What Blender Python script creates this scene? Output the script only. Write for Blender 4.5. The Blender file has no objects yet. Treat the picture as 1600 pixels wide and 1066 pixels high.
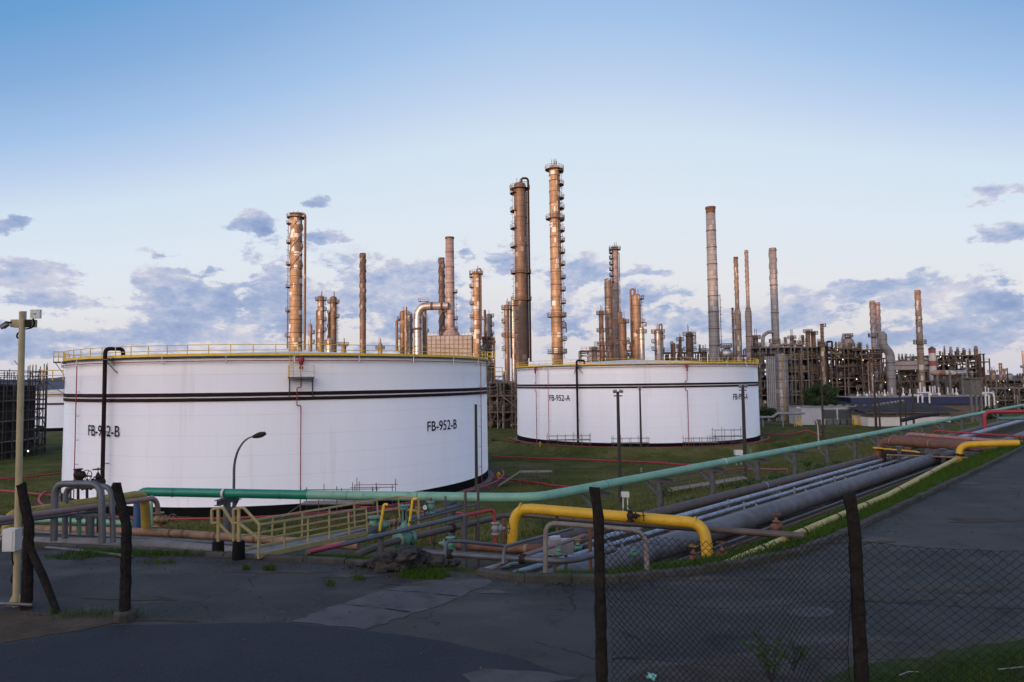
import bpy, bmesh, math, random
import numpy as np
from mathutils import Vector, Matrix
random.seed(7)
rng = np.random.default_rng(11)
R_ = math.radians
sc = bpy.context.scene
COL = sc.collection
# ------------------------------------------------------------------ camera
CAM = Vector((0, 0, 12.4)); FP = 1600 * 24.0 / 36.0
PITCH = math.atan(62 / FP); ROLL = 0.0125
fwd = Vector((0, math.cos(PITCH), math.sin(PITCH)))
r0 = Vector((1, 0, 0)); u0 = Vector((0, -math.sin(PITCH), math.cos(PITCH)))
right = r0 * math.cos(ROLL) - u0 * math.sin(ROLL)
up = u0 * math.cos(ROLL) + r0 * math.sin(ROLL)
cd = bpy.data.cameras.new('camera'); co = bpy.data.objects.new('camera', cd); COL.objects.link(co)
cd.lens = 24; cd.sensor_width = 36; cd.clip_end = 20000; cd.clip_start = 0.1
M = Matrix((right, up, -fwd)).transposed().to_4x4(); M.translation = CAM
co.matrix_world = M
sc.camera = co
# ------------------------------------------------------------------ light
SUN_EL = R_(3.6); SUN_AZ = R_(210)          # azimuth clockwise from +Y: behind the camera, a little to its left
SUNV = Vector((math.sin(SUN_AZ) * math.cos(SUN_EL), math.cos(SUN_AZ) * math.cos(SUN_EL), math.sin(SUN_EL)))
sd = bpy.data.lights.new('sun', 'SUN'); so = bpy.data.objects.new('sun', sd); COL.objects.link(so)
sd.energy = 4.3; sd.angle = R_(1.2); sd.color = (1.0, 0.555, 0.30)
so.rotation_euler = SUNV.to_track_quat('Z', 'Y').to_euler(); so.location = (0, -20, 60)
sc.view_settings.view_transform = 'Standard'; sc.view_settings.look = 'None'
sc.view_settings.exposure = 0.0; sc.view_settings.gamma = 1.0; sc.view_settings.use_curve_mapping = False

def horizon(px): return 595 - 0.0125 * (px - 800)
def world():
    w = bpy.data.worlds.new('World'); sc.world = w; w.use_nodes = True
    nt = w.node_tree; N = nt.nodes; L = nt.links
    N.clear()
    def node(t, **k):
        n = N.new(t)
        for a, b in k.items(): setattr(n, a, b)
        return n
    def val(x, sock):
        if isinstance(x, (int, float)): sock.default_value = x
        else: L.new(x, sock)
    def m(op, a, b=0.0, c=None, clamp=False):
        n = node('ShaderNodeMath', operation=op, use_clamp=clamp)
        val(a, n.inputs[0]); val(b, n.inputs[1])
        if c is not None: val(c, n.inputs[2])
        return n.outputs[0]
    def ramp(x, stops, interp='EASE'):
        r = node('ShaderNodeValToRGB'); L.new(x, r.inputs[0]); cr = r.color_ramp; cr.interpolation = interp
        while len(cr.elements) < len(stops): cr.elements.new(0.5)
        for e, (p, c) in zip(cr.elements, stops):
            e.position = p; e.color = (*c, 1) if len(c) == 3 else c
        return r.outputs[0]
    def mix(f, a, b, mode='MIX'):
        n = node('ShaderNodeMix', data_type='RGBA', blend_type=mode)
        val(f, n.inputs[0]); L.new(a, n.inputs[6]) if not isinstance(a, tuple) else setattr(n.inputs[6], 'default_value', (*a, 1))
        L.new(b, n.inputs[7]) if not isinstance(b, tuple) else setattr(n.inputs[7], 'default_value', (*b, 1))
        return n.outputs[2]
    tc = node('ShaderNodeTexCoord'); sx = node('ShaderNodeSeparateXYZ'); L.new(tc.outputs['Generated'], sx.inputs[0])
    X, Y, Z = sx.outputs
    el = m('ARCSINE', Z); az = m('ARCTAN2', X, Y)
    sky = node('ShaderNodeTexSky', sky_type='NISHITA'); sky.sun_disc = False
    sky.sun_elevation = SUN_EL; sky.sun_rotation = SUN_AZ; sky.altitude = 50; sky.dust_density = 2.0; sky.ozone_density = 2.0
    # clear evening sky by elevation, opposite the sun
    hs = Vector((math.sin(SUN_AZ), math.cos(SUN_AZ)))
    ds = m('ADD', m('MULTIPLY', X, hs.x), m('MULTIPLY', Y, hs.y))
    # corner vignette put into the sky colour, deeper toward both flanks
    deep = m('MULTIPLY_ADD', m('MINIMUM', m('SUBTRACT', 1.0, m('COSINE', m('SUBTRACT', az, R_(5)))), .3), 2.9, 1.0)
    e01 = m('DIVIDE', m('MULTIPLY', el, deep), 1.2, clamp=True)
    base = ramp(e01, [(0.0, (.62, .61, .69)), (0.055, (.71, .68, .71)), (0.12, (.755, .765, .80)), (0.20, (.71, .785, .87)), (0.29, (.64, .75, .86)), (0.352, (.50, .63, .835)), (0.42, (.36, .53, .795)), (0.505, (.245, .42, .705)), (0.61, (.145, .345, .65)), (1.0, (.07, .20, .45))], 'LINEAR')
    # warm glow round the low sun
    glow = m('MULTIPLY', m('POWER', m('MAXIMUM', ds, 0.0), 1.1), m('EXPONENT', m('MULTIPLY', m('ABSOLUTE', Z), -2.2)))
    base = mix(glow, base, (GLOW[0], GLOW[1], GLOW[2]))
    # clouds low over the far horizon
    cv = node('ShaderNodeCombineXYZ'); L.new(az, cv.inputs[0]); L.new(m('MULTIPLY', el, 1.9), cv.inputs[1]); cv.inputs[2].default_value = 3.1
    def noise(scale, detail, rough, dist=0.0, off=None):
        n = node('ShaderNodeTexNoise'); n.inputs['Scale'].default_value = scale; n.inputs['Detail'].default_value = detail
        n.inputs['Roughness'].default_value = rough; n.inputs['Distortion'].default_value = dist
        if off:
            v = node('ShaderNodeVectorMath', operation='ADD'); L.new(cv.outputs[0], v.inputs[0]); v.inputs[1].default_value = off
            L.new(v.outputs[0], n.inputs['Vector'])
        else: L.new(cv.outputs[0], n.inputs['Vector'])
        return n.outputs['Fac']
    n1 = noise(12, 10, .6, .2); n2 = noise(46, 7, .65, 0.3, (5, 2, 1)); n3 = noise(9, 4, .5, 0.0, (1, 7, 4))
    blobs = [(25, 437, 85, 20, 1), (112, 472, 75, 14, 1), (12, 350, 34, 11, .9), (262, 396, 26, 5, .8), (305, 425, 66, 6, .75), (243, 460, 38, 28, 1),
             (335, 482, 78, 38, 1), (440, 455, 62, 44, 1), (610, 475, 80, 46, 1.05), (300, 522, 150, 17, .95), (395, 348, 26, 12, .8), (490, 315, 16, 14, .7), (500, 370, 40, 7, .75),
             (728, 398, 16, 18, .85), (785, 402, 30, 20, .95), (905, 432, 38, 20, .95), (620, 412, 30, 14, .8), (915, 505, 80, 28, .9), (1050, 460, 60, 8, .8), (1085, 500, 55, 26, .85), (985, 425, 50, 6, .6),
             (1245, 500, 74, 28, 1), (1360, 452, 60, 11, .9), (1440, 470, 60, 26, 1), (1545, 465, 42, 28, 1.05), (1572, 298, 32, 12, .9), (1590, 362, 32, 12, .9), (1490, 522, 120, 24, .9), (60, 530, 120, 16, .95), (720, 510, 80, 20, .8),
             (150, 500, 60, 9, .7), (1330, 540, 200, 12, .6), (560, 548, 300, 9, .6), (90, 556, 160, 10, .8), (1150, 545, 160, 12, .7), (420, 505, 110, 22, .95), (660, 440, 60, 30, .9), (1500, 492, 60, 26, .95), (960, 470, 60, 18, .8), (1400, 535, 160, 16, .8)]
    wa = m('MULTIPLY_ADD', m('SUBTRACT', noise(22, 7, .62, 0.0, (3, 4, 9)), .5), .085, az); we = m('MULTIPLY_ADD', m('SUBTRACT', noise(22, 7, .62, 0.0, (11, 2, 6)), .5), .042, el)
    acc = None
    for bx, by, rx, ry, wt in blobs:
        rx *= 1.28; ry *= 1.35; a0 = math.atan((bx - 800) / FP); c0 = math.cos(a0); e0 = math.atan((horizon(bx) - by) / FP * c0)
        ra = rx / FP * c0 * c0; re = ry / FP * c0
        dx = m('MULTIPLY', m('SUBTRACT', wa, a0), 1 / ra); dy = m('MULTIPLY', m('SUBTRACT', we, e0), 1 / re)
        # flat-ish bases: below the centre the blob falls off faster
        dy = m('MULTIPLY', dy, m('MULTIPLY_ADD', m('LESS_THAN', dy, 0.0), 0.5, 1.0))
        q = m('EXPONENT', m('MULTIPLY', m('ADD', m('MULTIPLY', dx, dx), m('MULTIPLY', dy, dy)), -0.9))
        q = m('MULTIPLY', q, wt)
        acc = q if acc is None else m('MAXIMUM', acc, q)
    # elsewhere round the horizon: loose bank of the same cloud
    away = m('GREATER_THAN', m('ABSOLUTE', az), 0.75)
    bank = m('MULTIPLY', away, m('EXPONENT', m('MULTIPLY', m('POWER', m('MULTIPLY', m('SUBTRACT', el, .09), 12.0), 2.0), -1.0)))
    acc = m('MAXIMUM', acc, m('MULTIPLY', bank, .8))
    gate = m('MULTIPLY', acc, 3.0, clamp=True)
    dens = m('ADD', m('MULTIPLY', acc, 0.62), m('MULTIPLY', gate, m('MULTIPLY_ADD', m('SUBTRACT', n1, .5), 1.75, m('MULTIPLY', m('SUBTRACT', n2, .5), .95))))
    mr = node('ShaderNodeMapRange', interpolation_type='SMOOTHSTEP'); L.new(dens, mr.inputs[0])
    mr.inputs[1].default_value = .13; mr.inputs[2].default_value = .36; mr.inputs[3].default_value = 0; mr.inputs[4].default_value = .95
    cf = m('MULTIPLY', mr.outputs[0], m('GREATER_THAN', el, -0.002))
    tone = m('ADD', m('MULTIPLY_ADD', m('SUBTRACT', n3, .5), 1.6, .36), m('ADD', m('MULTIPLY', m('SUBTRACT', dens, .4), .9), m('MULTIPLY', m('SUBTRACT', n2, .5), .5)), clamp=True)
    ccol = ramp(tone, [(0.0, (.64, .62, .71)), (0.28, (.49, .53, .69)), (0.58, (.33, .415, .63)), (1.0, (.21, .30, .54))], 'LINEAR')
    lowf = m('SUBTRACT', 1.0, m('DIVIDE', el, .10), clamp=True)
    ccol = mix(m('MULTIPLY', lowf, .35), ccol, (.42, .48, .66))
    base = mix(cf, base, ccol)
    # below the horizon
    base = mix(m('LESS_THAN', el, -0.004), base, (.10, .11, .13))
    b10 = mix(1.0, base, (10.0, 10.0, 10.0), 'MULTIPLY')
    tot = mix(1.0, b10, mix(1.0, sky.outputs[0], (NISH, NISH, NISH), 'MULTIPLY'), 'ADD')
    bg = node('ShaderNodeBackground'); bg.inputs[1].default_value = SKYS; L.new(tot, bg.inputs[0])
    out = node('ShaderNodeOutputWorld'); L.new(bg.outputs[0], out.inputs[0])
SKYS = 0.1; NISH = 0.12; GLOW = (7.0, 5.7, 5.1)
world()

# ------------------------------------------------------------------ projections used to measure the photograph
def ray(px, py): return fwd * FP + right * (px - 800) - up * (py - 533)
def PZ(px, py, z):
    d = ray(px, py); return CAM + d * ((z - CAM.z) / d.z)
def PD(px, py, dep):
    d = ray(px, py); return CAM + d * (dep / d.y)
ZR = 7.95                                     # road level
DR = Vector((.7071, .7071)); NR = Vector((-.7071, .7071)); B0 = Vector((0.8, 29.2))
def C(s, n, z=0):                             # along / across the pipe corridor on the right
    p = B0 + DR * s + NR * n; return Vector((p.x, p.y, z))
KP = [(-160, 42), (-60, 27.5), (-25, 21.3), (-12, 19.0), (-6.4, 17.6), (-2.0, 16.6), (0.2, 15.4), (2.3, 15.25), (5.5, 16.4), (7.4, 17.6), (10.0, 20.1), (13.7, 23.9), (24.9, 35.3), (32.1, 42.8), (90, 101.2), (300, 311)]
KPa = np.array(KP, float)
def kerb_u(x, y):                             # signed distance from the kerb, positive beyond it
    x = np.asarray(x, float); y = np.asarray(y, float)
    best = np.full(x.shape, 1e9); sg = np.zeros(x.shape)
    for a, b in zip(KPa[:-1], KPa[1:]):
        ab = b - a; l2 = ab @ ab
        t = np.clip(((x - a[0]) * ab[0] + (y - a[1]) * ab[1]) / l2, 0, 1)
        dx = x - a[0] - t * ab[0]; dy = y - a[1] - t * ab[1]
        d = np.hypot(dx, dy); s = np.sign(ab[0] * dy - ab[1] * dx)
        m = d < best - 1e-9
        best = np.where(m, d, best); sg = np.where(m, s, sg)
    return best * sg
TU = [-1e4, -.4, 0.25, 1.0, 2.3, 3.2, 4.6, 8, 13, 16, 22, 34, 44, 1e4]
TZ = [7.85, 7.85, 7.90, 7.74, 7.38, 6.95, 6.3, 5.75, 5.2, 4.5, 3.2, .8, 0, 0]
def fbm(x, y, s=1.0):
    return (np.sin(x * .9 * s + 1.3 * np.sin(y * .7 * s)) + .6 * np.sin(y * 1.7 * s + 2 * np.sin(x * 1.1 * s + .5)) + .4 * np.sin(x * 3.1 * s - y * 2.3 * s)) / 2
def terr(x, y):
    x = np.asarray(x, float); y = np.asarray(y, float)
    u = kerb_u(x, y); z = np.interp(u, TU, TZ)
    far = np.clip((u - 1) / 6, 0, 1)
    z = z + .10 * far * fbm(x, y, .8) * np.clip(1.4 - u / 60, .2, 1)
    # low bund in front of the farther tank
    q = np.hypot(x - 25.8, y - 145.7); z = z + 1.3 * np.exp(-((q - 34) / 2.6) ** 2) * (y < 150) * (u > 44)
    # ground in the plant beyond the tanks to the right rises a little
    return z
def T(x, y): return float(terr(np.array([x]), np.array([y]))[0])
def G(px, py):                                # where the line of sight meets the terrain
    d = ray(px, py); t = np.linspace(4, 500, 12000) / d.y
    x = CAM.x + d.x * t; y = CAM.y + d.y * t; z = CAM.z + d.z * t
    h = terr(x, y); i = np.argmax(z <= h)
    return Vector((x[i], y[i], h[i]))

# ------------------------------------------------------------------ materials
MATS = {}
def mat(name, c1, c2=None, rough=.6, metal=0., scale=2., bump=0., lo=.35, hi=.65, stretch=(1, 1, 1), c3=None, s3=.6, t3=(.6, .72), emit=None, estr=0, bscale=None, detail=6, stretch3=None, spec=.5):
    if name in MATS: return MATS[name]
    m = bpy.data.materials.new(name); m.use_nodes = True; MATS[name] = m
    nt = m.node_tree; N = nt.nodes; L = nt.links; p = N['Principled BSDF']
    p.inputs['Roughness'].default_value = rough; p.inputs['Metallic'].default_value = metal
    p.inputs['Base Color'].default_value = (*c1, 1)
    p.inputs['Specular IOR Level'].default_value = spec
    if emit:
        p.inputs['Emission Color'].default_value = (*emit, 1); p.inputs['Emission Strength'].default_value = estr
    tc = N.new('ShaderNodeTexCoord')
    def noise(sc_, st, det=detail):
        mp = N.new('ShaderNodeMapping'); mp.inputs['Scale'].default_value = st; L.new(tc.outputs['Object'], mp.inputs[0])
        n = N.new('ShaderNodeTexNoise'); n.inputs['Scale'].default_value = sc_; n.inputs['Detail'].default_value = det; n.inputs['Roughness'].default_value = .6
        L.new(mp.outputs[0], n.inputs['Vector']); return n.outputs['Fac']
    def rng_(x, a, b):
        r = N.new('ShaderNodeMapRange'); L.new(x, r.inputs[0]); r.inputs[1].default_value = a; r.inputs[2].default_value = b; return r.outputs[0]
    col = None
    if c2:
        mx = N.new('ShaderNodeMix'); mx.data_type = 'RGBA'; L.new(rng_(noise(scale, stretch), lo, hi), mx.inputs[0])
        mx.inputs[6].default_value = (*c1, 1); mx.inputs[7].default_value = (*c2, 1); col = mx.outputs[2]
    if c3:
        mx = N.new('ShaderNodeMix'); mx.data_type = 'RGBA'; L.new(rng_(noise(s3, stretch3 or stretch, 8), *t3), mx.inputs[0])
        if col: L.new(col, mx.inputs[6])
        else: mx.inputs[6].default_value = (*c1, 1)
        mx.inputs[7].default_value = (*c3, 1); col = mx.outputs[2]
    if col: L.new(col, p.inputs['Base Color'])
    if bump:
        b = N.new('ShaderNodeBump'); b.inputs['Strength'].default_value = bump; b.inputs['Distance'].default_value = .02
        L.new(noise(bscale or scale * 4, (1, 1, 1)), b.inputs['Height']); L.new(b.outputs[0], p.inputs['Normal'])
    return m
# ------------------------------------------------------------------ mesh builder
WL = {}                                        # world location of every thing / part origin
class MB:
    def __init__(s): s.v = []; s.f = []; s.s = []
    def add(s, vs, fs, smooth=False):
        o = len(s.v); s.v += [tuple(v) for v in vs]
        for f in fs: s.f.append(tuple(i + o for i in f)); s.s.append(smooth)
        return s
    def box(s, c, size, rot=None):
        c = Vector(c); hx, hy, hz = size[0] / 2, size[1] / 2, size[2] / 2
        vs = [Vector((x, y, z)) for x in (-hx, hx) for y in (-hy, hy) for z in (-hz, hz)]
        if rot is not None: vs = [rot @ v for v in vs]
        return s.add([c + v for v in vs], [(0, 1, 3, 2), (4, 6, 7, 5), (0, 4, 5, 1), (2, 3, 7, 6), (0, 2, 6, 4), (1, 5, 7, 3)])
    def beam(s, a, b, w, h=None):
        a = Vector(a); b = Vector(b); d = b - a; l = d.length
        if l < 1e-6: return s
        z = d / l; x = Vector((0, 0, 1)).cross(z)
        if x.length < 1e-3: x = Vector((1, 0, 0))
        x.normalize(); y = z.cross(x); h = h or w
        rot = Matrix((x, y, z)).transposed()
        return s.box((a + b) / 2, (w, h, l), rot)
    def tube(s, pts, r, n=8, br=None, caps=True, smooth=True, closed=False):
        pts = [Vector(p) for p in pts]
        if br: pts = fillet(pts, br)
        k = len(pts); rs = r if isinstance(r, (list, tuple)) else [r] * k
        vs = []; fs = []; ref = None
        for i in range(k):
            if closed: t = pts[(i + 1) % k] - pts[i - 1]
            else: t = pts[min(i + 1, k - 1)] - pts[max(i - 1, 0)]
            t.normalize()
            if ref is None:
                ref = Vector((0, 0, 1)).cross(t)
                if ref.length < .01: ref = Vector((1, 0, 0)).cross(t)
            ref = (ref - t * ref.dot(t)).normalized(); b = t.cross(ref)
            for j in range(n):
                a = 2 * math.pi * j / n
                vs.append(pts[i] + (ref * math.cos(a) + b * math.sin(a)) * rs[i])
        for i in range(k if closed else k - 1):
            i2 = (i + 1) % k
            for j in range(n):
                j2 = (j + 1) % n
                fs.append((i * n + j, i * n + j2, i2 * n + j2, i2 * n + j))
        s.add(vs, fs, smooth and n > 4)
        if caps and not closed:
            s.add(vs[:n], [tuple(range(n - 1, -1, -1))]); s.add(vs[-n:], [tuple(range(n))])
        return s
    def lathe(s, c, prof, n=24, a0=0, a1=2 * math.pi, smooth=True, axis=None):
        c = Vector(c); full = abs(a1 - a0 - 2 * math.pi) < 1e-6; m = n if full else n + 1
        rot = None
        if axis is not None: rot = Vector(axis).to_track_quat('Z', 'Y').to_matrix()
        vs = []
        for r, z in prof:
            for j in range(m):
                a = a0 + (a1 - a0) * j / n
                p = Vector((r * math.sin(a), r * math.cos(a), z))
                vs.append(c + (rot @ p if rot is not None else p))
        fs = []
        for i in range(len(prof) - 1):
            for j in range(n):
                j2 = (j + 1) % m if full else j + 1
                fs.append((i * m + j, (i + 1) * m + j, (i + 1) * m + j2, i * m + j2))
        return s.add(vs, fs, smooth)
    def arc(s, c, R, z, a0, a1, r, n=40, m=6):
        return s.tube([(c[0] + R * math.sin(a0 + (a1 - a0) * i / n), c[1] + R * math.cos(a0 + (a1 - a0) * i / n), z) for i in range(n + 1)], r, m)
    def build(s, name, material, parent=None, loc=None):
        if not s.v: return None
        me = bpy.data.meshes.new(name); o = bpy.data.objects.new(name, me); COL.objects.link(o)
        base = WL[parent.name] if parent is not None else (Vector(loc) if loc is not None else None)
        if base is None:
            a = np.array(s.v); base = Vector(((a[:, 0].min() + a[:, 0].max()) / 2, (a[:, 1].min() + a[:, 1].max()) / 2, a[:, 2].min()))
        a = np.array(s.v, float) - np.array(base)
        me.from_pydata(a.tolist(), [], s.f)
        me.polygons.foreach_set('use_smooth', s.s)
        me.materials.append(material)
        if parent is not None: o.parent = parent
        else: o.location = base
        WL[o.name] = base
        me.update()
        return o
def fillet(pts, br, n=5):
    out = [pts[0]]
    for i in range(1, len(pts) - 1):
        p = pts[i]; a = pts[i - 1] - p; b = pts[i + 1] - p
        la, lb = a.length, b.length
        if la < 1e-5 or lb < 1e-5: continue
        a /= la; b /= lb; k = min(br, la * .48, lb * .48)
        ang = a.angle(b)
        if ang > 3.05: out.append(p); continue
        for j in range(n + 1):
            t = j / n
            out.append(p + a * k * (1 - t) ** 2 + b * k * t * t)
    out.append(pts[-1]); return out
def thing(name, label, cat, loc, group=None):
    o = bpy.data.objects.new(name, None); COL.objects.link(o); o.location = loc; WL[o.name] = Vector(loc)
    o.empty_display_size = .3
    return tag(o, label, cat, group)
def tag(o, label, cat, group=None):
    o['label'] = label; o['category'] = cat
    if group: o['group'] = group
    return o
def struct(o, kind='structure'): o['kind'] = kind; return o
ORD = ['first', 'second', 'third', 'fourth', 'fifth', 'sixth', 'seventh', 'eighth', 'ninth', 'tenth', 'eleventh', 'twelfth', 'thirteenth', 'fourteenth', 'fifteenth', 'sixteenth', 'seventeenth', 'eighteenth', 'nineteenth', 'twentieth', 'twenty-first', 'twenty-second', 'twenty-third', 'twenty-fourth']

# palette
m_white = mat('tank white paint', (.82, .82, .83), (.765, .765, .78), rough=.35, scale=.35, stretch=(1, 1, .10), lo=.3, hi=.75, c3=(.58, .555, .53), s3=.55, t3=(.60, .86), stretch3=(1.5, 1.5, .07))
m_roof = mat('tank roof white', (.62, .63, .65), (.52, .53, .55), rough=.45, scale=.4)
m_brownpaint = mat('dark brown paint', (.017, .008, .009), (.026, .013, .013), rough=.7, scale=1, spec=.12)
m_black = mat('black bitumen', (.004, .004, .005), (.008, .008, .008), rough=.8, scale=2, spec=.08)
m_yellow = mat('yellow paint', (.78, .50, .03), (.66, .42, .03), rough=.45, scale=3, c3=(.25, .15, .04), s3=5, t3=(.66, .75))
m_brightyellow = mat('bright yellow pipe paint', (.62, .37, .012), (.47, .27, .012), rough=.5, scale=1.6, bump=.12, c3=(.20, .115, .03), s3=4.5, t3=(.62, .8), lo=.3, hi=.7)
m_paleyellow = mat('faded yellow pipe paint', (.46, .37, .12), (.36, .28, .08), rough=.55, scale=2, c3=(.2, .15, .06), s3=4, t3=(.58, .72))
m_mustard = mat('weathered mustard paint', (.38, .26, .03), (.26, .165, .03), rough=.6, scale=2.5, c3=(.09, .06, .03), s3=5, t3=(.6, .75))
m_cream = mat('cream rail paint', (.36, .29, .13), (.27, .215, .09), rough=.5, scale=4)
m_beige = mat('beige mast paint', (.42, .35, .20), (.34, .28, .15), rough=.5, scale=3)
m_red = mat('fire water red paint', (.34, .022, .035), (.24, .02, .03), rough=.5, scale=2)
m_pink = mat('faded pink paint', (.34, .15, .14), (.24, .12, .10), rough=.6, scale=2, c3=(.16, .085, .06), s3=2, t3=(.55, .7))
m_mauve = mat('mauve pink paint', (.30, .17, .16), (.22, .13, .12), rough=.6, scale=2)
m_emerald = mat('emerald green paint', (.006, .20, .12), (.006, .16, .10), rough=.4, scale=1.5)
m_mint = mat('mint green paint', (.19, .39, .28), (.145, .31, .225), rough=.5, scale=1.1, bump=.08, c3=(.11, .185, .14), s3=2.6, t3=(.57, .8))
m_valve = mat('valve green paint', (.10, .25, .185), (.07, .17, .13), rough=.5, scale=6, c3=(.10, .06, .03), s3=9, t3=(.58, .7))
m_blue = mat('blue paint', (.02, .07, .18), (.02, .05, .13), rough=.5)
m_steel = mat('grey painted steel', (.115, .118, .128), (.075, .077, .083), rough=.5, metal=.3, scale=2)
m_silver = mat('galvanised silver cladding', (.46, .49, .55), (.25, .27, .32), rough=.5, metal=.6, scale=3, bump=.04)
m_bluegrey = mat('blue grey pipe', (.12, .127, .148), (.08, .08, .09), rough=.5, metal=.3, scale=2)
m_insul = mat('grey insulation jacket', (.15, .15, .163), (.095, .092, .097), rough=.6, metal=.15, scale=1.6, bump=.12, c3=(.22, .17, .13), s3=1.2, t3=(.6, .8))
m_concpipe = mat('pale grey pipe wrap', (.175, .17, .175), (.125, .12, .12), rough=.75, scale=1.8, bump=.1, c3=(.20, .14, .11), s3=.9, t3=(.6, .8))
m_brownpipe = mat('brown grey pipe', (.10, .076, .068), (.07, .053, .047), rough=.6, scale=2.5, c3=(.07, .05, .045), s3=2, t3=(.55, .75))
m_rust = mat('rusty brown pipe', (.16, .07, .04), (.10, .045, .03), rough=.7, scale=2.5, bump=.1, c3=(.24, .12, .08), s3=1.4, t3=(.55, .75))
m_tan = mat('tan rust pipe', (.30, .19, .12), (.22, .13, .08), rough=.7, scale=2, c3=(.16, .09, .06), s3=1.5, t3=(.5, .7))
m_dark = mat('dark iron', (.018, .016, .015), (.032, .021, .017), rough=.7, scale=6, spec=.2)
m_brass = mat('weathered brass', (.30, .20, .09), (.18, .10, .05), rough=.5, metal=.5, scale=8)
m_timber = mat('dark weathered concrete post', (.014, .012, .011), (.028, .024, .022), rough=1, scale=9, bump=.9, c3=(.055, .048, .043), s3=14, t3=(.6, .75), spec=.05)
m_pole = mat('old timber pole', (.045, .038, .032), (.028, .024, .021), rough=.9, scale=5, stretch=(3, 3, .3))
m_conc = mat('weathered concrete', (.15, .14, .13), (.10, .093, .088), rough=.9, scale=2.5, bump=.3, c3=(.05, .05, .045), s3=1.6, t3=(.55, .75))
m_kerb = mat('kerb concrete', (.075, .07, .066), (.045, .042, .04), rough=.95, scale=3, bump=.5, c3=(.03, .04, .015), s3=1.2, t3=(.5, .7), spec=.2)
m_wire = mat('dark fence wire', (.010, .011, .014), (.018, .015, .015), rough=.8, scale=4, spec=.1)
m_scaf = mat('scaffold tube', (.11, .095, .085), (.06, .05, .045), rough=.6, metal=.3, scale=2)
m_plank = mat('scaffold planks', (.24, .22, .19), (.15, .14, .12), rough=.8, scale=2)
m_lampgrey = mat('lamp housing', (.25, .26, .27), (.18, .18, .19), rough=.5)
m_whitebox = mat('white enclosure paint', (.62, .62, .60), (.52, .52, .50), rough=.5)
m_lit = mat('lit lamp', (1, .95, .85), emit=(1, .93, .8), estr=5)
m_litwarm = mat('lit warm lamp', (1, .8, .4), emit=(1, .72, .28), estr=3.2)
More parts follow.
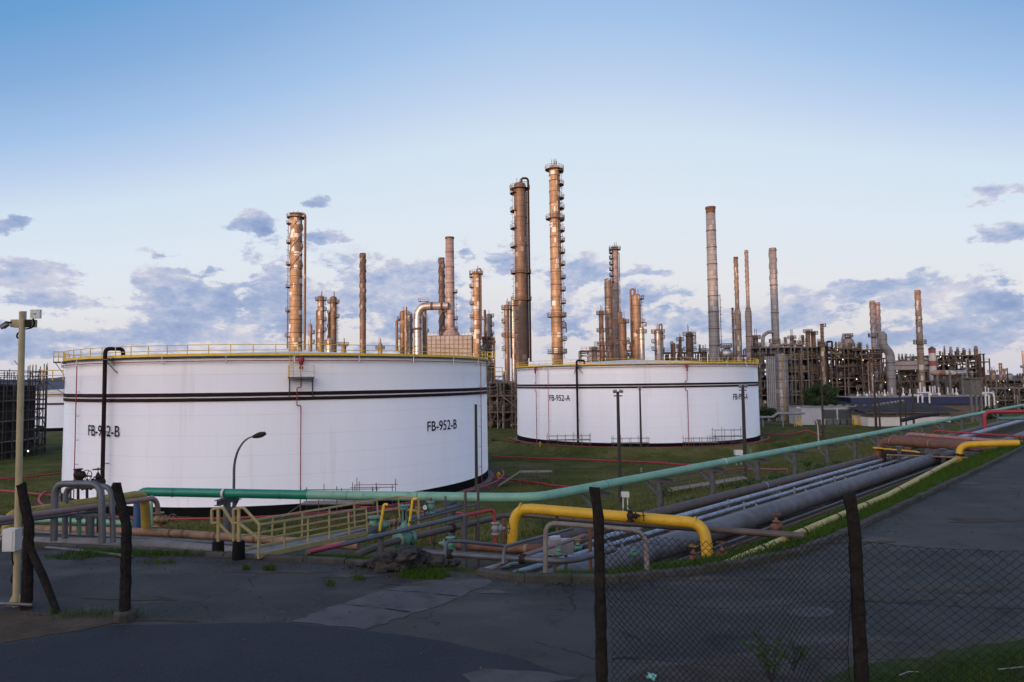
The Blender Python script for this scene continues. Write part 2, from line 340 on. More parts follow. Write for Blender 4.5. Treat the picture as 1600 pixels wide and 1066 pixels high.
# ================================================================== SETTING
def ground():
    def axis(segs):
        out = []
        for a, b, st in segs: out += list(np.arange(a, b, st))
        return np.array(out + [segs[-1][1]])
    xs = axis([(-6000, -600, 600), (-600, -160, 22), (-160, -45, 5), (-45, 60, .7), (60, 200, 4), (200, 600, 25), (600, 6000, 600)])
    ys = axis([(-900, -60, 60), (-60, 8, 8), (8, 62, .6), (62, 130, 1.3), (130, 300, 6), (300, 800, 50), (800, 9000, 820)])
    X, Y = np.meshgrid(xs, ys); Z = terr(X, Y)
    nx, ny = len(xs), len(ys)
    mb = MB(); mb.v = list(zip(X.ravel(), Y.ravel(), Z.ravel()))
    fs = [(j * nx + i, j * nx + i + 1, (j + 1) * nx + i + 1, (j + 1) * nx + i) for j in range(ny - 1) for i in range(nx - 1)]
    mb.f = fs; mb.s = [True] * len(fs)
    m = bpy.data.materials.new('field grass and soil'); m.use_nodes = True; nt = m.node_tree; N = nt.nodes; L = nt.links; p = N['Principled BSDF']
    p.inputs['Roughness'].default_value = 1; p.inputs['Specular IOR Level'].default_value = .1
    tc = N.new('ShaderNodeTexCoord')
    def noise(s, d=6, st=(1, 1, 1), off=(0, 0, 0)):
        mp = N.new('ShaderNodeMapping'); mp.inputs['Scale'].default_value = st; mp.inputs['Location'].default_value = off; L.new(tc.outputs['Object'], mp.inputs[0])
        n = N.new('ShaderNodeTexNoise'); n.inputs['Scale'].default_value = s; n.inputs['Detail'].default_value = d; n.inputs['Roughness'].default_value = .62; L.new(mp.outputs[0], n.inputs[0]); return n.outputs['Fac']
    def mr(x, a, b):
        r = N.new('ShaderNodeMapRange'); L.new(x, r.inputs[0]); r.inputs[1].default_value = a; r.inputs[2].default_value = b; return r.outputs[0]
    def mix(f, a, b):
        x = N.new('ShaderNodeMix'); x.data_type = 'RGBA'; L.new(f, x.inputs[0])
        for k, v in ((6, a), (7, b)):
            if isinstance(v, tuple): x.inputs[k].default_value = (*v, 1)
            else: L.new(v, x.inputs[k])
        return x.outputs[2]
    g = mix(mr(noise(.22), .36, .64), (.046, .060, .011), (.118, .116, .028))
    g = mix(mr(noise(2.2, 8), .4, .7), g, (.040, .050, .012))
    g = mix(mr(noise(.11, 8, off=(9, 3, 0)), .50, .66), g, (.135, .112, .045))
    soil = mix(mr(noise(1.2, 8), .3, .7), (.055, .045, .036), (.10, .085, .07))
    gravel = mix(mr(noise(.5, 8), .3, .7), (.11, .095, .08), (.06, .055, .05))
    at = N.new('ShaderNodeVertexColor'); at.layer_name = 'zone'; sp = N.new('ShaderNodeSeparateColor'); L.new(at.outputs[0], sp.inputs[0])
    def thr(z, nz, w):                       # zone weight broken up by noise
        a = N.new('ShaderNodeMath'); a.operation = 'ADD'; L.new(z, a.inputs[0]); L.new(nz, a.inputs[1]); return mr(a.outputs[0], 1.0 - w, 1.0 + w)
    c = mix(thr(sp.outputs[0], noise(.9, 8), .12), g, soil)
    c = mix(thr(sp.outputs[1], noise(.1, 8), .12), c, gravel)
    L.new(c, p.inputs['Base Color'])
    bp = N.new('ShaderNodeBump'); bp.inputs['Strength'].default_value = .8; bp.inputs['Distance'].default_value = .15; L.new(noise(3, 8), bp.inputs['Height']); L.new(bp.outputs[0], p.inputs['Normal'])
    o = mb.build('ground', m, loc=(0, 0, 0)); struct(o)
    U = kerb_u(X, Y).ravel(); Xr = X.ravel(); Yr = Y.ravel()
    soilw = np.interp(U, [-50, -1, .3, 1.2, 2.6, 3.6, 9, 13, 17, 30], [.9, .9, .35, .1, .25, .72, .62, .45, .22, .05])
    # bare ground by the tank rings and the duckboard walk
    qb = np.hypot(Xr + 28.1, Yr - 88.6); soilw = np.maximum(soilw, np.interp(qb, [25, 27, 29.5], [.8, .6, 0]))
    gravw = np.interp(Yr, [165, 180, 200, 2000], [0, .45, .85, .5])
    ca = o.data.color_attributes.new('zone', 'FLOAT_COLOR', 'POINT')
    ca.data.foreach_set('color', np.stack([soilw, gravw, 0 * soilw, 1 + 0 * soilw], 1).ravel().astype(np.float32))
ground()

def sheet(name, pts, z, material, jit=0, step=.5):
    P = [Vector(p[:2]) for p in pts]; out = []
    for a, b in zip(P, P[1:] + P[:1]):
        n = max(1, int((b - a).length / step)) if jit else 1
        for i in range(n):
            q = a.lerp(b, i / n)
            if jit and i: q = q + Vector((random.gauss(0, jit), random.gauss(0, jit)))
            out.append((q.x, q.y, z))
    mb = MB(); mb.add(out, [tuple(range(len(out)))])
    o = mb.build(name, material, loc=(0, 0, 0))
    bm = bmesh.new(); bm.from_mesh(o.data); bmesh.ops.triangulate(bm, faces=bm.faces)
    for f in bm.faces:
        if f.normal.z < 0: f.normal_flip()
    bm.to_mesh(o.data); bm.free()
    return struct(o)
def asphalt(name, base, alt, speck, crack=0., dust=0., patch=.5):
    m = bpy.data.materials.new(name); m.use_nodes = True; nt = m.node_tree; N = nt.nodes; L = nt.links; p = N['Principled BSDF']
    p.inputs['Roughness'].default_value = .8; p.inputs['Specular IOR Level'].default_value = .25
    tc = N.new('ShaderNodeTexCoord')
    def noise(s, d=6, off=(0, 0, 0), st=(1, 1, 1)):
        mp = N.new('ShaderNodeMapping'); mp.inputs['Location'].default_value = off; mp.inputs['Scale'].default_value = st; L.new(tc.outputs['Object'], mp.inputs[0])
        n = N.new('ShaderNodeTexNoise'); n.inputs['Scale'].default_value = s; n.inputs['Detail'].default_value = d; n.inputs['Roughness'].default_value = .62; L.new(mp.outputs[0], n.inputs[0]); return n.outputs['Fac']
    def mr(x, a, b):
        r = N.new('ShaderNodeMapRange'); L.new(x, r.inputs[0]); r.inputs[1].default_value = a; r.inputs[2].default_value = b; return r.outputs[0]
    def mix(f, a, b):
        x = N.new('ShaderNodeMix'); x.data_type = 'RGBA'; L.new(f, x.inputs[0])
        for k, v in ((6, a), (7, b)):
            if isinstance(v, tuple): x.inputs[k].default_value = (*v, 1)
            else: L.new(v, x.inputs[k])
        return x.outputs[2]
    c = mix(mr(noise(patch, 7), .35, .65), base, alt)
    fine = noise(26, 4); c = mix(mr(fine, .52, .75), c, speck)
    if dust: c = mix(mr(noise(.33, 9, (4, 8, 0), (1, 2.2, 1)), .62 - dust * .12, .80), c, (.105, .098, .09))
    if name.startswith('old'):                  # wide worn and patched stretches, wheel tracks, oil
        c = mix(mr(noise(.16, 5, (3, 1, 0)), .46, .62), c, (.052, .050, .050)); c = mix(mr(noise(.7, 8, (2, 9, 0)), .60, .74), c, (.014, .014, .016)); c = mix(mr(noise(2.6, 8, (8, 3, 0)), .62, .78), c, (.078, .072, .066))
    if crack:
        v = N.new('ShaderNodeTexVoronoi'); v.feature = 'DISTANCE_TO_EDGE'; v.inputs['Scale'].default_value = .55
        wv = N.new('ShaderNodeVectorMath'); wv.operation = 'ADD'
        nz = N.new('ShaderNodeTexNoise'); nz.inputs['Scale'].default_value = 1.3; nz.inputs['Detail'].default_value = 5; L.new(tc.outputs['Object'], nz.inputs[0])
        L.new(tc.outputs['Object'], wv.inputs[0]); L.new(nz.outputs['Color'], wv.inputs[1]); L.new(wv.outputs[0], v.inputs['Vector'])
        lt = mr(v.outputs['Distance'], .022, .004)
        gate = N.new('ShaderNodeMath'); gate.operation = 'MULTIPLY'; L.new(lt, gate.inputs[0]); L.new(mr(noise(.4, 3, (7, 1, 0)), .5, .62), gate.inputs[1])
        c = mix(gate.outputs[0], c, (.012, .012, .012))
    L.new(c, p.inputs['Base Color'])
    b = N.new('ShaderNodeBump'); b.inputs['Strength'].default_value = .55; b.inputs['Distance'].default_value = .015; L.new(noise(34, 5), b.inputs['Height']); L.new(b.outputs[0], p.inputs['Normal'])
    return m
m_road = asphalt('old worn asphalt', (.021, .021, .023), (.038, .036, .036), (.062, .058, .055), crack=1, dust=1.0)
m_pave = asphalt('newer dark asphalt', (.015, .018, .027), (.023, .025, .034), (.036, .038, .047), dust=.0, patch=.45)
m_dirt = mat('dry dirt and dead grass', (.055, .042, .033), (.085, .066, .05), rough=1, scale=2.2, bump=1, c3=(.05, .055, .025), s3=1.5, t3=(.55, .7), spec=.1)
m_slab = mat('path concrete', (.088, .088, .096), (.066, .063, .068), rough=.9, scale=1.2, bump=.3, c3=(.042, .039, .040), s3=1.8, t3=(.52, .72), spec=.25)
road = [k for k in KP] + [(310, 300), (60, -60), (-160, -60)]
sheet('road', road, ZR - .006, m_road)
edge = [(-60, 1035), (0, 1007), (86, 993), (172, 977), (299, 975), (440, 972), (570, 985), (700, 1003), (820, 1030), (945, 1080)]
q = [PZ(x, y, ZR) for x, y in edge]
sheet('pavement', q + [Vector((2.6, -3, 0)), Vector((-14, -3, 0)), Vector((-14, 8, 0))], ZR - .002, m_pave, jit=.02, step=.35)
e2 = [(-80, 1040), (0, 1005), (86, 991), (172, 975), (240, 970), (320, 972), (250, 966), (130, 958), (40, 955), (-120, 958)]
sheet('dirt_patch', [PZ(x, y, ZR) for x, y in e2], ZR + .003, m_dirt, jit=.03, step=.3)
def slab_path():
    rows = [((455, 972), (572, 983)), ((530, 944), (655, 957)), ((600, 921), (722, 932)), ((690, 903), (772, 907))]
    P = [(PZ(a[0], a[1], ZR), PZ(b[0], b[1], ZR)) for a, b in rows]
    mb = MB()
    for (a, b), (c, d) in zip(P, P[1:]):
        g = .012; a2, b2, c2, d2 = a.lerp(c, g), b.lerp(d, g), c.lerp(a, g), d.lerp(b, g)
        n = 8; L1 = [a2.lerp(b2, i / n) for i in range(n + 1)] + [b2.lerp(d2, i / n) for i in range(1, n + 1)] + [d2.lerp(c2, i / n) for i in range(1, n + 1)] + [c2.lerp(a2, i / n) for i in range(1, n)]
        mb.add([(p.x + random.gauss(0, .035), p.y + random.gauss(0, .035), ZR + .002) for p in L1], [tuple(range(len(L1) - 1, -1, -1))])
    struct(mb.build('concrete_path', m_slab, loc=(0, 0, 0)))
slab_path()
def ellipse_sheet(name, px, py, rx, ry, z, m):
    pts = []
    for i in range(26):
        a = 2 * math.pi * i / 26; k = 1 + random.uniform(-.09, .07)
        p = PZ(px + rx * k * math.cos(a), py + ry * k * math.sin(a), ZR); pts.append(p)
    return sheet(name, pts, z, m)
ellipse_sheet('road_patch', 1268, 957, 38, 8, ZR + .002, m_slab)
sheet('slab_patch', [PZ(x, y, ZR) for x, y in [(722, 1054), (760, 1044), (850, 1050), (905, 1060), (820, 1075), (740, 1072)]], ZR + .002, m_slab, jit=.02, step=.2)
m_sand = mat('sandy gravel', (.075, .068, .060), (.045, .042, .038), rough=1, scale=1.6, bump=.8, c3=(.10, .09, .078), s3=1.1, t3=(.5, .7), spec=.1)
sheet('gravel_strip', [PZ(x, y, ZR) for x, y in [(960, 1075), (1010, 1045), (1120, 1026), (1230, 1013), (1345, 998), (1430, 1006), (1600, 992), (1760, 975), (1760, 1110), (1400, 1200), (950, 1200)]], ZR + .004, m_sand, jit=.04, step=.3)
m_turf = mat('verge soil', (.026, .044, .012), (.045, .055, .02), rough=1, scale=3, bump=1, spec=.1)
GV = [PZ(x, y, ZR) for x, y in [(1290, 1063), (1350, 1040), (1470, 1018), (1600, 999), (1760, 978), (1800, 1100), (1500, 1250), (1250, 1200)]]
sheet('verge', GV, ZR + .008, m_turf, jit=.04, step=.3)

# drifts of grit, a broken hollow in the far lane
def drift(name, px, py, rx, ry, m, z, seed=0):
    pts = []; r = random.Random(seed)
    for i in range(40):
        a = 2 * math.pi * i / 40; k = 1 + .28 * math.sin(3 * a + seed) + .18 * math.sin(7 * a + 2 * seed) + r.uniform(-.13, .13); pts.append(PZ(px + rx * k * math.cos(a), py + ry * k * math.sin(a), ZR))
    return sheet(name, pts, z, m)
for i, (x, y, rx, ry, m) in enumerate(((440, 893, 62, 2.6, m_sand), (545, 900, 40, 2.6, m_sand), (1540, 813, 60, 3.2, m_dirt), (1500, 922, 80, 4, m_sand), (1400, 938, 60, 3.5, m_sand), (210, 935, 60, 3, m_sand), (770, 925, 26, 2.6, m_slab), (1130, 905, 90, 3, m_sand), (1490, 758, 34, 2.6, m_sand), (1330, 848, 60, 2.2, m_dirt), (640, 913, 34, 2.4, m_sand))):
    drift('grit_patch', x, y, rx, ry, m, ZR + .0005 + .0004 * i, i)

def kerb():
    mb = MB(); P = [Vector((x, y, 0)) for x, y in KP[1:-1]]
    fine = []
    for a, b in zip(P, P[1:]):
        n = max(1, int((b - a).length / 1.0)); fine += [a.lerp(b, i / n) for i in range(n)]
    for i in range(len(fine) - 1):
        a, b = fine[i], fine[i + 1]; t = (b - a).normalized(); nrm = Vector((-t.y, t.x, 0))
        px = 800 + FP * a.x / a.y
        if 560 < px < 705 and a.y < 25: continue                      # broken away by the rubble
        a = a + nrm * random.uniform(.0, .03); w = .2
        top = ZR + (.13 if a.x > -3 else .10) + random.uniform(-.02, .02); bot = ZR - .2; e = t * .012
        q = [a + e, b - e, b - e + nrm * w, a + e + nrm * w]; c = .025
        vs = [(p.x, p.y, bot) for p in q] + [(p.x, p.y, top - c) for p in q]
        ins = [q[0] + nrm * c, q[1] + nrm * c, q[2] - nrm * c, q[3] - nrm * c]
        vs += [(p.x, p.y, top + random.uniform(-.008, .008)) for p in ins]
        fs = []
        for k in range(4):
            k2 = (k + 1) % 4; fs += [(k, k2, k2 + 4, k + 4), (k + 4, k2 + 4, k2 + 8, k + 8)]
        mb.add(vs, fs + [(8, 9, 10, 11)])
    struct(mb.build('kerb', m_kerb, loc=(0, 0, 0)))
kerb()

def hills():
    m = mat('far hills with haze tint', (.075, .095, .13), (.095, .11, .14), rough=1, scale=.01, spec=0)  # distance haze put into the colour as a bluish grey tint
    mb = MB(); n = 160; vs = []; fs = []
    for i in range(n + 1):
        a = R_(-75) + R_(150) * i / n; d = 3000
        h = 26 + 10 * math.sin(i * .31) + 9 * math.sin(i * .83 + 1) + 4 * math.sin(i * 2.1) + random.uniform(-2, 2) + (26 if i < 60 else 0) * max(0, 1 - abs(i - 38) / 22)
        for dd, hh in ((0, -2), (250, h * .8), (500, h), (1500, -2)):
            vs.append(((d + dd) * math.sin(a), (d + dd) * math.cos(a), hh))
    for i in range(n):
        for k in range(3): fs.append((i * 4 + k, i * 4 + k + 1, i * 4 + 5 + k, i * 4 + 4 + k))
    mb.add(vs, fs, True); struct(mb.build('hills', m, loc=(0, 0, 0)))
hills()
def shade_ridge():                              # unseen ridge added behind the camera, its heights shaped to shade the foreground
    m = mat('shade ridge scrub', (.03, .045, .015), (.05, .06, .025), rough=1, scale=.05, spec=.05)
    d2 = Vector((-SUNV.x, -SUNV.y)).normalized(); p2 = Vector((d2.y, -d2.x))
    S = [-900, -420, -260, -200, -150, -112, -85, -68, -50, -25, 3, 40, 120, 300, 800]
    H = [10, 20, 24, 27, 31, 34, 40, 50, 61, 60, 55, 52, 50, 40, 20]
    ss = np.linspace(-900, 800, 341); hs = np.interp(ss, S, H); tt = [-420, -300, -220, -190, -170, -155, -140, -115, -95]
    ff = [0, .45, .80, .93, 1.0, 1.0, .92, .62, 0]
    mb = MB(); vs = []; fs = []
    for t, f in zip(tt, ff):
        for s_, h in zip(ss, hs):
            p = d2 * t + p2 * s_; j = random.uniform(-1.6, 1.6) if f > .4 else 0
            vs.append((p.x, p.y, 7.5 + (h - 7.5 + j + 1.5 * math.sin(s_ * .23 + t * .02)) * f if f else 7.0))
    k = len(ss)
    for i in range(len(tt) - 1):
        for j in range(k - 1): fs.append((i * k + j, i * k + j + 1, (i + 1) * k + j + 1, (i + 1) * k + j))
    mb.add(vs, fs, True); struct(mb.build('hill', m, loc=(0, 0, 0)))
shade_ridge()
# ================================================================== STORAGE TANKS
def hit_cyl(px, py, c, R):
    d = ray(px, py); dx, dy = d.x, d.y; ox, oy = CAM.x - c[0], CAM.y - c[1]
    A = dx * dx + dy * dy; B = 2 * (ox * dx + oy * dy); Cc = ox * ox + oy * oy - R * R
    D = B * B - 4 * A * Cc
    t = (-B - math.sqrt(D)) / (2 * A) if D > 0 else -B / (2 * A)
    p = CAM + d * t
    return math.atan2(p.x - c[0], p.y - c[1]), p.z
def cyl_pt(c, R, a, z): return Vector((c[0] + R * math.sin(a), c[1] + R * math.cos(a), z))
def seam_paint(name, course):
    """white plate steel: faint horizontal course seams and staggered vertical seams"""
    m = m_white.copy(); m.name = name; nt = m.node_tree; N = nt.nodes; L = nt.links; p = N['Principled BSDF']
    src = p.inputs['Base Color'].links[0].from_socket
    tc = N.new('ShaderNodeTexCoord'); sp = N.new('ShaderNodeSeparateXYZ'); L.new(tc.outputs['Object'], sp.inputs[0])
    def m_(op, a, b=0.0):
        n = N.new('ShaderNodeMath'); n.operation = op
        for i, v in enumerate((a, b)):
            if isinstance(v, (int, float)): n.inputs[i].default_value = v
            else: L.new(v, n.inputs[i])
        return n.outputs[0]
    row = m_('DIVIDE', sp.outputs[2], course); fr = m_('FRACT', row)
    h = m_('LESS_THAN', fr, .022)
    ang = m_('ADD', m_('MULTIPLY', m_('ARCTAN2', sp.outputs[0], sp.outputs[1]), 2.9), m_('MULTIPLY', m_('FLOOR', row), .37))
    v = m_('LESS_THAN', m_('FRACT', ang), .004)
    k = m_('MULTIPLY', m_('MAXIMUM', h, m_('MULTIPLY', v, .6)), .22)
    mx = N.new('ShaderNodeMix'); mx.data_type = 'RGBA'; L.new(k, mx.inputs[0]); L.new(src, mx.inputs[6]); mx.inputs[7].default_value = (.30, .31, .34, 1)
    L.new(mx.outputs[2], p.inputs['Base Color'])
    # dishing of the plates
    nz = N.new('ShaderNodeTexNoise'); nz.inputs['Scale'].default_value = .5; nz.inputs['Detail'].default_value = 3; L.new(tc.outputs['Object'], nz.inputs[0])
    b = N.new('ShaderNodeBump'); b.inputs['Strength'].default_value = .12; b.inputs['Distance'].default_value = .25; L.new(nz.outputs['Fac'], b.inputs['Height']); L.new(b.outputs[0], p.inputs['Normal'])
    return m
m_shell = seam_paint('tank shell plates', 1.9)
def letters(text, c, R, a, z, h, width, material, parent):
    cu = bpy.data.curves.new('lettering', 'FONT'); cu.body = text; cu.size = 1; cu.align_x = 'CENTER'; cu.fill_mode = 'FRONT'; cu.resolution_u = 4
    cu.offset = .006
    to = bpy.data.objects.new('tmp_text', cu); COL.objects.link(to)
    me = bpy.data.meshes.new_from_object(to.evaluated_get(bpy.context.evaluated_depsgraph_get()))
    bpy.data.objects.remove(to); co_ = np.zeros(len(me.vertices) * 3); me.vertices.foreach_get('co', co_); co_ = co_.reshape(-1, 3)
    x = co_[:, 0]; y = co_[:, 1]; x = (x - (x.min() + x.max()) / 2) * width / (x.max() - x.min()); y = (y - y.min()) / (y.max() - y.min()) * h
    mb = MB(); fs = [tuple(p.vertices) for p in me.polygons]
    vs = [cyl_pt(c, R + .03, a - xx / R, z + yy) for xx, yy in zip(x, y)]
    mb.add(vs, fs); bpy.data.meshes.remove(me)
    return mb.build('lettering', material, parent)
def tank(name, label, c, R, H, zb, detail, text=None, stripes=True):
    t = thing(name, label, 'storage tank', (c[0], c[1], zb)); face = math.atan2(-c[0], -c[1])
    N_ = 160 if detail else 72
    nc = 8; prof = []
    for i in range(nc):
        rr = R - .012 * i; prof += [(rr, zb + H * i / nc), (rr, zb + H * (i + 1) / nc)]
    MB().lathe((c[0], c[1], 0), prof, N_).build('shell', m_shell, t)
    MB().lathe((c[0], c[1], 0), [(R + .02, zb), (R + .02, zb + 1.1)], N_).build('bottom_band', m_black, t)
    MB().lathe((c[0], c[1], 0), [(R, zb - .6), (R + .75, zb - .6), (R + .75, zb + .12), (R + .45, zb + .16), (R, zb + .16)], N_, smooth=False).build('foundation_ring', m_conc, t)
    MB().lathe((c[0], c[1], 0), [(R, zb + H), (R * .6, zb + H + .72), (R * .3, zb + H + 1.2), (0.01, zb + H + 1.6)], N_).build('roof', m_roof, t)
    MB().lathe((c[0], c[1], 0), [(R - .1, zb + H - .06), (R + .30, zb + H - .06), (R + .34, zb + H + .05), (R - .1, zb + H + .06)], N_, smooth=False).build('rim', m_steel, t)
    if stripes:
        for za, zc in ((11.27, 11.62), (10.82, 11.14)):
            k = H / 15
            MB().lathe((c[0], c[1], 0), [(R + .022, zb + za * k), (R + .022, zb + zc * k)], N_).build('stripe', m_brownpaint, t)
    # railing and toe board
    nr = int(2 * math.pi * R / 2.0); mb = MB(); w = .062 if detail else .07
    for i in range(nr):
        a = 2 * math.pi * i / nr; p = cyl_pt(c, R + .12, a, zb + H + .05); mb.beam(p, p + Vector((0, 0, 1.08)), w)
    for z in (.58, 1.1):
        mb.tube([cyl_pt(c, R + .12, 2 * math.pi * i / (nr * 2), zb + H + z) for i in range(nr * 2)], w * .55, 5, closed=True)
    mb.build('railing', m_yellow, t)
    MB().lathe((c[0], c[1], 0), [(R + .10, zb + H + .07), (R + .10, zb + H + .30), (R + .13, zb + H + .30), (R + .13, zb + H + .07)], N_, smooth=False).build('toe_board', m_yellow, t)
    # cooling water ring and its brackets
    MB().tube([cyl_pt(c, R + .28, 2 * math.pi * i / N_, zb + H - .42) for i in range(N_)], .05, 6, closed=True).build('spray_ring', m_red, t)
    if detail:
        n = 13
        for i in range(n):
            a = face + (i - n / 2 + .5) * 2 * math.pi / 26; 
            b = MB(); p = cyl_pt(c, R + .36, a, zb + H + .02); b.beam(p, p - Vector((0, 0, .62)), .09, .05); b.beam(p - Vector((0, 0, .6)), cyl_pt(c, R, a, zb + H - .58), .07, .05)
            b.build('bracket', m_whitebox, t)
    return t, face
def riser(t, c, R, H, px, py, zlo=.2, r=.05, jog=None, knee=None):
    a, _ = hit_cyl(px, py, c, R + .3); pts = [cyl_pt(c, R + .3, a, H - .42)]
    if jog:                                   # steps round the wind girder stripe, then a foam chamber at the top
        a2 = a + .35 / R; pts += [cyl_pt(c, R + .3, a, jog + 1.7), cyl_pt(c, R + .3, a2, jog + 1.7), cyl_pt(c, R + .3, a2, jog), cyl_pt(c, R + .3, a, jog)]
    if knee: pts += [cyl_pt(c, R + .3, a, 2.6), cyl_pt(c, R + .3, a + .5 / R, 2.0), cyl_pt(c, R + .3, a + .5 / R, zlo)]
    else: pts += [cyl_pt(c, R + .3, a, zlo)]
    mb = MB().tube(pts, r, 6, br=.12)
    for z in np.arange(2.2, H - 3, 2.4):
        p = cyl_pt(c, R + .3, a, z); mb.beam(p, cyl_pt(c, R - .02, a, z), .05)
    return mb.build('riser_pipe', m_red, t), a
def foam_chamber(t, c, R, H, a, deck=True):
    p = cyl_pt(c, R + .42, a, 0); o = MB().lathe((p.x, p.y, 0), [(.05, H - 1.25), (.2, H - 1.2), (.12, H - .95), (.16, H - .8), (.28, H - .45), (.28, H - .12), (.05, H - .1)], 12).build('foam_chamber', m_red, t)
    if not deck: return
    tg = Vector((math.cos(a), -math.sin(a), 0)); nr = Vector((math.sin(a), math.cos(a), 0)); base = cyl_pt(c, R, a, H - 2.05)
    rot = Matrix((tg, nr, Vector((0, 0, 1)))).transposed()
    d = MB(); d.box(base + nr * .55, (2.4, 1.1, .12), rot)
    for s in (-1, 1): d.beam(base + tg * s * 1.05 + nr * .95, base + tg * s * 1.05 + Vector((0, 0, -1.9)), .08); d.beam(base + tg * s * 1.05 + nr * .02, base + tg * s * 1.05 + Vector((0, 0, -1.9)), .08)
    dk = d.build('platform', m_steel, t)
    r = MB()
    for s in (-1, 0, 1): q = base + tg * s * 1.15 + nr * 1.05; r.beam(q, q + Vector((0, 0, 1.1)), .05)
    for s in (-1, 1):
        q = base + tg * s * 1.15; r.beam(q + Vector((0, 0, 1.1)), q + nr * 1.05 + Vector((0, 0, 1.1)), .05); r.beam(q + Vector((0, 0, .55)), q + nr * 1.05 + Vector((0, 0, .55)), .05)
    for z in (.55, 1.1): r.beam(base - tg * 1.15 + nr * 1.05 + Vector((0, 0, z)), base + tg * 1.15 + nr * 1.05 + Vector((0, 0, z)), .05)
    for s in (.7, 1.05):
        q = base + tg * s + nr * .28; r.beam(q, q + Vector((0, 0, 3.1)), .05)
    for k in range(9): q = base + nr * .28 + Vector((0, 0, .3 + .32 * k)); r.beam(q + tg * .7, q + tg * 1.05, .03)
    r.build('platform_rail', m_yellow, dk)
def vent_pipe_on(t, c, R, H, px, py, r=.19):
    a, _ = hit_cyl(px, py, c, R + .7); tg = Vector((math.cos(a), -math.sin(a), 0)); dn = -1
    p = cyl_pt(c, R + .62, a, 0); z = Vector((0, 0, 1))
    q = p - tg * 1.75
    inn = cyl_pt(c, R - .5, a - 1.0 / R, 0)
    MB().tube([p + z * .3, p + z * (H + .95), inn + z * (H + .95), inn + z * (H + .1)], r, 10, br=.42).build('overflow_pipe', m_brownpaint, t)
    MB().box(p + z * (H - .1), (1.2, 1.0, .1)).build('pipe_collar', m_steel, t)
    for s in (-1, 1): MB().beam(p + z * (H - .15), cyl_pt(c, R, a + s * .9 / R, H - 1.4), .08).build('pipe_bracket', m_steel, t)
    for h in np.arange(2, H - 2, 3): MB().beam(p + z * h, cyl_pt(c, R, a, h), .08).build('pipe_bracket', m_steel, t)
def side_stair(t, c, R, H, px, py, s):
    """landing platforms that project from the rim, seen edge-on at the tank's side"""
    a, _ = hit_cyl(px, py, c, R)
    tg = Vector((math.cos(a), -math.sin(a), 0)); nr = Vector((math.sin(a), math.cos(a), 0)); z = Vector((0, 0, 1)); rot = Matrix((tg, nr, z)).transposed()
    for zz, ext in ((H + .02, 1.0), (H - 2.0, 2.1)):
        b = cyl_pt(c, R, a, zz); d = MB().box(b + nr * ext / 2, (2.0, ext, .12), rot)
        d.beam(b + nr * ext * .85, b - z * 1.4, .07)
        dk = d.build('landing', m_steel, t); r = MB()
        for i in (0, .5, 1):
            for k in (-1, 1): q = b + nr * (.1 + ext * .9 * i) + tg * k * .95; r.beam(q, q + z * 1.15, .05)
        for k in (-1, 1):
            for h in (.6, 1.15): r.beam(b + tg * k * .95 + z * h, b + tg * k * .95 + nr * ext + z * h, .05)
        for h in (.6, 1.15): r.beam(b - tg * .95 + nr * ext + z * h, b + tg * .95 + nr * ext + z * h, .05)
        r.build('landing_rail', m_yellow, dk)
# nearer tank
cB, RB, H0 = (-28.3, 88.7), 25.0, 15.0
tB, fB = tank('storage_tank', 'large white storage tank lettered FB-952-B, nearest, behind the emerald pipe', cB, RB, H0, 0, True)
for px, py, w in ((160, 683, 4.1), (692.5, 673, 4.1)):
    a, z = hit_cyl(px, py, cB, RB); letters('FB-952-B', cB, RB, a, z + .06, 1.07, 4.95, m_black, tB)
for px, jog, kn in ((118, None, 0), (470, 10.3, 0), (752, None, 0)):
    o, a = riser(tB, cB, RB, H0, px, 660, jog=jog)
    if jog: foam_chamber(tB, cB, RB, H0, a)
vent_pipe_on(tB, cB, RB, H0, 161, 650)
side_stair(tB, cB, RB, H0, 99, 590, -1); side_stair(tB, cB, RB, H0, 764, 590, 1)
# farther tank
cA, RA = (25.9, 145.9), 25.0
tA, fA = tank('storage_tank', 'white storage tank lettered FB-952-A, farther one on the mown grass', cA, RA, H0, 0, True)
for px, py in ((874, 627), (1158, 625)):
    a, z = hit_cyl(px, py, cA, RA); letters('FB-952-A', cA, RA, a, z + .06, 1.12, 5.0, m_black, tA)
for px, jog, kn in ((838, 10.3, 0), (857, None, 1), (1075, 10.3, 0)):
    o, a = riser(tA, cA, RA, H0, px, 640, jog=jog, r=.06, knee=kn)
    if jog: foam_chamber(tA, cA, RA, H0, a, False)
vent_pipe_on(tA, cA, RA, H0, 902, 640, .2)
# third tank far left, mostly hidden
tC, fC = tank('storage_tank', 'pale distant storage tank glimpsed between the scaffolding and the nearest tank', (-131, 206), 20, 10.2, 0, False)

def ring_main(name, label, c, R, a0, a1, z, r):
    mb = MB().arc(c, R, z, a0, a1, r, 60, 6)
    for i in range(25):
        a = a0 + (a1 - a0) * i / 24; p = cyl_pt(c, R, a, z); mb.beam(p - Vector((0, 0, z + .2)), p, .1)
    o = mb.build(name, m_red); tag(o, label, 'pipe')
ring_main('fire_water_pipe', 'red fire water pipe curving round the foot of the nearest tank', cB, RB + 2.0, fB - 1.4, fB + 1.5, .45, .10)
ring_main('fire_water_pipe', 'red fire water pipe curving round the foot of the farther tank', cA, RA + 1.6, fA - 1.5, fA + 1.4, .5, .11)

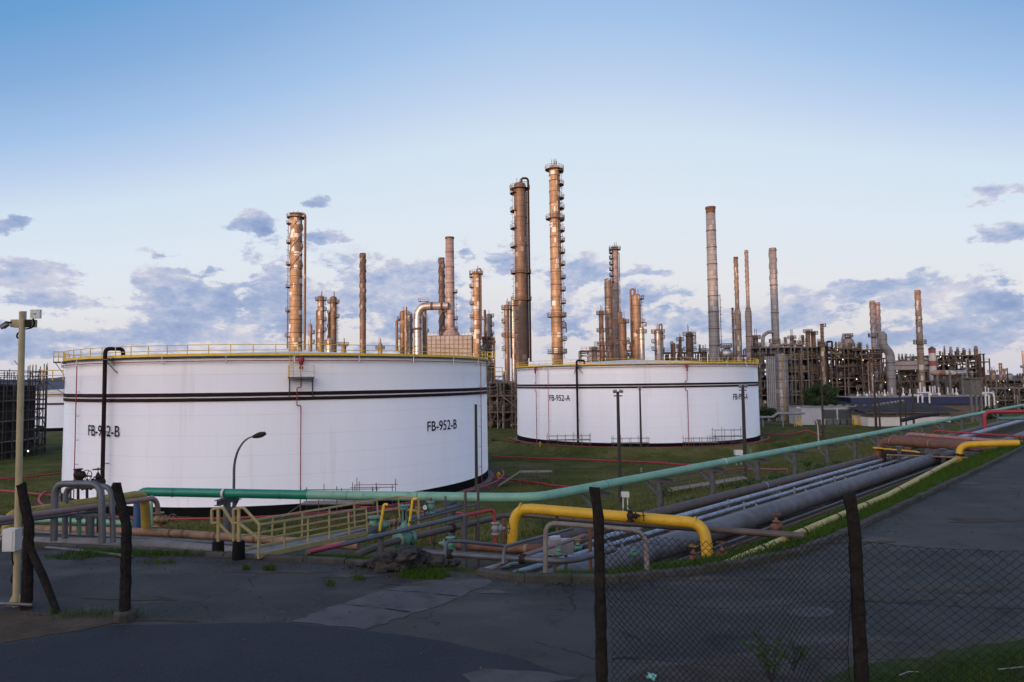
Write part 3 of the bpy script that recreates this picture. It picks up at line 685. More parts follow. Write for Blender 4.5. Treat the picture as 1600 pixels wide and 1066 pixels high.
# scaffolded tank at far left
def scaffold_tank():
    c = (-104.0, 121.0); R = 16.0; H = 12.6
    t = thing('scaffolded_tank', 'dark tank wrapped in rusty scaffolding at the far left', 'tank', (c[0], c[1], 0))
    m = mat('bare dark steel plates', (.03, .026, .025), (.055, .046, .042), rough=.9, scale=.4, spec=.1)
    MB().lathe((c[0], c[1], 0), [(R, 0), (R, H), (R * .5, H + .6), (0.01, H + 1)], 60).build('shell', m, t)
    tb = MB(); pl = MB(); nsp = 62
    for ring, rr in ((0, R + .6), (1, R + 1.9)):
        for i in range(nsp):
            a = 2 * math.pi * i / nsp; p = cyl_pt(c, rr, a, 0); tb.beam(p, p + Vector((0, 0, 15.2 + random.uniform(-1.2, 1.6))), .11)
        for k in range(9):
            z = 1.2 + k * 1.75; tb.tube([cyl_pt(c, rr, 2 * math.pi * i / nsp, z) for i in range(nsp)], .055, 4, closed=True)
            if k > 5: tb.tube([cyl_pt(c, rr, 2 * math.pi * i / nsp, z - .85) for i in range(nsp)], .05, 4, closed=True)
    for i in range(nsp):
        a = 2 * math.pi * i / nsp
        for k in range(9):
            z = 1.2 + k * 1.75; tb.beam(cyl_pt(c, R + .6, a, z), cyl_pt(c, R + 1.9, a, z), .09)
            if (i * 3 + k) % 7 == 0: tb.beam(cyl_pt(c, R + 1.9, a, z), cyl_pt(c, R + 1.9, a + 2 * math.pi / nsp, z + 1.75), .08)
    tb.build('scaffold_tubes', m_scaf, t)
    for k in (1, 3, 5, 7):
        z = 1.26 + k * 1.75
        MB().lathe((c[0], c[1], 0), [(R + .65, z), (R + 1.85, z), (R + 1.85, z + .06), (R + .65, z + .06)], nsp, smooth=False).build('scaffold_boards', m_plank, t)
    for px, py in ((28, 638), (44, 705)):
        a, z = hit_cyl(px, py, c, R + 2.0); p = cyl_pt(c, R + 2.0, a, z)
        MB().lathe(p, [(.01, -.14), (.14, 0), (.01, .14)], 8).build('work_lamp', m_lit, t)
scaffold_tank()

# little access scaffolds round the tank feet
def stage(px, py, w, h, label, dep=None, ramp=0):
    b = G(px, py) if dep is None else Vector((PD(px, py, dep).x, dep, T(PD(px, py, dep).x, dep)))
    t = thing('access_scaffold', label, 'scaffold', b); mb = MB(); d = 1.6
    n = max(2, int(w / 1.3) + 1)
    for i in range(n):
        for y in (-d / 2, d / 2):
            p = b + Vector((-w / 2 + w * i / (n - 1), y, -.3)); mb.beam(p, p + Vector((0, 0, h + .3 + random.uniform(-.2, .5))), .055)
    for z in (.35 * h, .62 * h, .95 * h):
        for y in (-d / 2, d / 2): mb.beam(b + Vector((-w / 2 - .2, y, z)), b + Vector((w / 2 + .2, y, z)), .05)
    for x in (-w / 2, w / 2): mb.beam(b + Vector((x, -d / 2, .62 * h)), b + Vector((x, d / 2, .62 * h)), .05)
    mb.build('tubes', m_scaf, t)
    p = MB()
    for k in range(5): p.box(b + Vector((0, -d / 2 + .16 + k * .32, .62 * h + .06)), (w, .28, .05))
    p.build('planks', m_plank, t)
    if ramp:
        q = MB()
        for k in range(4):
            y = -d / 2 + .2 + k * .36; q.add([b + Vector((ramp * w / 2, y, .62 * h + .08)), b + Vector((ramp * (w / 2 + 2.6), y - 1.2, .1)), b + Vector((ramp * (w / 2 + 2.6), y - .9, .1)), b + Vector((ramp * w / 2, y + .3, .62 * h + .08)),
                  b + Vector((ramp * w / 2, y, .62 * h + .03)), b + Vector((ramp * (w / 2 + 2.6), y - 1.2, .05)), b + Vector((ramp * (w / 2 + 2.6), y - .9, .05)), b + Vector((ramp * w / 2, y + .3, .62 * h + .03))],
                  [(0, 1, 2, 3), (7, 6, 5, 4), (0, 4, 5, 1), (1, 5, 6, 2), (2, 6, 7, 3)])
        q.build('ramp', m_plank, t)
    return t
stage(838, 757, 3.8, 2.4, 'tube scaffold stile with a plank ramp on the open grass', ramp=-1)
stage(890, 695, 7, 2.2, 'low access scaffold left of the brown overflow pipe at the farther tank', dep=118)
stage(985, 698, 6, 2.4, 'access scaffold at the farther tank between two lamp poles', dep=117)
stage(1095, 698, 5.6, 2.2, 'low dark scaffold beside the red riser of the farther tank', dep=118.5)
stage(1138, 694, 5, 3.4, 'taller access scaffold at the farther tank close to its right lettering', dep=121)
stage(530, 795, 6.0, 3.0, 'tube scaffold at the foot of the nearest tank behind the mint pipe', dep=58, ramp=-1)
stage(585, 795, 3.4, 3.3, 'small tube scaffold under the nearest tank right of the plank ramp', dep=60)
# ================================================================== PIPES, VALVES, POLES IN FRONT
def flanges(mb, a, b, r, fr, w=.06):
    """a bolted flange pair at fraction fr of the straight run a-b"""
    a = Vector(a); b = Vector(b); d = (b - a).normalized(); p = a.lerp(b, fr)
    for s in (-1, 1): mb.lathe(p + d * s * w * .6, [(r * .9, -w / 2), (r * 1.6, -w / 2), (r * 1.6, w / 2), (r * .9, w / 2)], 14, smooth=False, axis=d)
    for k in range(8):
        an = k * math.pi / 4; q = d.orthogonal().normalized(); q = (q * math.cos(an) + d.cross(q).normalized() * math.sin(an)) * r * 1.4
        mb.beam(p + q - d * w * 1.6, p + q + d * w * 1.6, w * .35)
def pipe(name, label, pts, r, m, br=None, fl=(), bands=None, n=14, cat='pipe', bandmat=None, sup=None, supmat=None, bw=None):
    """one run of pipe; a plain one is a single mesh, fittings are its children"""
    pts = [Vector(p) for p in pts]; mb = MB().tube(pts, r, n, br=br)
    kids = []
    if bands or fl or sup:
        t = thing(name, label, cat, pts[0]); mb.build('pipe_run', m, t)
        for i, fr in fl:
            k = MB(); flanges(k, pts[i], pts[i + 1], r); k.build('flange', m_dark, t)
        for i, fr in bands or ():
            a, b = pts[i], pts[i + 1]; d = (b - a).normalized(); p = a.lerp(b, fr); w = bw or max(.10, r * .5)
            MB().lathe(p, [(r, -w / 2), (r + .012, -w / 2), (r + .012, w / 2), (r, w / 2)], 16, smooth=False, axis=d).build('band', bandmat or m_dark, t)
        for i, fr in sup or ():
            p = pts[i].lerp(pts[i + 1], fr); zt = T(p.x, p.y); k = MB()
            k.beam((p.x, p.y, zt - .3), (p.x, p.y, p.z - r), max(.12, r * .6)); d = (pts[i + 1] - pts[i]); d.z = 0; d.normalize(); c = Vector((-d.y, d.x, 0))
            k.beam(p - c * r * 1.3 - Vector((0, 0, r)), p + c * r * 1.3 - Vector((0, 0, r)), .14, .06)
            k.build('support', supmat or m_steel, t)
        return t
    o = mb.build(name, m); return tag(o, label, cat)
flanges_ = flanges
def flanges(mb, a, b, r, fr=.5, w=.05): return flanges_(mb, a, b, r, fr, w)

def handwheel(mb, c, axis, R, w):
    axis = Vector(axis).normalized(); u = axis.orthogonal().normalized(); v = axis.cross(u)
    mb.tube([c + (u * math.cos(k * math.pi / 8) + v * math.sin(k * math.pi / 8)) * R for k in range(16)], w, 6, closed=True)
    for k in range(4):
        an = k * math.pi / 2 + .4; mb.beam(c, c + (u * math.cos(an) + v * math.sin(an)) * R, w * 1.3)
    mb.lathe(c, [(.01, -w * 1.5), (w * 2, -w * 1.5), (w * 2, w * 1.5), (.01, w * 1.5)], 8, axis=axis)
def valve(name, label, p, run, up_, s, body, wheel=None, wm=None, cat='valve', yoke=False, wr=.55):
    """gate valve: flanged body on the run direction, bonnet and stem along up_, handwheel at the stem's end"""
    p = Vector(p); run = Vector(run).normalized(); up_ = Vector(up_).normalized()
    t = thing(name, label, cat, p)
    mb = MB().lathe(p, [(.01, -.62 * s), (.46 * s, -.62 * s), (.46 * s, -.52 * s), (.27 * s, -.5 * s), (.30 * s, -.34 * s), (.42 * s, -.15 * s), (.44 * s, 0), (.42 * s, .15 * s), (.30 * s, .34 * s), (.27 * s, .5 * s), (.46 * s, .52 * s), (.46 * s, .62 * s), (.01, .62 * s)], 16, axis=run)
    mb.build('body', body, t)
    b = MB().lathe(p, [(.26 * s, .2 * s), (.25 * s, .52 * s), (.44 * s, .54 * s), (.44 * s, .66 * s), (.24 * s, .70 * s), (.15 * s, .98 * s), (.10 * s, 1.1 * s), (.01, 1.1 * s)], 14, axis=up_)
    if yoke:
        sd_ = run.cross(up_).normalized()
        for k in (-1, 1): b.beam(p + up_ * .98 * s + run * k * .13 * s, p + up_ * 1.75 * s + run * k * .13 * s, .08 * s, .12 * s)
        b.lathe(p + up_ * 1.75 * s, [(.01, -.06 * s), (.22 * s, -.06 * s), (.22 * s, .08 * s), (.12 * s, .2 * s), (.01, .2 * s)], 12, axis=up_)
    bb = b.build('bonnet', body, t)
    L_ = 1.95 if yoke else 1.45
    MB().tube([p + up_ * 1.0 * s, p + up_ * (L_ + .22) * s], .045 * s, 6).build('stem', m_dark, t)
    w = MB(); handwheel(w, p + up_ * L_ * s, up_, wr * s, .04 * s); w.build('handwheel', wm or body, t)
    return t
def gauge(label, p, h=.5):
    p = Vector(p); t = thing('pressure_gauge', label, 'gauge', p)
    MB().tube([p, p + Vector((0, 0, h))], .018, 6).build('stem', m_dark, t)
    d = (CAM - p); d.z = 0; d.normalize(); c = p + Vector((0, 0, h + .09))
    MB().lathe(c, [(.01, -.04), (.1, -.04), (.105, .03), (.085, .03)], 14, axis=d).build('case', m_dark, t)
    MB().lathe(c, [(.088, .02), (.01, .022)], 14, axis=d).build('dial', m_whitebox, t)

# ---- the long green pipeline on its T supports
def green_line():
    zg = 7.42; r = .205
    left = [PZ(205, 769, zg), PZ(500, 772, zg)]
    A0, A1 = PZ(205, 769, zg), PZ(792, 778, zg); bend = C(.4, 0, zg); far = C(150, 0, zg)
    mid = A0.lerp(A1, (490 - 205) / (792 - 205) * 1.02)
    t = thing('green_pipeline', 'long green overhead pipeline, emerald at its left end and mint beyond', 'pipeline', A0)
    MB().tube([A0 + Vector((.35, .45, -2.0)), A0 + Vector((.3, .35, -.9)), A0 + Vector((.3, .1, 0)), mid], r, 20, br=.7).build('emerald_section', m_emerald, t)
    MB().tube([mid, A1, bend, far], r, 20, br=3.0).build('mint_section', m_mint, t)
    d = (A1 - A0).normalized()
    for p, dd in [(A0.lerp(A1, .265), d)] + [(C(s, 0, zg), Vector((DR.x, DR.y, 0))) for s in (16.5, 39, 62, 86)]:
        MB().lathe(p, [(r, -.05), (r + .02, -.05), (r + .02, .05), (r, .05)], 18, smooth=False, axis=dd).build('clamp', m_whitebox, t)
    for s in (5, 12, 19, 26, 33, 42, 51, 60, 70): MB().lathe(C(s, 0, zg), [(r, -.03), (r + .008, -.015), (r + .008, .015), (r, .03)], 18, axis=(DR.x, DR.y, 0)).build('weld_seam', m_valve, t)
    for f in (.12, .42, .6, .78): MB().lathe(A0.lerp(A1, f), [(r, -.03), (r + .008, -.015), (r + .008, .015), (r, .03)], 18, axis=d).build('weld_seam', m_emerald if f < .49 else m_valve, t)
    for s in (8, 20): MB().tube([C(s, 0, zg + .28), C(s, 0, zg + .5)], .05, 6).build('vent_stub', m_valve, t)
    # supports
    pos = [(A0.lerp(A1, f), d) for f in (.265, .86)] + [(C(s, 0, zg), Vector((DR.x, DR.y, 0))) for s in (4.6, 10.0, 15.6, 21.4, 27.2, 33.2, 39.2, 45.2, 52, 59, 67, 76, 86, 97)]
    for i, (p, dd) in enumerate(pos):
        cr = Vector((-dd.y, dd.x, 0)); zt = T(p.x, p.y)
        lab = ('grey steel T support under the emerald end of the green pipeline', 'grey steel T support under the mint pipe left of its bend')[i] if i < 2 else 'grey steel T support under the mint pipe, %s after its bend' % ORD[i - 2]
        s = thing('pipe_support', lab, 'pipe support', (p.x, p.y, zt), 'T supports under the green pipeline')
        q = p - Vector((0, 0, r + .02)); px_ = p + cr * .25
        MB().tube([(px_.x, px_.y, zt - .3), (px_.x, px_.y, q.z - .24)], .16, 12).build('post', m_steel, s)
        b = MB(); a0 = q - cr * .55 - Vector((0, 0, .12)); a1 = q + cr * 1.25 - Vector((0, 0, .12))
        e = Vector((0, 0, .11)); b.beam(a0 + e, a1 + e, .26, .03); b.beam(a0 - e, a1 - e, .26, .03); b.beam(a0, a1, .03, .2)
        b.build('crossbeam', m_steel, s)
        MB().beam((px_.x, px_.y, q.z - 1.0), q + cr * 1.1 - Vector((0, 0, .25)), .12, .12).build('brace', m_steel, s)
green_line()

# ---- corridor on the right: parallel lines running away beside the road
def cline(name, label, off, z, r, m, s0, s1, **k):
    return pipe(name, label, [C(s0, off, z), C((s0 + s1) / 2, off, z), C(s1, off, z)], r, m, **k)
xe = PD(1369, 716, 53.6); xt = PD(1377, 689, 53.6); xend = PD(1563, 701, 45.6); xn = C(-3.6, -1.6, 6.05); xdir = (xend - xt).normalized(); xside = Vector((-xdir.y, xdir.x, 0))
def X(f, side=0.0, z=None):                     # along the crossover from the elbow (0) to the road (1), shifted away from the camera by side
    p = xt.lerp(xend, f) + xside * side
    return Vector((p.x, p.y, p.z if z is None else z))
pipe('brown_pipe', 'long thick brown pipe nearest the T supports, ending at the crossover elbow', [xn, Vector((xe.x, xe.y, 6.05))], .245, m_brownpipe, bands=[(0, .53)], bandmat=m_silver, sup=[(0, .2), (0, .45), (0, .7), (0, .9)], n=18)
pipe('rusty_pipe', 'fat brown rusty pipe elbowing up and across toward the road at the crossover', [Vector((xe.x, xe.y, 5.8)), xt, xend], .32, m_rust, br=.8, bands=[(0, .2), (1, .1), (1, .45)], bandmat=m_mauve, bw=.06, n=18)
cline('silver_pipe', 'bright silver pipe beside the thick brown pipe', -3.1, 6.12, .115, m_silver, -7, 36.6, sup=[(0, .3), (0, .8), (1, .3), (1, .8)])
cline('silver_pipe', 'middle one of the three silver pipes in the corridor', -3.85, 6.05, .10, m_silver, -8, 60, sup=[(0, .3), (0, .6), (1, .2), (1, .7)])
cline('silver_pipe', 'blue grey silver pipe on the roadward side of its pair', -4.45, 6.0, .095, m_bluegrey, -8.6, 60, sup=[(0, .3), (0, .6), (1, .2)])
cline('silver_pipe', 'very thin bright silver pipe low beside the blue grey one', -4.85, 6.12, .05, m_silver, -8, 36)
cline('brown_pipe', 'slim brown pipe in the shade between thick brown and bright silver', -2.45, 5.9, .11, m_brownpipe, -5, 36)
cline('rusty_pipe', 'rust brown pipe low along the far flank of the big jacketed pipe', -5.85, 5.85, .1, m_rust, -7, 36)
cline('silver_pipe', 'thin grey line on the roadward flank of the big jacketed pipe', -7.6, 6.35, .05, m_steel, -5, 36)
cline('rusty_pipe', 'thin rusty line in the shadow between jacketed pipe and verge', -8.1, 6.4, .045, m_rust, -5, 36)
cline('rusty_pipe', 'thin rusty pipe low in the shadow between the silver pipes and the big jacketed pipe', -5.15, 5.95, .07, m_rust, -8.5, 36, sup=[(0, .5), (1, .5)])
cline('rusty_pipe', 'thin brown pipe close along the big jacketed pipe', -5.5, 6.05, .075, m_mauve, -8, 36, sup=[(0, .5), (1, .5)])
pipe('jacketed_pipe', 'big grey jacketed pipe in the middle of the corridor', [C(-7.2, -6.6, 6.52), C(20, -6.6, 6.52), C(39, -6.6, 6.52)], .39, m_insul, n=24, bands=[(0, .15), (0, .32), (0, .49), (0, .66), (0, .83), (1, .1), (1, .4), (1, .7)], bandmat=m_insul, sup=[(0, .3), (0, .75), (1, .6)])
ye = PD(1497, 730, 41.6)
pipe('pale_yellow_pipe', 'faded yellow pipe with black bands along the road verge', [C(-5.6, -11.62, 7.77), C(8, -11.4, 7.76), Vector((ye.x, ye.y, 7.38))], .125, m_paleyellow, bands=[(0, .17), (0, .38), (0, .59), (0, .80), (1, .1), (1, .5)], n=14)
# crossover at the culvert
pipe('yellow_pipe', 'yellow pipe rising from the verge and turning toward the road at the crossover', [Vector((ye.x, ye.y, 7.0)), PD(1500, 695, 41.6), PD(1592, 692, 40.6)], .185, m_brightyellow, br=.5, fl=[(0, .15)])
pipe('pink_pipe', 'faded pink pipe behind the brown one on the crossover', [X(.03, 2.6, 6.4), X(.02, 2.6, 7.8), X(.75, 2.5, 7.75), X(1.0, 4.2, 7.65)], .155, m_pink, br=.5, bands=[(1, .25), (1, .85)], bandmat=m_silver)
pipe('rusty_pipe', 'rusty pipe lying between the pink and brown crossover pipes', [X(.0, 1.2, 7.55), X(1.0, 1.2, 7.55)], .22, m_rust, n=12)
pipe('red_pipe', 'slim red pipe along the far edge of the crossover', [X(.12, 4.6, 6.5), X(.12, 4.6, 8.02), X(1.05, 4.6, 8.0)], .07, m_red, br=.3)
pipe('dark_pipe', 'black pipe looping under the crossover', [X(.16, -1.6, 5.8), X(.16, -1.6, 6.75), X(.95, -1.6, 6.75)], .16, m_dark, br=.4)
pipe('yellow_pipe', 'thin yellow pipe tucked below the brown crossover pipe', [X(-.02, -.7, 6.85), X(.42, -.7, 6.85), X(.42, -.7, 5.9)], .065, m_brightyellow, br=.3)
pipe('tan_pipe', 'thin tan rail pipe under the yellow crossover elbow', [X(.24, -2.2, 6.6), X(.92, -2.2, 6.95)], .06, m_tan)
for i, (f, sd2, ht) in enumerate(((.1, -.5, 7.1), (.14, -.2, 7.1), (.2, -.5, 7.1), (.33, -1.9, 7.3), (.42, -.5, 7.1), (.60, -.7, 7.2), (.70, -1.9, 7.4), (.77, -1.2, 7.4), (.86, -.6, 7.4))):
    b = X(f, sd2); zt = T(b.x, b.y); lab = 'grey steel post under the crossover pipes, %s counted from the brown elbow' % ORD[i]
    t = thing('crossover_post', lab, 'pipe support', (b.x, b.y, zt), 'posts under the crossover'); mb = MB()
    mb.beam((b.x, b.y, zt - .3), (b.x, b.y, ht - .1), .2, .2); mb.build('post', m_steel, t)
    MB().box((b.x, b.y, ht - .05), (.42, .42, .05)).build('cap_plate', m_steel, t)
# culvert wall behind the posts
w0, w1 = X(.02, 6), X(1.02, 6)
o = MB().box(((w0.x + w1.x) / 2, (w0.y + w1.y) / 2, 6.0), (10.2, .4, 1.9), Matrix.Rotation(math.atan2(xdir.y, xdir.x), 3, 'Z')).build('culvert_wall', m_conc); tag(o, 'low concrete wall in the shadow under the crossover', 'wall')
# beyond the crossover
pipe('red_pipe', 'bright red pipe standing up beside the mint pipeline at the far right', [C(73, -2.6, 5.5), C(73, -2.6, 8.15), C(80, -16, 8.3)], .2, m_red, br=.7, n=14)
pipe('dark_green_pipe', 'dark green pipe below the bright red one at the far right', [C(74.5, -3.6, 7.35), C(83, -17, 7.4)], .2, m_valve, n=12)
cline('brown_pipe', 'brown pipe continuing past the crossover under the mint pipeline', -1.6, 6.05, .31, m_brownpipe, 47, 110, n=12)
cline('silver_pipe', 'silver pipe continuing past the crossover at the right edge', -3.4, 6.25, .25, m_silver, 47, 112, n=12)
cline('jacketed_pipe', 'grey jacketed pipe emerging beyond the crossover at the right edge', -8.6, 6.7, .45, m_insul, 46, 120, n=14)
cline('pale_pipe', 'pale mauve pipe leaving the crossover along the road', -10.6, 7.45, .26, m_mauve, 43.2, 100, n=12)
# small sleepers that carry the thin corridor lines
for i, s in enumerate((0, 5.5, 11, 17, 23, 29.5)):
    a, b = C(s, -2.6, 5.78), C(s, -5.8, 5.7); t = thing('pipe_sleeper', 'low concrete sleeper across the corridor under the silver pipes, %s from the near end' % ORD[i], 'pipe support', (a + b) / 2, 'sleepers under the silver pipes')
    MB().beam(a, b, .25, .26).build('beam', m_conc, t)
    for f in (.16, .42, .62): q = a.lerp(b, f) + Vector((0, 0, .1)); MB().beam(q, q + Vector((0, 0, .42)), .09).build('guide_post', m_lampgrey, t)

# ---- left corridor
def q(px, py, z): return PZ(px, py, z)
def V(px, py, p): """the point above or below p that shows at height py""" ; return PD(px, py, p.y)
pA = q(33, 831, 7.2); 
yl = [q(8, 836, 6.9)]; yl = [PD(12, 838, 20.2), PD(16, 806, 20.4), PD(226, 772, 27.5), PD(229, 826, 27.7)]
pipe('mustard_pipe', 'weathered mustard pipe dipping at both ends, left of the emerald pipe', yl, .175, m_mustard, br=.55, n=16)
pk = [PD(-60, 822, 17.0), PD(0, 812, 18.5), PD(246, 778, 25.8), PD(247, 822, 25.9)]
pipe('mauve_pipe', 'slim mauve pink pipe bending down in front of the mustard pipe', pk, .09, m_mauve, br=.45, n=12)
valve('brass_valve', 'small brass valve under the bend of the mauve pink pipe', PD(248, 812, 25.9), (0, 0, 1), (1, -.3, 0), .42, m_brass, wm=m_brass)
pipe('loop_pipe', 'nearer grey inverted U pipe loop on the left', [PD(84, 846, 21.0), PD(86, 756, 21.2), PD(158, 756, 20.6), PD(160, 850, 20.4)], .10, m_steel, br=.42, n=14)
pipe('loop_pipe', 'farther grey inverted U pipe loop half hidden by the nearer one', [PD(101, 842, 22.6), PD(103, 760, 22.8), PD(174, 760, 22.2), PD(177, 848, 21.9)], .085, m_steel, br=.36, n=14)
pipe('wrapped_pipe', 'long pale grey wrapped pipe lying behind the kerb on the left', [q(-80, 838, 7.0), q(50, 848, 7.0), q(240, 852, 7.0), q(395, 866, 6.95)], .2, m_concpipe, n=18, bands=[(1, .3), (1, .75), (2, .4)], bandmat=m_concpipe)
pipe('steel_blue_pipe', 'narrow steel blue pipe above the pale wrapped pipe', [q(-60, 826, 6.85), q(180, 838, 6.85), q(455, 856, 6.75)], .065, m_bluegrey, n=10)
pipe('tan_pipe', 'tan rust stained pipe with dark bands lying behind the loops', [q(40, 826, 6.45), q(250, 832, 6.45), q(560, 853, 6.3)], .155, m_tan, n=16, bands=[(1, .06), (1, .13), (1, .3), (1, .5)], bandmat=m_rust)
pipe('mint_pipe', 'pale mint pipe low on the ground behind the grey loops', [PZ(-50, 808, 6.3), PZ(48, 812, 6.3), PZ(206, 818, 6.25)], .13, m_mint, n=12)
pipe('blue_pipe', 'short blue pipe standing beside the emerald down bend', [PD(214, 782, 29.6), PD(214, 826, 29.4)], .14, m_blue, n=10)
pipe('thin_green_pipe', 'thin pale green riser just right of the mustard down bend', [PD(237, 774, 28.6), PD(237, 824, 28.4)], .055, m_mint, n=8)
pipe('ground_pipe', 'thin blue grey pipe lying on the ground at the kerb edge left', [q(52, 853, 7.95), q(130, 861, 7.97), q(207, 870, 8.0)], .045, m_bluegrey, n=8)
pipe('conduit', 'thin grey conduit slanting under the mauve pink pipe', [PD(-20, 822, 19.5), PD(60, 811, 20.5), PD(152, 799, 22.5)], .045, m_steel, n=8)
for i, (x, y0, y1, d) in enumerate(((124, 810, 836, 22.0), (141, 806, 838, 21.6), (110, 765, 834, 23.6))):
    a = PD(x, y1, d); b = PD(x, y0, d); t = thing('stub_post', ('short mint stub post between the legs of the grey loops', 'short grey T stub post between the grey loops', 'slim dark stanchion rising inside the grey loops')[i], 'post', a)
    MB().tube([a, b], (.06, .12, .035)[i], 8).build('post', (m_valve, m_steel, m_steel)[i], t); MB().box(b, ((.14, 1.1, .09)[i], .14, .07)).build('cap', m_steel, t)
for i, (x, y, d) in enumerate(((122, 742, 24.5), (136, 752, 24.5), (153, 745, 24.5))):
    a = PD(x, 775, d); b = PD(x, y, d)
    if i == 0: valve('gate_valve', 'dark gate valve with a funnel top in front of the nearest tank', b, (0, 0, 1), (1, -.5, 0), .34, m_dark)
    else: valve('stem_valve', ('small dark stem valve between the funnel valve and brown overflow pipe', 'dark funnel topped stem valve close to the brown overflow pipe')[i - 1], b - Vector((0, 0, .2)), (1, 0, 0), (0, 0, 1), .2 + .06 * i, m_dark)
    pipe('valve_riser', ('dark riser under the funnel topped gate valve', 'dark riser under the small stem valve', 'dark riser nearest the brown overflow pipe')[i], [PD(x, 832, d - .4), b], .045, m_dark, n=8)

# fire water mains on the field
def ground_pipe(label, pix, r=.10, m=None, lift=.35):
    P = [G(x, y) for x, y in pix]; pts = []
    for a, b in zip(P, P[1:]):
        n = max(2, int((b - a).length / 3)); pts += [a.lerp(b, i / n) for i in range(n)]
    pts.append(P[-1]); pts = [Vector((p.x, p.y, T(p.x, p.y) + lift)) for p in pts]
    mb = MB().tube(pts, r, 8)
    t = thing('fire_water_pipe', label, 'pipe', pts[0]); mb.build('pipe_run', m or m_red, t)
    for p in pts[::2]: MB().beam(p - Vector((0, 0, lift + .3)), p, .09).build('pipe_saddle', m_conc, t)
ground_pipe('red fire water pipe on the grass between the two lettered tanks, upper line', [(768, 717), (880, 721), (990, 725), (1110, 729)], .13)
ground_pipe('red fire water pipe on the grass passing the plank ramp stile', [(770, 752), (840, 759), (930, 768)], .11)
ground_pipe('red fire water pipe left of the nearest tank, upper line', [(-40, 756), (40, 750), (104, 742)], .11)
ground_pipe('red fire water pipe left of the nearest tank, lower line', [(-40, 768), (40, 775), (110, 782)], .10)
ground_pipe('red fire water pipe low in front of the nearest tank', [(240, 800), (330, 800), (420, 800), (480, 794), (520, 796)], .10)
ground_pipe('red fire water pipe behind the yellow stair toward the valves', [(520, 796), (600, 800), (700, 806), (735, 810)], .09)
ground_pipe('red fire water pipe running right from the farther tank', [(1190, 680), (1230, 683), (1290, 684)], .12)
ground_pipe('red fire water pipe in the field below the mint pipeline', [(1080, 741), (1160, 737), (1230, 740)], .09)
ground_pipe('red fire water pipe in the gap between the tanks, far line', [(770, 668), (806, 664)], .14)
ground_pipe('dark pipe on the ground in the gap between the tanks', [(768, 690), (830, 690), (905, 696)], .13, m_dark)

# ---- central manifold
pipe('yellow_loop_pipe', 'bright yellow inverted U pipe in the centre foreground', [PD(800, 853, 22.6), PD(804, 793, 22.7), PD(1100, 818, 20.0), PD(1106, 872, 19.8)], .165, m_brightyellow, br=.75, n=22, bands=[(0, .3), (1, .04), (1, .36), (1, .71), (1, .96), (2, .6)], bandmat=m_brightyellow, bw=.05)
valve('cast_valve', 'dark cast valve with a side handwheel on the bright yellow pipe', PD(985, 806, 20.6), (0, 0, 1), (1, -.12, .03), .26, m_dark, wr=.62)
pipe('brown_pipe', 'brown pipe rising through the mint gate valve to the right', [PD(556, 868, 19.3), PD(600, 850, 20.4), PD(788, 806, 26.4), PD(815, 804, 26.2), PD(940, 815, 23.4), PD(1258, 838, 19.4)], .10, m_brownpipe, br=.5, n=14, fl=[(1, .3)], bands=[(3, .4), (4, .55), (4, .62)], bandmat=m_brownpipe)
pipe('grey_pipe', 'grey pipe with crimson ends running above the brown pipe', [PD(478, 864, 17.8), PD(560, 845, 18.8), PD(725, 806, 21.4)], .065, m_bluegrey, n=10)
pipe('crimson_pipe', 'crimson pipe continuing the grey one and bending down to a valve', [PD(725, 806, 21.4), PD(772, 796, 22.1), PD(774, 852, 22.0)], .05, m_red, br=.18, n=10)
pipe('crimson_pipe', 'crimson pink pipe end slanting into the grass by the yellow stair', [PD(483, 862, 17.7), PD(596, 836, 19.5)], .055, mat('crimson pink paint', (.36, .05, .10), (.28, .045, .08), rough=.45), n=8)
valve('steel_valve', 'small steel valve on the crimson down pipe', PD(774, 826, 22.0), (0, 0, 1), (1, -.2, .05), .30, m_lampgrey, wm=m_brass)
pipe('grey_loop_pipe', 'grey brown inverted U pipe in front of the bright yellow pipe', [PD(852, 896, 16.2), PD(853, 817, 16.3), PD(933, 823, 16.2), PD(996, 829, 16.0), PD(1009, 842, 16.0), PD(1011, 890, 15.9)], .06, mat('grey brown pipe', (.19, .165, .145), (.13, .11, .10), rough=.6, scale=3, c3=(.22, .13, .08), s3=3, t3=(.6, .75)), br=.25, n=12)
pipe('diagonal_pipe', 'grey pipe with a rust red foot slanting up across the manifold', [PD(766, 890, 16.7), PD(800, 874, 17.6), PD(914, 837, 20.0)], .055, mat('slanting pipe paint', (.17, .16, .165), (.20, .10, .085), rough=.6, scale=1.2), n=10)
pipe('grey_pipe', 'grey pipe lying level across the front of the manifold', [PD(648, 862, 18.2), PD(760, 870, 17.6), PD(875, 877, 16.9), PD(905, 874, 17.2), PD(960, 858, 18.6)], .08, m_bluegrey, br=.5, n=12, fl=[(0, .3), (1, .6)])
pipe('thin_rail_pipe', 'thin grey pipe bent down beside the broken kerb', [PD(694, 880, 17.0), PD(697, 846, 17.3), PD(720, 846, 17.5), PD(786, 853, 18.4)], .045, m_steel, br=.12, n=8)
pipe('thin_rail_pipe', 'thin grey pipe bent down in the middle of the manifold', [PD(786, 882, 17.0), PD(788, 855, 17.2), PD(800, 851, 17.5), PD(895, 826, 20.5)], .045, m_steel, br=.12, n=8)
pipe('rusty_pipe', 'short thick rust orange pipe at the foot of the yellow loop', [PD(700, 852, 22.6), PD(775, 857, 21.6), PD(842, 858, 21.2), PD(900, 848, 22.6), PD(960, 822, 26)], .125, m_rust, br=.6, n=14, bands=[(1, .7)], bandmat=m_tan)
pipe('grey_pipe', 'dark grey pipe rising behind the yellow rails toward the mint pipeline', [PD(560, 832, 24.5), PD(640, 812, 26.5), PD(720, 790, 29.5)], .105, m_steel, n=12)
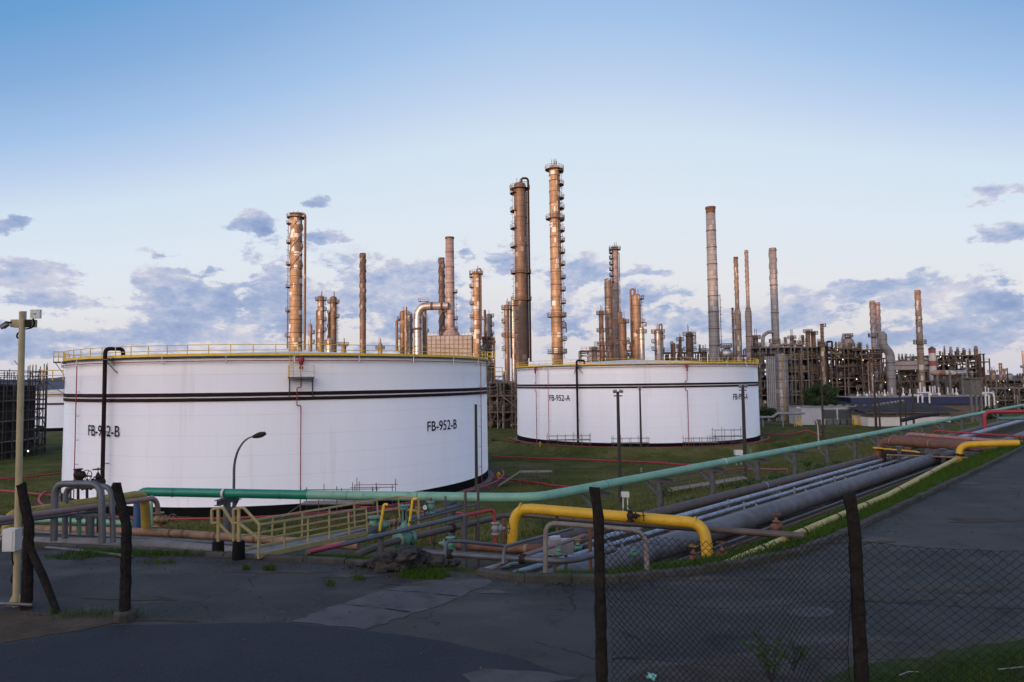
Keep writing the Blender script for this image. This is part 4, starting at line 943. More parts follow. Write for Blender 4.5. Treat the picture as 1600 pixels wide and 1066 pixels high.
pipe('thin_rail_pipe', 'thin upper rail of pipe over the manifold behind the mint valve', [PD(640, 816, 23.0), PD(752, 786, 25.5)], .04, m_steel, n=8)
for i, (x, y0, y1, d) in enumerate(((727, 765, 850, 24.0), (747, 758, 855, 24.2), (696, 775, 830, 25.0), (725, 806, 862, 21.4), (595, 835, 866, 19.6), (787, 810, 848, 24.5), (870, 800, 850, 22.5), (922, 820, 866, 19.6))):
    a = PD(x, y1, d); z0 = min(a.z, T(a.x, a.y)) - .1; b = PD(x, y0, d); r = (.05, .05, .04, .10, .10, .06, .05, .05)[i]
    lab = ('slim stanchion through the rails left of the crimson bend', 'tall slim stanchion nearest the crimson bend', 'short stanchion right of the mint yoke valve', 'stout grey post holding up the grey and crimson pipe joint', 'stout grey post beside the mint gate valve', 'brown post between crimson pipe and yellow loop', 'thin rusty post under the bright yellow pipe', 'thin brown post by the dark fence post')[i]
    t = thing('pipe_stanchion', lab, 'post', (a.x, a.y, z0)); MB().tube([(a.x, a.y, z0), b], r, 8).build('post', m_steel if i in (2, 3, 4) else m_rust if i > 4 else m_scaf, t)
    MB().box((a.x, a.y, z0 + .13), (.26, .26, .04)).build('foot_plate', m_dark, t)
bdir = (PD(788, 806, 26.4) - PD(600, 850, 20.4)).normalized()
valve('mint_gate_valve', 'big mint green gate valve with a tall yoke on the brown pipe', PD(632, 842, 21.3), bdir, (0, 0, 1), .52, m_valve, yoke=True, wr=.3)
valve('mint_gate_valve', 'mint green gate valve behind the yellow stair rails', PD(585, 822, 23.0), (0, 0, 1), (.9, -.3, .1), .5, m_valve, wm=m_brass)
valve('mint_gate_valve', 'mint green valve with a yellow wheel on a thin riser right of the yoke valve', PD(673, 793, 24.5), (0, 0, 1), (-.8, -.5, 0), .34, m_valve, wm=m_mustard)
pipe('valve_riser', 'thin rusty riser carrying the mint valve with the yellow wheel', [PD(673, 850, 24.3), PD(673, 778, 24.6)], .05, m_rust, n=8)
valve('mint_gate_valve', 'mint green valve lying low beside the rust orange pipe', PD(704, 850, 20.0), (0, 0, 1), (-1, -.1, .1), .32, m_valve, wm=m_dark)
valve('mint_gate_valve', 'small mint valve under the fence mesh with a rusty wheel', PD(990, 866, 18.6), (1, .6, 0), (0, 0, 1), .17, m_valve, wm=m_rust)
valve('mint_gate_valve', 'slender mint valve left of the dark fence post', PD(903, 856, 19.4), (1, .3, 0), (0, 0, 1), .16, m_valve, wm=m_mustard)
valve('rusty_valve', 'rusty upright valve with a handwheel on the big jacketed pipe', PD(1213, 823, 20.6), (1, .9, 0), (0, 0, 1), .26, m_rust, wm=m_rust)
valve('rusty_valve', 'brown valve with a yellowed wheel low at the foot of the yellow loop', PD(1084, 872, 18.6), (1, .9, 0), (0, 0, 1), .22, m_rust, wm=m_mustard)
valve('rusty_valve', 'dark rusty valve between the yellow loop foot and faded yellow pipe', PD(1128, 868, 18.9), (1, .9, 0), (0, 0, 1), .24, m_rust, wm=m_rust)
valve('small_valve', 'tiny mint valve on the level grey front pipe', PD(873, 866, 16.9), (1, 0, 0), (0, 0, 1), .14, m_valve)
gauge('small round pressure gauge on the brown pipe behind the yellow loop', PD(896, 812, 22.4), .22)
gauge('small round pressure gauge beside the thin upper rails', PD(664, 806, 24.0), .2)
def silver_box(px, py, d, w, h, dp, label):
    p = PD(px, py, d); t = thing('control_box', label, 'box', (p.x, p.y, p.z - h / 2))
    MB().box(p, (w, dp, h)).build('case', m_silver, t); MB().box(p + Vector((0, -dp / 2 - .012, 0)), (w * .8, .02, h * .75)).build('cover', m_lampgrey, t)
    MB().tube([p - Vector((0, 0, h / 2)), (p.x, p.y, T(p.x, p.y) - .1)], .05, 8).build('leg', m_steel, t)
silver_box(866, 852, 20.0, .35, .5, .3, 'silver control box left of its pair in the manifold')
silver_box(884, 854, 20.2, .42, .42, .3, 'wider silver control box near the dark fence post')
# ---- yellow crossover stair and ramp
def stair():
    t0 = PD(382, 870, 17.6); t = thing('yellow_stair', 'yellow railed ramp with a grey deck climbing over the pipes', 'stair', t0)
    nA, nB = PD(403, 869, 17.5), PD(574, 833, 22.0); fA, fB = PD(372, 862, 18.6), PD(625, 813, 24.0)
    dk = MB(); z = Vector((0, 0, .06))
    dk.add([nA, nB, fB, fA, nA - z, nB - z, fB - z, fA - z], [(0, 1, 2, 3), (7, 6, 5, 4), (0, 4, 5, 1), (1, 5, 6, 2), (2, 6, 7, 3), (3, 7, 4, 0)]); dk.build('deck', m_steel, t)
    s = MB(); s.beam(nA, nB, .05, .13); s.beam(fA, fB, .05, .13); s.build('stringer', m_cream, t)
    def rail(a, b, ta, tb, n):
        mb = MB()
        for i in range(n):
            f = i / (n - 1); mb.beam(a.lerp(b, f), ta.lerp(tb, f), .045)
        mb.beam(ta, tb, .05); mb.beam(a.lerp(ta, .52), b.lerp(tb, .52), .042)
        return mb
    r = rail(nA, nB, PD(405, 820, 17.5), PD(572, 794, 22.0), 6); r.build('handrail', m_cream, t)
    r = rail(fA, fB, PD(376, 816, 18.6), PD(622, 776, 24.0), 7); e = PD(654, 779, 24.2); r.beam(PD(622, 776, 24.0), e, .07); r.beam(e, PD(654, 820, 24.2), .07); r.beam(PD(622, 795, 24.0), PD(654, 798, 24.2), .055); r.build('handrail', m_cream, t)
    # bright hoops at the top landing
    for k, (x0, x1, y0, d) in enumerate(((595, 600, 788, 22.4), (640, 645, 779, 23.2))):
        MB().tube([PD(x0 - 2, 830, d), PD(x1, y0, d), PD(x1 + 6, y0 + 1, d)], .045, 6, br=.1).build('hoop', m_yellow, t)
    # lower flight on the left with black concrete feet
    for k, (x, xt, d) in enumerate(((341, 331, 18.6), (373, 365, 17.7))):
        a = PD(x, 846, d); b = PD(x, 795, d); c = PD(xt, 796, d); g = PD(xt, 818, d); h = PD(x + 32 - 8 * (1 - k), 820, d); i = PD(x + 32 - 8 * (1 - k), 842, d)
        mb = MB().tube([PD(x + 32 - 8 * (1 - k), 858, d), h, b + Vector((.12, 0, .03)), c, g, PD(x, 817, d)], .04, 6, br=.05); mb.beam(a, b, .07); mb.beam(PD(x, 817, d), i, .055)
        mb.build('handrail', m_cream, t)
        zt = ZR - .1; MB().lathe((a.x, a.y, 0), [(.16, min(zt, a.z - .5)), (.15, a.z), (.01, a.z)], 12).build('concrete_foot', m_black, t)
stair()
# duckboard walk on concrete feet in the field
def walkway():
    a, b = G(1040, 775), G(1165, 755); a.z += .45; b.z += .45
    t = thing('walkway', 'low plank walkway with tube rails below the mint pipeline', 'walkway', a); d = (b - a).normalized(); c = Vector((-d.y, d.x, 0))
    mb = MB()
    for k in range(4): mb.beam(a + c * (k * .34 - .5), b + c * (k * .34 - .5), .3, .05)
    mb.build('planks', m_plank, t); r = MB(); n = 8
    for s in (-.8, .8):
        for i in range(n): p = a.lerp(b, i / (n - 1)) + c * s; r.beam(p - Vector((0, 0, .6)), p + Vector((0, 0, 1.0)), .05)
        for h in (.5, .95): r.beam(a + c * s + Vector((0, 0, h)), b + c * s + Vector((0, 0, h)), .045)
    r.build('tube_rails', m_scaf, t)
walkway()

# ---- poles
def pole(px, top, base, label, dep=None, r=.13, kind='flood', m=m_pole):
    b = G(px, base) if dep is None else Vector((PD(px, base, dep).x, dep, T(PD(px, base, dep).x, dep)))
    tp = PD(px, top, b.y); t = thing('lamp_pole' if kind else 'timber_pole', label, 'lamp pole' if kind else 'pole', b)
    MB().tube([b - Vector((0, 0, .4)), Vector((b.x, b.y, tp.z))], [r, r * .72], 10).build('pole', m, t)
    p = Vector((b.x, b.y, tp.z)); k = max(r / .13, 1)
    if kind == 'flood':
        k = min(k, 1.15) * .62; MB().beam(p + Vector((-.5 * k, 0, -.35)), p + Vector((.5 * k, 0, -.35)), .1).build('crossarm', m_steel, t)
        for s in (-1, 1):
            q = p + Vector((s * .36 * k, -.12, .02)); rot = Matrix.Rotation(R_(35), 3, 'X') @ Matrix.Rotation(R_(-18 * s), 3, 'Z')
            h = MB().box(q, (.44 * k, .22 * k, .30 * k), rot).build('floodlight', m_lampgrey, t)
            MB().box(q + rot @ Vector((0, -.12 * k, 0)), (.36 * k, .02, .24 * k), rot).build('lens', m_silver, h)
    if kind == 'dark':
        MB().box(p + Vector((0, 0, -.1)), (.5, .3, .35)).build('lamp_head', m_dark, t)
    return t
pole(969, 612, 786, 'tall timber floodlight pole, nearest in front of the farther tank', r=.17)
pole(1002, 606, 706, 'timber floodlight pole standing close to the farther tank on its axis', dep=113, r=.19)
pole(1165, 604, 746, 'timber floodlight pole covering the end of the right lettering', r=.19)
pole(745, 632, 800, 'bare timber pole with no lamp before the nearest tank', dep=39, r=.11, kind=None)
pole(1287, 592, 689, 'timber floodlight pole in front of the round green tree', r=.24)
pole(1369, 596, 668, 'timber floodlight pole at the corner of the white shed', dep=160, r=.3)
pole(1375, 622, 668, 'short dark pole just right of the shed corner pole', dep=158, r=.24, kind='dark')
pole(1408, 600, 668, 'dark pole in front of the white shed, third along it', dep=156, r=.22, kind='dark')
pole(1416, 628, 664, 'thin short pole between the two tall poles before the white shed', dep=155, r=.16, kind=None)
pole(1428, 596, 662, 'dark pole in front of the right half of the white shed', dep=152, r=.26, kind='dark')
pole(1577, 575, 636, 'tall thin pole at the far right beyond the red pipe', dep=190, r=.2, kind=None)
def street(px, py, bx, by, hx, hy, label, dep, r, m):
    b = PD(bx, by, dep); b.z = T(b.x, b.y); top = PD(hx, hy, dep); kx = PD(px, py, dep); t = thing('street_lamp', label, 'street lamp', b); s = 1 if top.x > b.x else -1
    L_ = abs(top.x - b.x); P = [b - Vector((0, 0, .3)), Vector((b.x, b.y, kx.z))] + [Vector((b.x + s * L_ * (1 - math.cos(a)), b.y, kx.z + (top.z - kx.z) * math.sin(a))) for a in [k * math.pi / 20 for k in range(1, 10)]] + [top]
    MB().tube(P, [r * (1 - .5 * i / (len(P) - 1)) for i in range(len(P))], 10).build('curved_pole', m, t)
    d = (P[-1] - P[-3]).normalized(); e = P[-1]
    MB().lathe(e, [(.02, -.15), (.08, -.1), (.15, .15), (.16, .38), (.1, .6), (.01, .66)], 10, axis=d).build('lamp_head', m if m is not m_steel else m_dark, t)
street(365, 735, 365, 800, 398, 682, 'dark curved street lamp in front of the nearest tank', 38, .075, m_steel)
m_plamp = mat('pale lamp grey', (.42, .43, .44), (.34, .35, .36), rough=.5)
street(1278, 672, 1279, 692, 1250, 638, 'pale grey curved street lamp before the grey equipment house', 112, .09, m_plamp)
# small white signs and boxes on posts in the field
for px, py, d, lab in ((1153, 707, 94, 'small white equipment box on legs in the grass right of the farther tank'), (976, 772, 46, 'small white notice box on the foot of the nearest floodlight pole')):
    p = PD(px, py, d); g = T(p.x, p.y); t = thing('equipment_box', lab, 'box', (p.x, p.y, g)); k = d / 46 * .33
    MB().box(p - Vector((0, .2, 0)), (k * 1.5, k, k)).build('case', m_whitebox, t)
    for s in (-1, 1): MB().beam((p.x + s * k * .45, p.y - .2, g - .1), (p.x + s * k * .45, p.y - .2, p.z - k / 2), .07).build('leg', m_whitebox, t)
# yellow hydrants in the grass
for px, py, d, lab in ((779, 748, 75, 'small yellow hydrant in the grass right of the nearest tank'), (844, 698, 116, 'tiny yellow marker post by the scaffold at the farther tank')):
    p = G(px, py); t = thing('hydrant', lab, 'hydrant', p); MB().lathe(p, [(.14, 0), (.14, .6), (.2, .62), (.2, .7), (.1, .8), (.01, .85)], 10).build('barrel', m_brightyellow, t); MB().beam(p + Vector((-.3, 0, .5)), p + Vector((.3, 0, .5)), .12).build('outlet', m_brightyellow, t)
# ================================================================== FENCE, MAST, RUBBLE, GREENERY NEAR THE CAMERA
def rough_post(base, zt, label, lean=(0, 0), kink=.5, w=.17, foot=False, side=Vector((0, 0, 0)), brace=None):
    b = Vector(base); t = thing('fence_post', label, 'fence post', b); H = zt - b.z; n = 26; zs = [i / n for i in range(n + 1)]
    mb = MB(); vs = []; fs = []
    m = 8
    for i, f in enumerate(zs):
        z = b.z - .2 + (H + .2) * f; h = max(0, z - (zt - kink)) / kink if kink else 0
        c = b + Vector((lean[0], lean[1], 0)) * f + side * h
        for j in range(m):
            a = 2 * math.pi * (j + .5) / m; sq = 1 / max(abs(math.cos(a)), abs(math.sin(a))); r = w * .5 * min(sq, 1.28) * random.uniform(.9, 1.09) * (1 - .18 * f)
            vs.append((c.x + r * math.cos(a), c.y + r * math.sin(a), z + (random.uniform(-.02, .02) if 0 < i < n else (random.uniform(-.05, .05) if i == n else 0))))
    for i in range(n):
        for j in range(m): j2 = (j + 1) % m; fs.append((i * m + j, i * m + j2, (i + 1) * m + j2, (i + 1) * m + j))
    fs.append(tuple(n * m + j for j in range(m)))
    mb.add(vs, fs); mb.build('post', m_timber, t)
    wr = MB()
    for f in (.3, .45, .63, .8):
        z = b.z + H * f; c = b + Vector((lean[0], lean[1], 0)) * f; r = w * .58; wr.tube([(c.x + r * math.cos(a), c.y + r * math.sin(a), z + .012 * math.sin(3 * a)) for a in np.linspace(0, 2 * math.pi, 11)[:-1]], .004, 4, closed=True)
    wr.build('tie_wire', m_wire, t)
    if foot: MB().lathe((b.x, b.y, 0), [(.20, b.z - .1), (.19, b.z + .13), (.15, b.z + .17), (.01, b.z + .17)], 10, smooth=False).build('concrete_foot', m_kerb, t)
    if brace: MB().tube([brace[0], brace[0].lerp(brace[1], .5) + Vector((.01, 0, .02)), brace[1]], [.07, .075, .06], 7).build('brace', m_timber, t)
    return t
fb1 = PZ(41, 951, ZR); fb2 = PZ(195, 968, ZR)
rough_post(fb1, PD(28, 757, fb1.y).z, 'dark weathered fence post with a diagonal brace beside the beige mast', lean=(.02, 0), kink=.85, side=Vector((-.20, 0, 0)), brace=(PD(44, 850, fb1.y - .05), PZ(90, 958, ZR)), w=.2)
rough_post(fb2, PD(180, 757, fb2.y).z, 'dark weathered fence post standing alone in a concrete foot', kink=.8, side=Vector((-.22, 0, 0)), foot=True, w=.19)
d3 = 9.5; fb3 = PD(941, 1094, d3); fb3.z = ZR; fb4 = PD(1348, 1092, d3 - .1); fb4.z = ZR
rough_post(fb3, PD(935, 764, d3).z, 'dark weathered fence post at the left end of the chain link', lean=(0, 0), kink=.4, side=Vector((-.05, 0, 0)), w=.165)
rough_post(fb4, PD(1338, 771, d3).z, 'dark weathered fence post between the two chain link panels', lean=(-.02, 0), kink=.42, side=Vector((-.05, 0, 0)), w=.175)
fb5 = fb4 + Vector((3.6, -.25, 0)); fb5.z = ZR
rough_post(fb5, fb5.z + 2.8, 'dark weathered fence post at the right end of the chain link', kink=.4, w=.17)
m_pipe_rail = m_steel
o = MB().tube([PZ(-40, 951, ZR) + Vector((0, 0, .12)), PZ(51, 955, ZR) + Vector((0, 0, .12))], .035, 8).build('ground_rail', m_bluegrey); tag(o, 'short grey pipe lying at the foot of the beige mast', 'pipe')
def mesh_panel(a, b, zb, zt, cw, ch, label, sag, bulge, r=.0032, twist=0):
    t = thing('chain_link_panel', label, 'chain link fence', (a + b) / 2)
    L_ = (Vector((b.x - a.x, b.y - a.y))).length; d = Vector((b.x - a.x, b.y - a.y, 0)) / L_; nrm = Vector((-d.y, d.x, 0)); n = int(L_ / cw); mrow = int((zt - zb) / (ch / 2)) // 2 * 2 + 1
    mb = MB()
    def pos(x, z):
        f = x / L_; h = (z - zb) / (zt - zb)
        s = sag(f) * h
        off = bulge(f, h); xx = x + twist * math.sin(h * 5 + f * 3) * .05
        p = a + d * xx + nrm * off
        k = .010 * math.sin(x * 9.1 + z * 13.7) * math.sin(x * 4.3 - z * 7.9)
        return Vector((p.x + d.x * k + random.gauss(0, .0022), p.y, z + s + k * .8 + random.gauss(0, .0022)))
    for i in range(n + 1):
        pts = []
        for j in range(mrow + 1):
            x = i * cw + (cw / 2 if j % 2 else 0) * 1.0; pts.append(pos(min(x, L_), zb + j * ch / 2) + nrm * (.004 if j % 2 else -.004))
        mb.tube(pts, r, 3, caps=False, smooth=False)
        pts = []
        for j in range(mrow + 1):
            x = i * cw + cw - (cw / 2 if j % 2 else 0); pts.append(pos(min(x, L_), zb + j * ch / 2) + nrm * (-.004 if j % 2 else .004))
        mb.tube(pts, r, 3, caps=False, smooth=False)
    mb.build('wire_mesh', m_wire, t)
    w = MB()
    for h in (.28, .62, .97):
        w.tube([pos(L_ * k / 16, zb + (zt - zb) * h) + nrm * .006 for k in range(17)], .0025, 3)
    w.build('line_wire', m_wire, t)
pa, pb = fb3 + Vector((.09, 0, 0)), fb4 - Vector((.09, 0, 0))
mesh_panel(pa, pb, ZR - .02, PD(955, 829, d3).z, .088, .10, 'rusty chain link panel with small mesh hanging slack between the two middle posts', lambda f: -.16 * math.sin(f * math.pi) - .10 * f, lambda f, h: .09 * math.sin(f * 7 + h * 3) * (1 - h) + .16 * math.exp(-((f - .85) / .08) ** 2) * (1 - .4 * h), r=.0054, twist=1)
pa, pb = fb4 + Vector((.09, 0, 0)), fb5 - Vector((.09, 0, 0))
mesh_panel(pa, pb, ZR + .02, PD(1360, 837, d3).z, .155, .125, 'chain link panel with wider mesh right of the middle post', lambda f: -.10 * math.sin(f * math.pi), lambda f, h: .03 * math.sin(f * 5 + h * 2), r=.0052)

def mast():
    b = PZ(25, 947, ZR); tp = PD(35, 487, b.y); t = thing('camera_mast', 'tall beige mast carrying cameras and a white antenna panel', 'mast', b)
    MB().tube([b - Vector((0, 0, .2)), Vector((tp.x, tp.y, tp.z))], [.062, .058], 14).build('pole', m_beige, t)
    for s in (-1, 1): MB().add([b + Vector((s * .05, -.01, 0)), b + Vector((s * .19, -.01, 0)), b + Vector((s * .05, -.01, .26)), b + Vector((s * .05, .01, 0)), b + Vector((s * .19, .01, 0)), b + Vector((s * .05, .01, .26))], [(0, 1, 2), (5, 4, 3), (0, 3, 4, 1), (1, 4, 5, 2), (2, 5, 3, 0)]).build('gusset', m_beige, t)
    Y = tp.y
    def P(px, py, dy=0): v = PD(px, py, Y); v.y += dy; return v
    k = Y / FP
    MB().box(P(32, 505, .10), (34 * k, .16, 12 * k)).build('junction_box', m_beige, t)
    MB().box(P(44, 505, .04), (9 * k, .12, 10 * k)).build('fitting', m_dark, t)
    an = MB().box(P(53.5, 490.5, .05), (15 * k, .06, 14 * k)).build('antenna_panel', m_whitebox, t)
    MB().box(P(53.5, 490.5, .015), (5 * k, .01, .8 * k)).build('label_strip', m_dark, an)
    MB().box(P(29, 492, .16), (6 * k, .05, 14 * k)).build('rear_panel', m_whitebox, t)
    c = MB(); rot = Matrix.Rotation(R_(-35), 3, 'Y'); p = P(10.5, 509, -.05); c.box(p, (10 * k, .11, 5.2 * k), rot); c.box(p + Vector((0, 0, 2.9 * k)), (11.5 * k, .13, .8 * k), rot); cam_ = c.build('security_camera', m_lampgrey, t)
    MB().lathe(p + rot @ Vector((-5.2 * k, 0, 0)), [(.01, 0), (.035, 0), (.035, .02), (.01, .02)], 10, axis=rot @ Vector((-1, 0, 0))).build('lens', m_black, cam_)
    MB().tube([P(13, 505, 0), P(18, 503, .04)], .02, 6).build('camera_arm', m_dark, t)
    MB().tube([P(28, 517, .08), P(23, 521, .08), P(21.5, 526, .08), P(25, 529, .08), P(31, 528, .06)], .016, 6, br=.06).build('cable', m_black, t)
    MB().tube([P(49, 498, .05), P(52, 505, .05), P(48, 512, .05), P(38, 514, .05)], .016, 6, br=.06).build('cable', m_black, t)
    MB().tube([P(30, 520, .07), P(30, 540, .07)], .02, 6).build('conduit', m_dark, t)
    bx = PD(19, 843, b.y - .1); k2 = b.y / FP
    cb = MB().box(bx, (19 * k2, .2, 33 * k2)).build('meter_box', m_whitebox, t)
    MB().box(bx + Vector((-.02, -.106, 0)), (15 * k2, .012, 28 * k2)).build('door', m_whitebox, cb)
    MB().tube([bx - Vector((0, 0, 16 * k2)), PD(19, 875, b.y - .1), PD(23, 890, b.y), PD(16, 908, b.y), PD(24, 915, b.y)], .012, 6, br=.1).build('cable', m_black, t)
mast()

# rubble heap where the kerb is broken
m_rub = mat('broken asphalt rubble', (.024, .023, .023), (.07, .063, .058), rough=1, scale=6, bump=1, spec=.1)
def rock(c, s, flat=.6, seed=0):
    rr = np.random.default_rng(seed); bm = bmesh.new(); bmesh.ops.create_icosphere(bm, subdivisions=2, radius=1)
    ph = rr.uniform(0, 6, 6); rot = Matrix.Rotation(rr.uniform(0, 6), 3, 'Z') @ Matrix.Rotation(rr.uniform(-.4, .4), 3, 'X')
    vs = []
    for v in bm.verts:
        p = v.co; m_ = max(abs(p.x), abs(p.y), abs(p.z)); p = p * (.55 + .45 / m_ * .8)
        n = 1 + .16 * math.sin(5 * p.x + ph[0]) + .14 * math.sin(6 * p.y + ph[1]) + .1 * math.sin(9 * p.z + ph[2]) + rr.uniform(-.07, .07)
        p = rot @ Vector((p.x * n, p.y * n * .8, p.z * n * flat)); vs.append(Vector(c) + p * s)
    fs = [tuple(v.index for v in f.verts) for f in bm.faces]; bm.free(); return vs, fs
def rubble():
    b = PZ(628, 893, ZR); t = thing('rubble_heap', 'heap of broken asphalt slabs at the gap in the kerb', 'rubble', b)
    for i in range(46):
        a = random.uniform(0, 6.3); d = abs(random.gauss(0, .42)); s = random.uniform(.06, .2) * (1.25 if d < .5 else .75)
        c = b + Vector((math.cos(a) * d * 1.9, .35 + math.sin(a) * d * .8, max(0, .40 - d * .45) * random.uniform(.3, 1)))
        MB().add(*rock(c, s, random.uniform(.4, .75), i)).build('chunk', m_rub, t)
    for i, (x, y, s, dz) in enumerate(((636, 868, .36, .42), (612, 884, .3, .1), (648, 880, .25, .15), (655, 892, .22, .02))):
        c = PZ(x, y, ZR + dz); MB().add(*rock(c, s, .35, 100 + i)).build('slab_chunk', m_rub, t)
    for i in range(14):
        p = PZ(random.uniform(535, 600), random.uniform(884, 894), ZR); MB().add(*rock(p, random.uniform(.03, .08), .6, 200 + i)).build('chunk', m_rub, t)
rubble()

# ---- grass (uncountable blades, one object per patch)
m_grass = mat('verge grass blades', (.026, .064, .008), (.050, .098, .012), rough=.9, scale=1.5, c3=(.11, .105, .035), s3=2.5, t3=(.60, .8), spec=.15)
m_drygrass = mat('field grass blades', (.060, .072, .014), (.11, .112, .03), rough=.9, scale=.3, c3=(.12, .10, .045), s3=.5, t3=(.55, .75), spec=.1)
def grass(name, pts, hmin, hmax, w, material):
    P = np.asarray(pts, float); n = len(P); a = rng.uniform(0, 2 * np.pi, n); h = rng.uniform(hmin, hmax, n) * (.6 + .4 * rng.random(n)); ln = rng.uniform(.1, .75, n) * h; b = rng.uniform(0, 2 * np.pi, n)
    dx = np.stack([np.cos(a), np.sin(a), 0 * a], 1) * (w * rng.uniform(.6, 1.4, n))[:, None] / 2
    le = np.stack([np.cos(b) * ln, np.sin(b) * ln, 0 * b], 1); up_ = np.stack([0 * h, 0 * h, h], 1)
    V_ = np.stack([P - dx, P + dx, P + dx * .75 + le * .35 + up_ * .6, P - dx * .75 + le * .35 + up_ * .6, P + le + up_ * .95], 1).reshape(-1, 3)
    i = np.arange(n) * 5; F = [(k, k + 1, k + 2, k + 3) for k in i.tolist()] + [(k + 3, k + 2, k + 4) for k in i.tolist()]
    me = bpy.data.meshes.new(name); me.from_pydata(V_.tolist(), [], F); me.materials.append(material); o = bpy.data.objects.new(name, me); COL.objects.link(o); o['kind'] = 'stuff'
    return o
def scatter_band(n, u0, u1, filt, clump=.5):
    """points by distance beyond the kerb"""
    out = []
    K = KPa; seg = [(a, b, np.linalg.norm(b - a)) for a, b in zip(K[:-1], K[1:])]
    while len(out) < n:
        m = 4000; x = rng.uniform(-24, 66, m); y = rng.uniform(14, 84, m); u = kerb_u(x, y); ok = (u > u0) & (u < u1) & filt(x, y)
        ok &= (fbm(x * 2.3, y * 2.3) + rng.normal(0, .5, m)) > -clump
        # nearer ground needs more blades
        ok &= rng.random(m) < np.clip((24 / np.hypot(x, y)) ** 1.6, .03, 1)
        out += list(zip(x[ok], y[ok]))
    out = np.array(out[:n]); return np.column_stack([out, terr(out[:, 0], out[:, 1]) - .01])
grass('grass', scatter_band(40000, .22, 2.5, lambda x, y: (x > 1.0) & (y > 14.5), .9), .10, .36, .017, m_grass)
grass('grass', scatter_band(5000, 2.3, 3.4, lambda x, y: (x > 3), -.2), .1, .34, .018, m_grass)
grass('grass', scatter_band(4000, -.22, .0, lambda x, y: (x > -1.5) & (x < 16), -.1), .05, .16, .014, m_grass)
def pix_patch(n, cx, cy, rx, ry, z=ZR, edge=1.0):
    a = rng.uniform(0, 2 * np.pi, n); r = np.sqrt(rng.random(n)) * (1 + .18 * np.sin(3 * a + cx) + .12 * np.sin(7 * a)); out = []
    for x, y in zip(cx + rx * r * np.cos(a), cy + ry * r * np.sin(a)):
        p = PZ(x, y, z); p = PZ(x, y, max(T(p.x, p.y), z if kerb_u([p.x], [p.y])[0] < .3 else -9)); out.append((p.x, p.y, (T(p.x, p.y) if kerb_u([p.x], [p.y])[0] > .2 else ZR)))
    return out
tuft = pix_patch(3800, 535, 868, 72, 6) + pix_patch(1500, 665, 900, 38, 6) + pix_patch(1200, 690, 876, 24, 6) + pix_patch(700, 812, 898, 22, 4) + pix_patch(160, 420, 891, 10, 2) + pix_patch(90, 560, 905, 12, 2) + pix_patch(60, 515, 914, 8, 2) + pix_patch(80, 384, 890, 6, 1.5) + pix_patch(400, 880, 895, 40, 4)
grass('grass', tuft, .07, .24, .013, m_grass)
grass('grass', pix_patch(2600, 240, 866, 150, 4.5) + pix_patch(500, 20, 846, 40, 5) + pix_patch(300, 110, 872, 40, 3) + pix_patch(120, 250, 880, 30, 2) + pix_patch(260, 150, 962, 90, 6), .05, .22, .013, m_grass)
vg = []
while len(vg) < 34000:
    x = rng.uniform(3, 11); y = rng.uniform(5.5, 13.5); px = 800 + FP * x / y
    py = horizon(px) + FP * 4.44 / y
    lim = np.interp(px, [1290, 1350, 1470, 1600, 1800], [1063, 1040, 1018, 999, 975])
    if px > 1290 and py > lim + rng.exponential(6) - 2: vg.append((x, y, ZR + .012))
grass('grass', vg, .03, .14, .010, m_grass)
fp = []
while len(fp) < 42000:
    m = 8000; x = rng.uniform(-70, 75, m); y = rng.uniform(26, 150, m); u = kerb_u(x, y)
    ok = (u > 12.2) & (np.hypot(x - cB[0], y - cB[1]) > 27.5) & (np.hypot(x - cA[0], y - cA[1]) > 26.8) & (np.abs(x / y) < .8) & (fbm(x * .5, y * .5) + rng.normal(0, .6, m) > -.25) & (rng.random(m) < np.clip((40 / y) ** 1.2, .05, 1))
    fp += list(zip(x[ok], y[ok]))
fp = np.array(fp[:42000]); grass('field_grass', np.column_stack([fp, terr(fp[:, 0], fp[:, 1]) - .02]), .12, .5, .06, m_drygrass)
# leafy weeds along the T supports and one behind the fence
m_leaf = mat('weed leaves', (.025, .06, .014), (.05, .09, .022), rough=.7, scale=3, spec=.2)
def weed(base, h, n, label, spread=.35, leaf=.06):
    b = Vector(base); t = thing('leafy_weed', label, 'weed', b); st = MB(); lf = MB()
    for k in range(max(3, n // 12)):
        a = random.uniform(0, 6.3); e = b + Vector((math.cos(a) * spread * random.uniform(.3, 1), math.sin(a) * spread * random.uniform(.3, 1), h * random.uniform(.6, 1))); mid = b.lerp(e, .5) + Vector((0, 0, h * .12)); st.tube([b, mid, e], [.008, .006, .003], 5)
        for i in range(12):
            f = random.uniform(.25, 1.0); p = b.lerp(mid, f * 2) if f < .5 else mid.lerp(e, f * 2 - 1); u = Vector((random.gauss(0, 1), random.gauss(0, 1), random.gauss(.2, .5))).normalized(); v = u.orthogonal().normalized(); s = leaf * random.uniform(.6, 1.3)
            lf.add([p, p + u * s * .5 + v * s * .3, p + u * s, p + u * s * .5 - v * s * .3], [(0, 1, 2, 3)])
    st.build('stem', m_pole, t); lf.build('leaves', m_leaf, t)
weed(PZ(1205, 1066, ZR), .75, 130, 'leafy green weed growing behind the chain link', .4, .085)
weed(PZ(1240, 1050, ZR), .5, 80, 'smaller dark weed right of the leafy one behind the chain link', .25, .06)
for px, py, lab in ((1215, 762, 'leafy weed under the mint pipeline between two T supports'), (1035, 780, 'bushy weed at the foot of the nearest floodlight pole'), (1290, 742, 'weed clump beside the brown pipe under the mint pipeline'), (1180, 772, 'low weed clump left of the brown pipe'), (860, 842, 'dark weed clump behind the rust orange pipe'), (1260, 730, 'weed growing in front of the T supports further along')):
    p = G(px, py); weed(p, random.uniform(.7, 1.2), 260, lab, .9, .16)
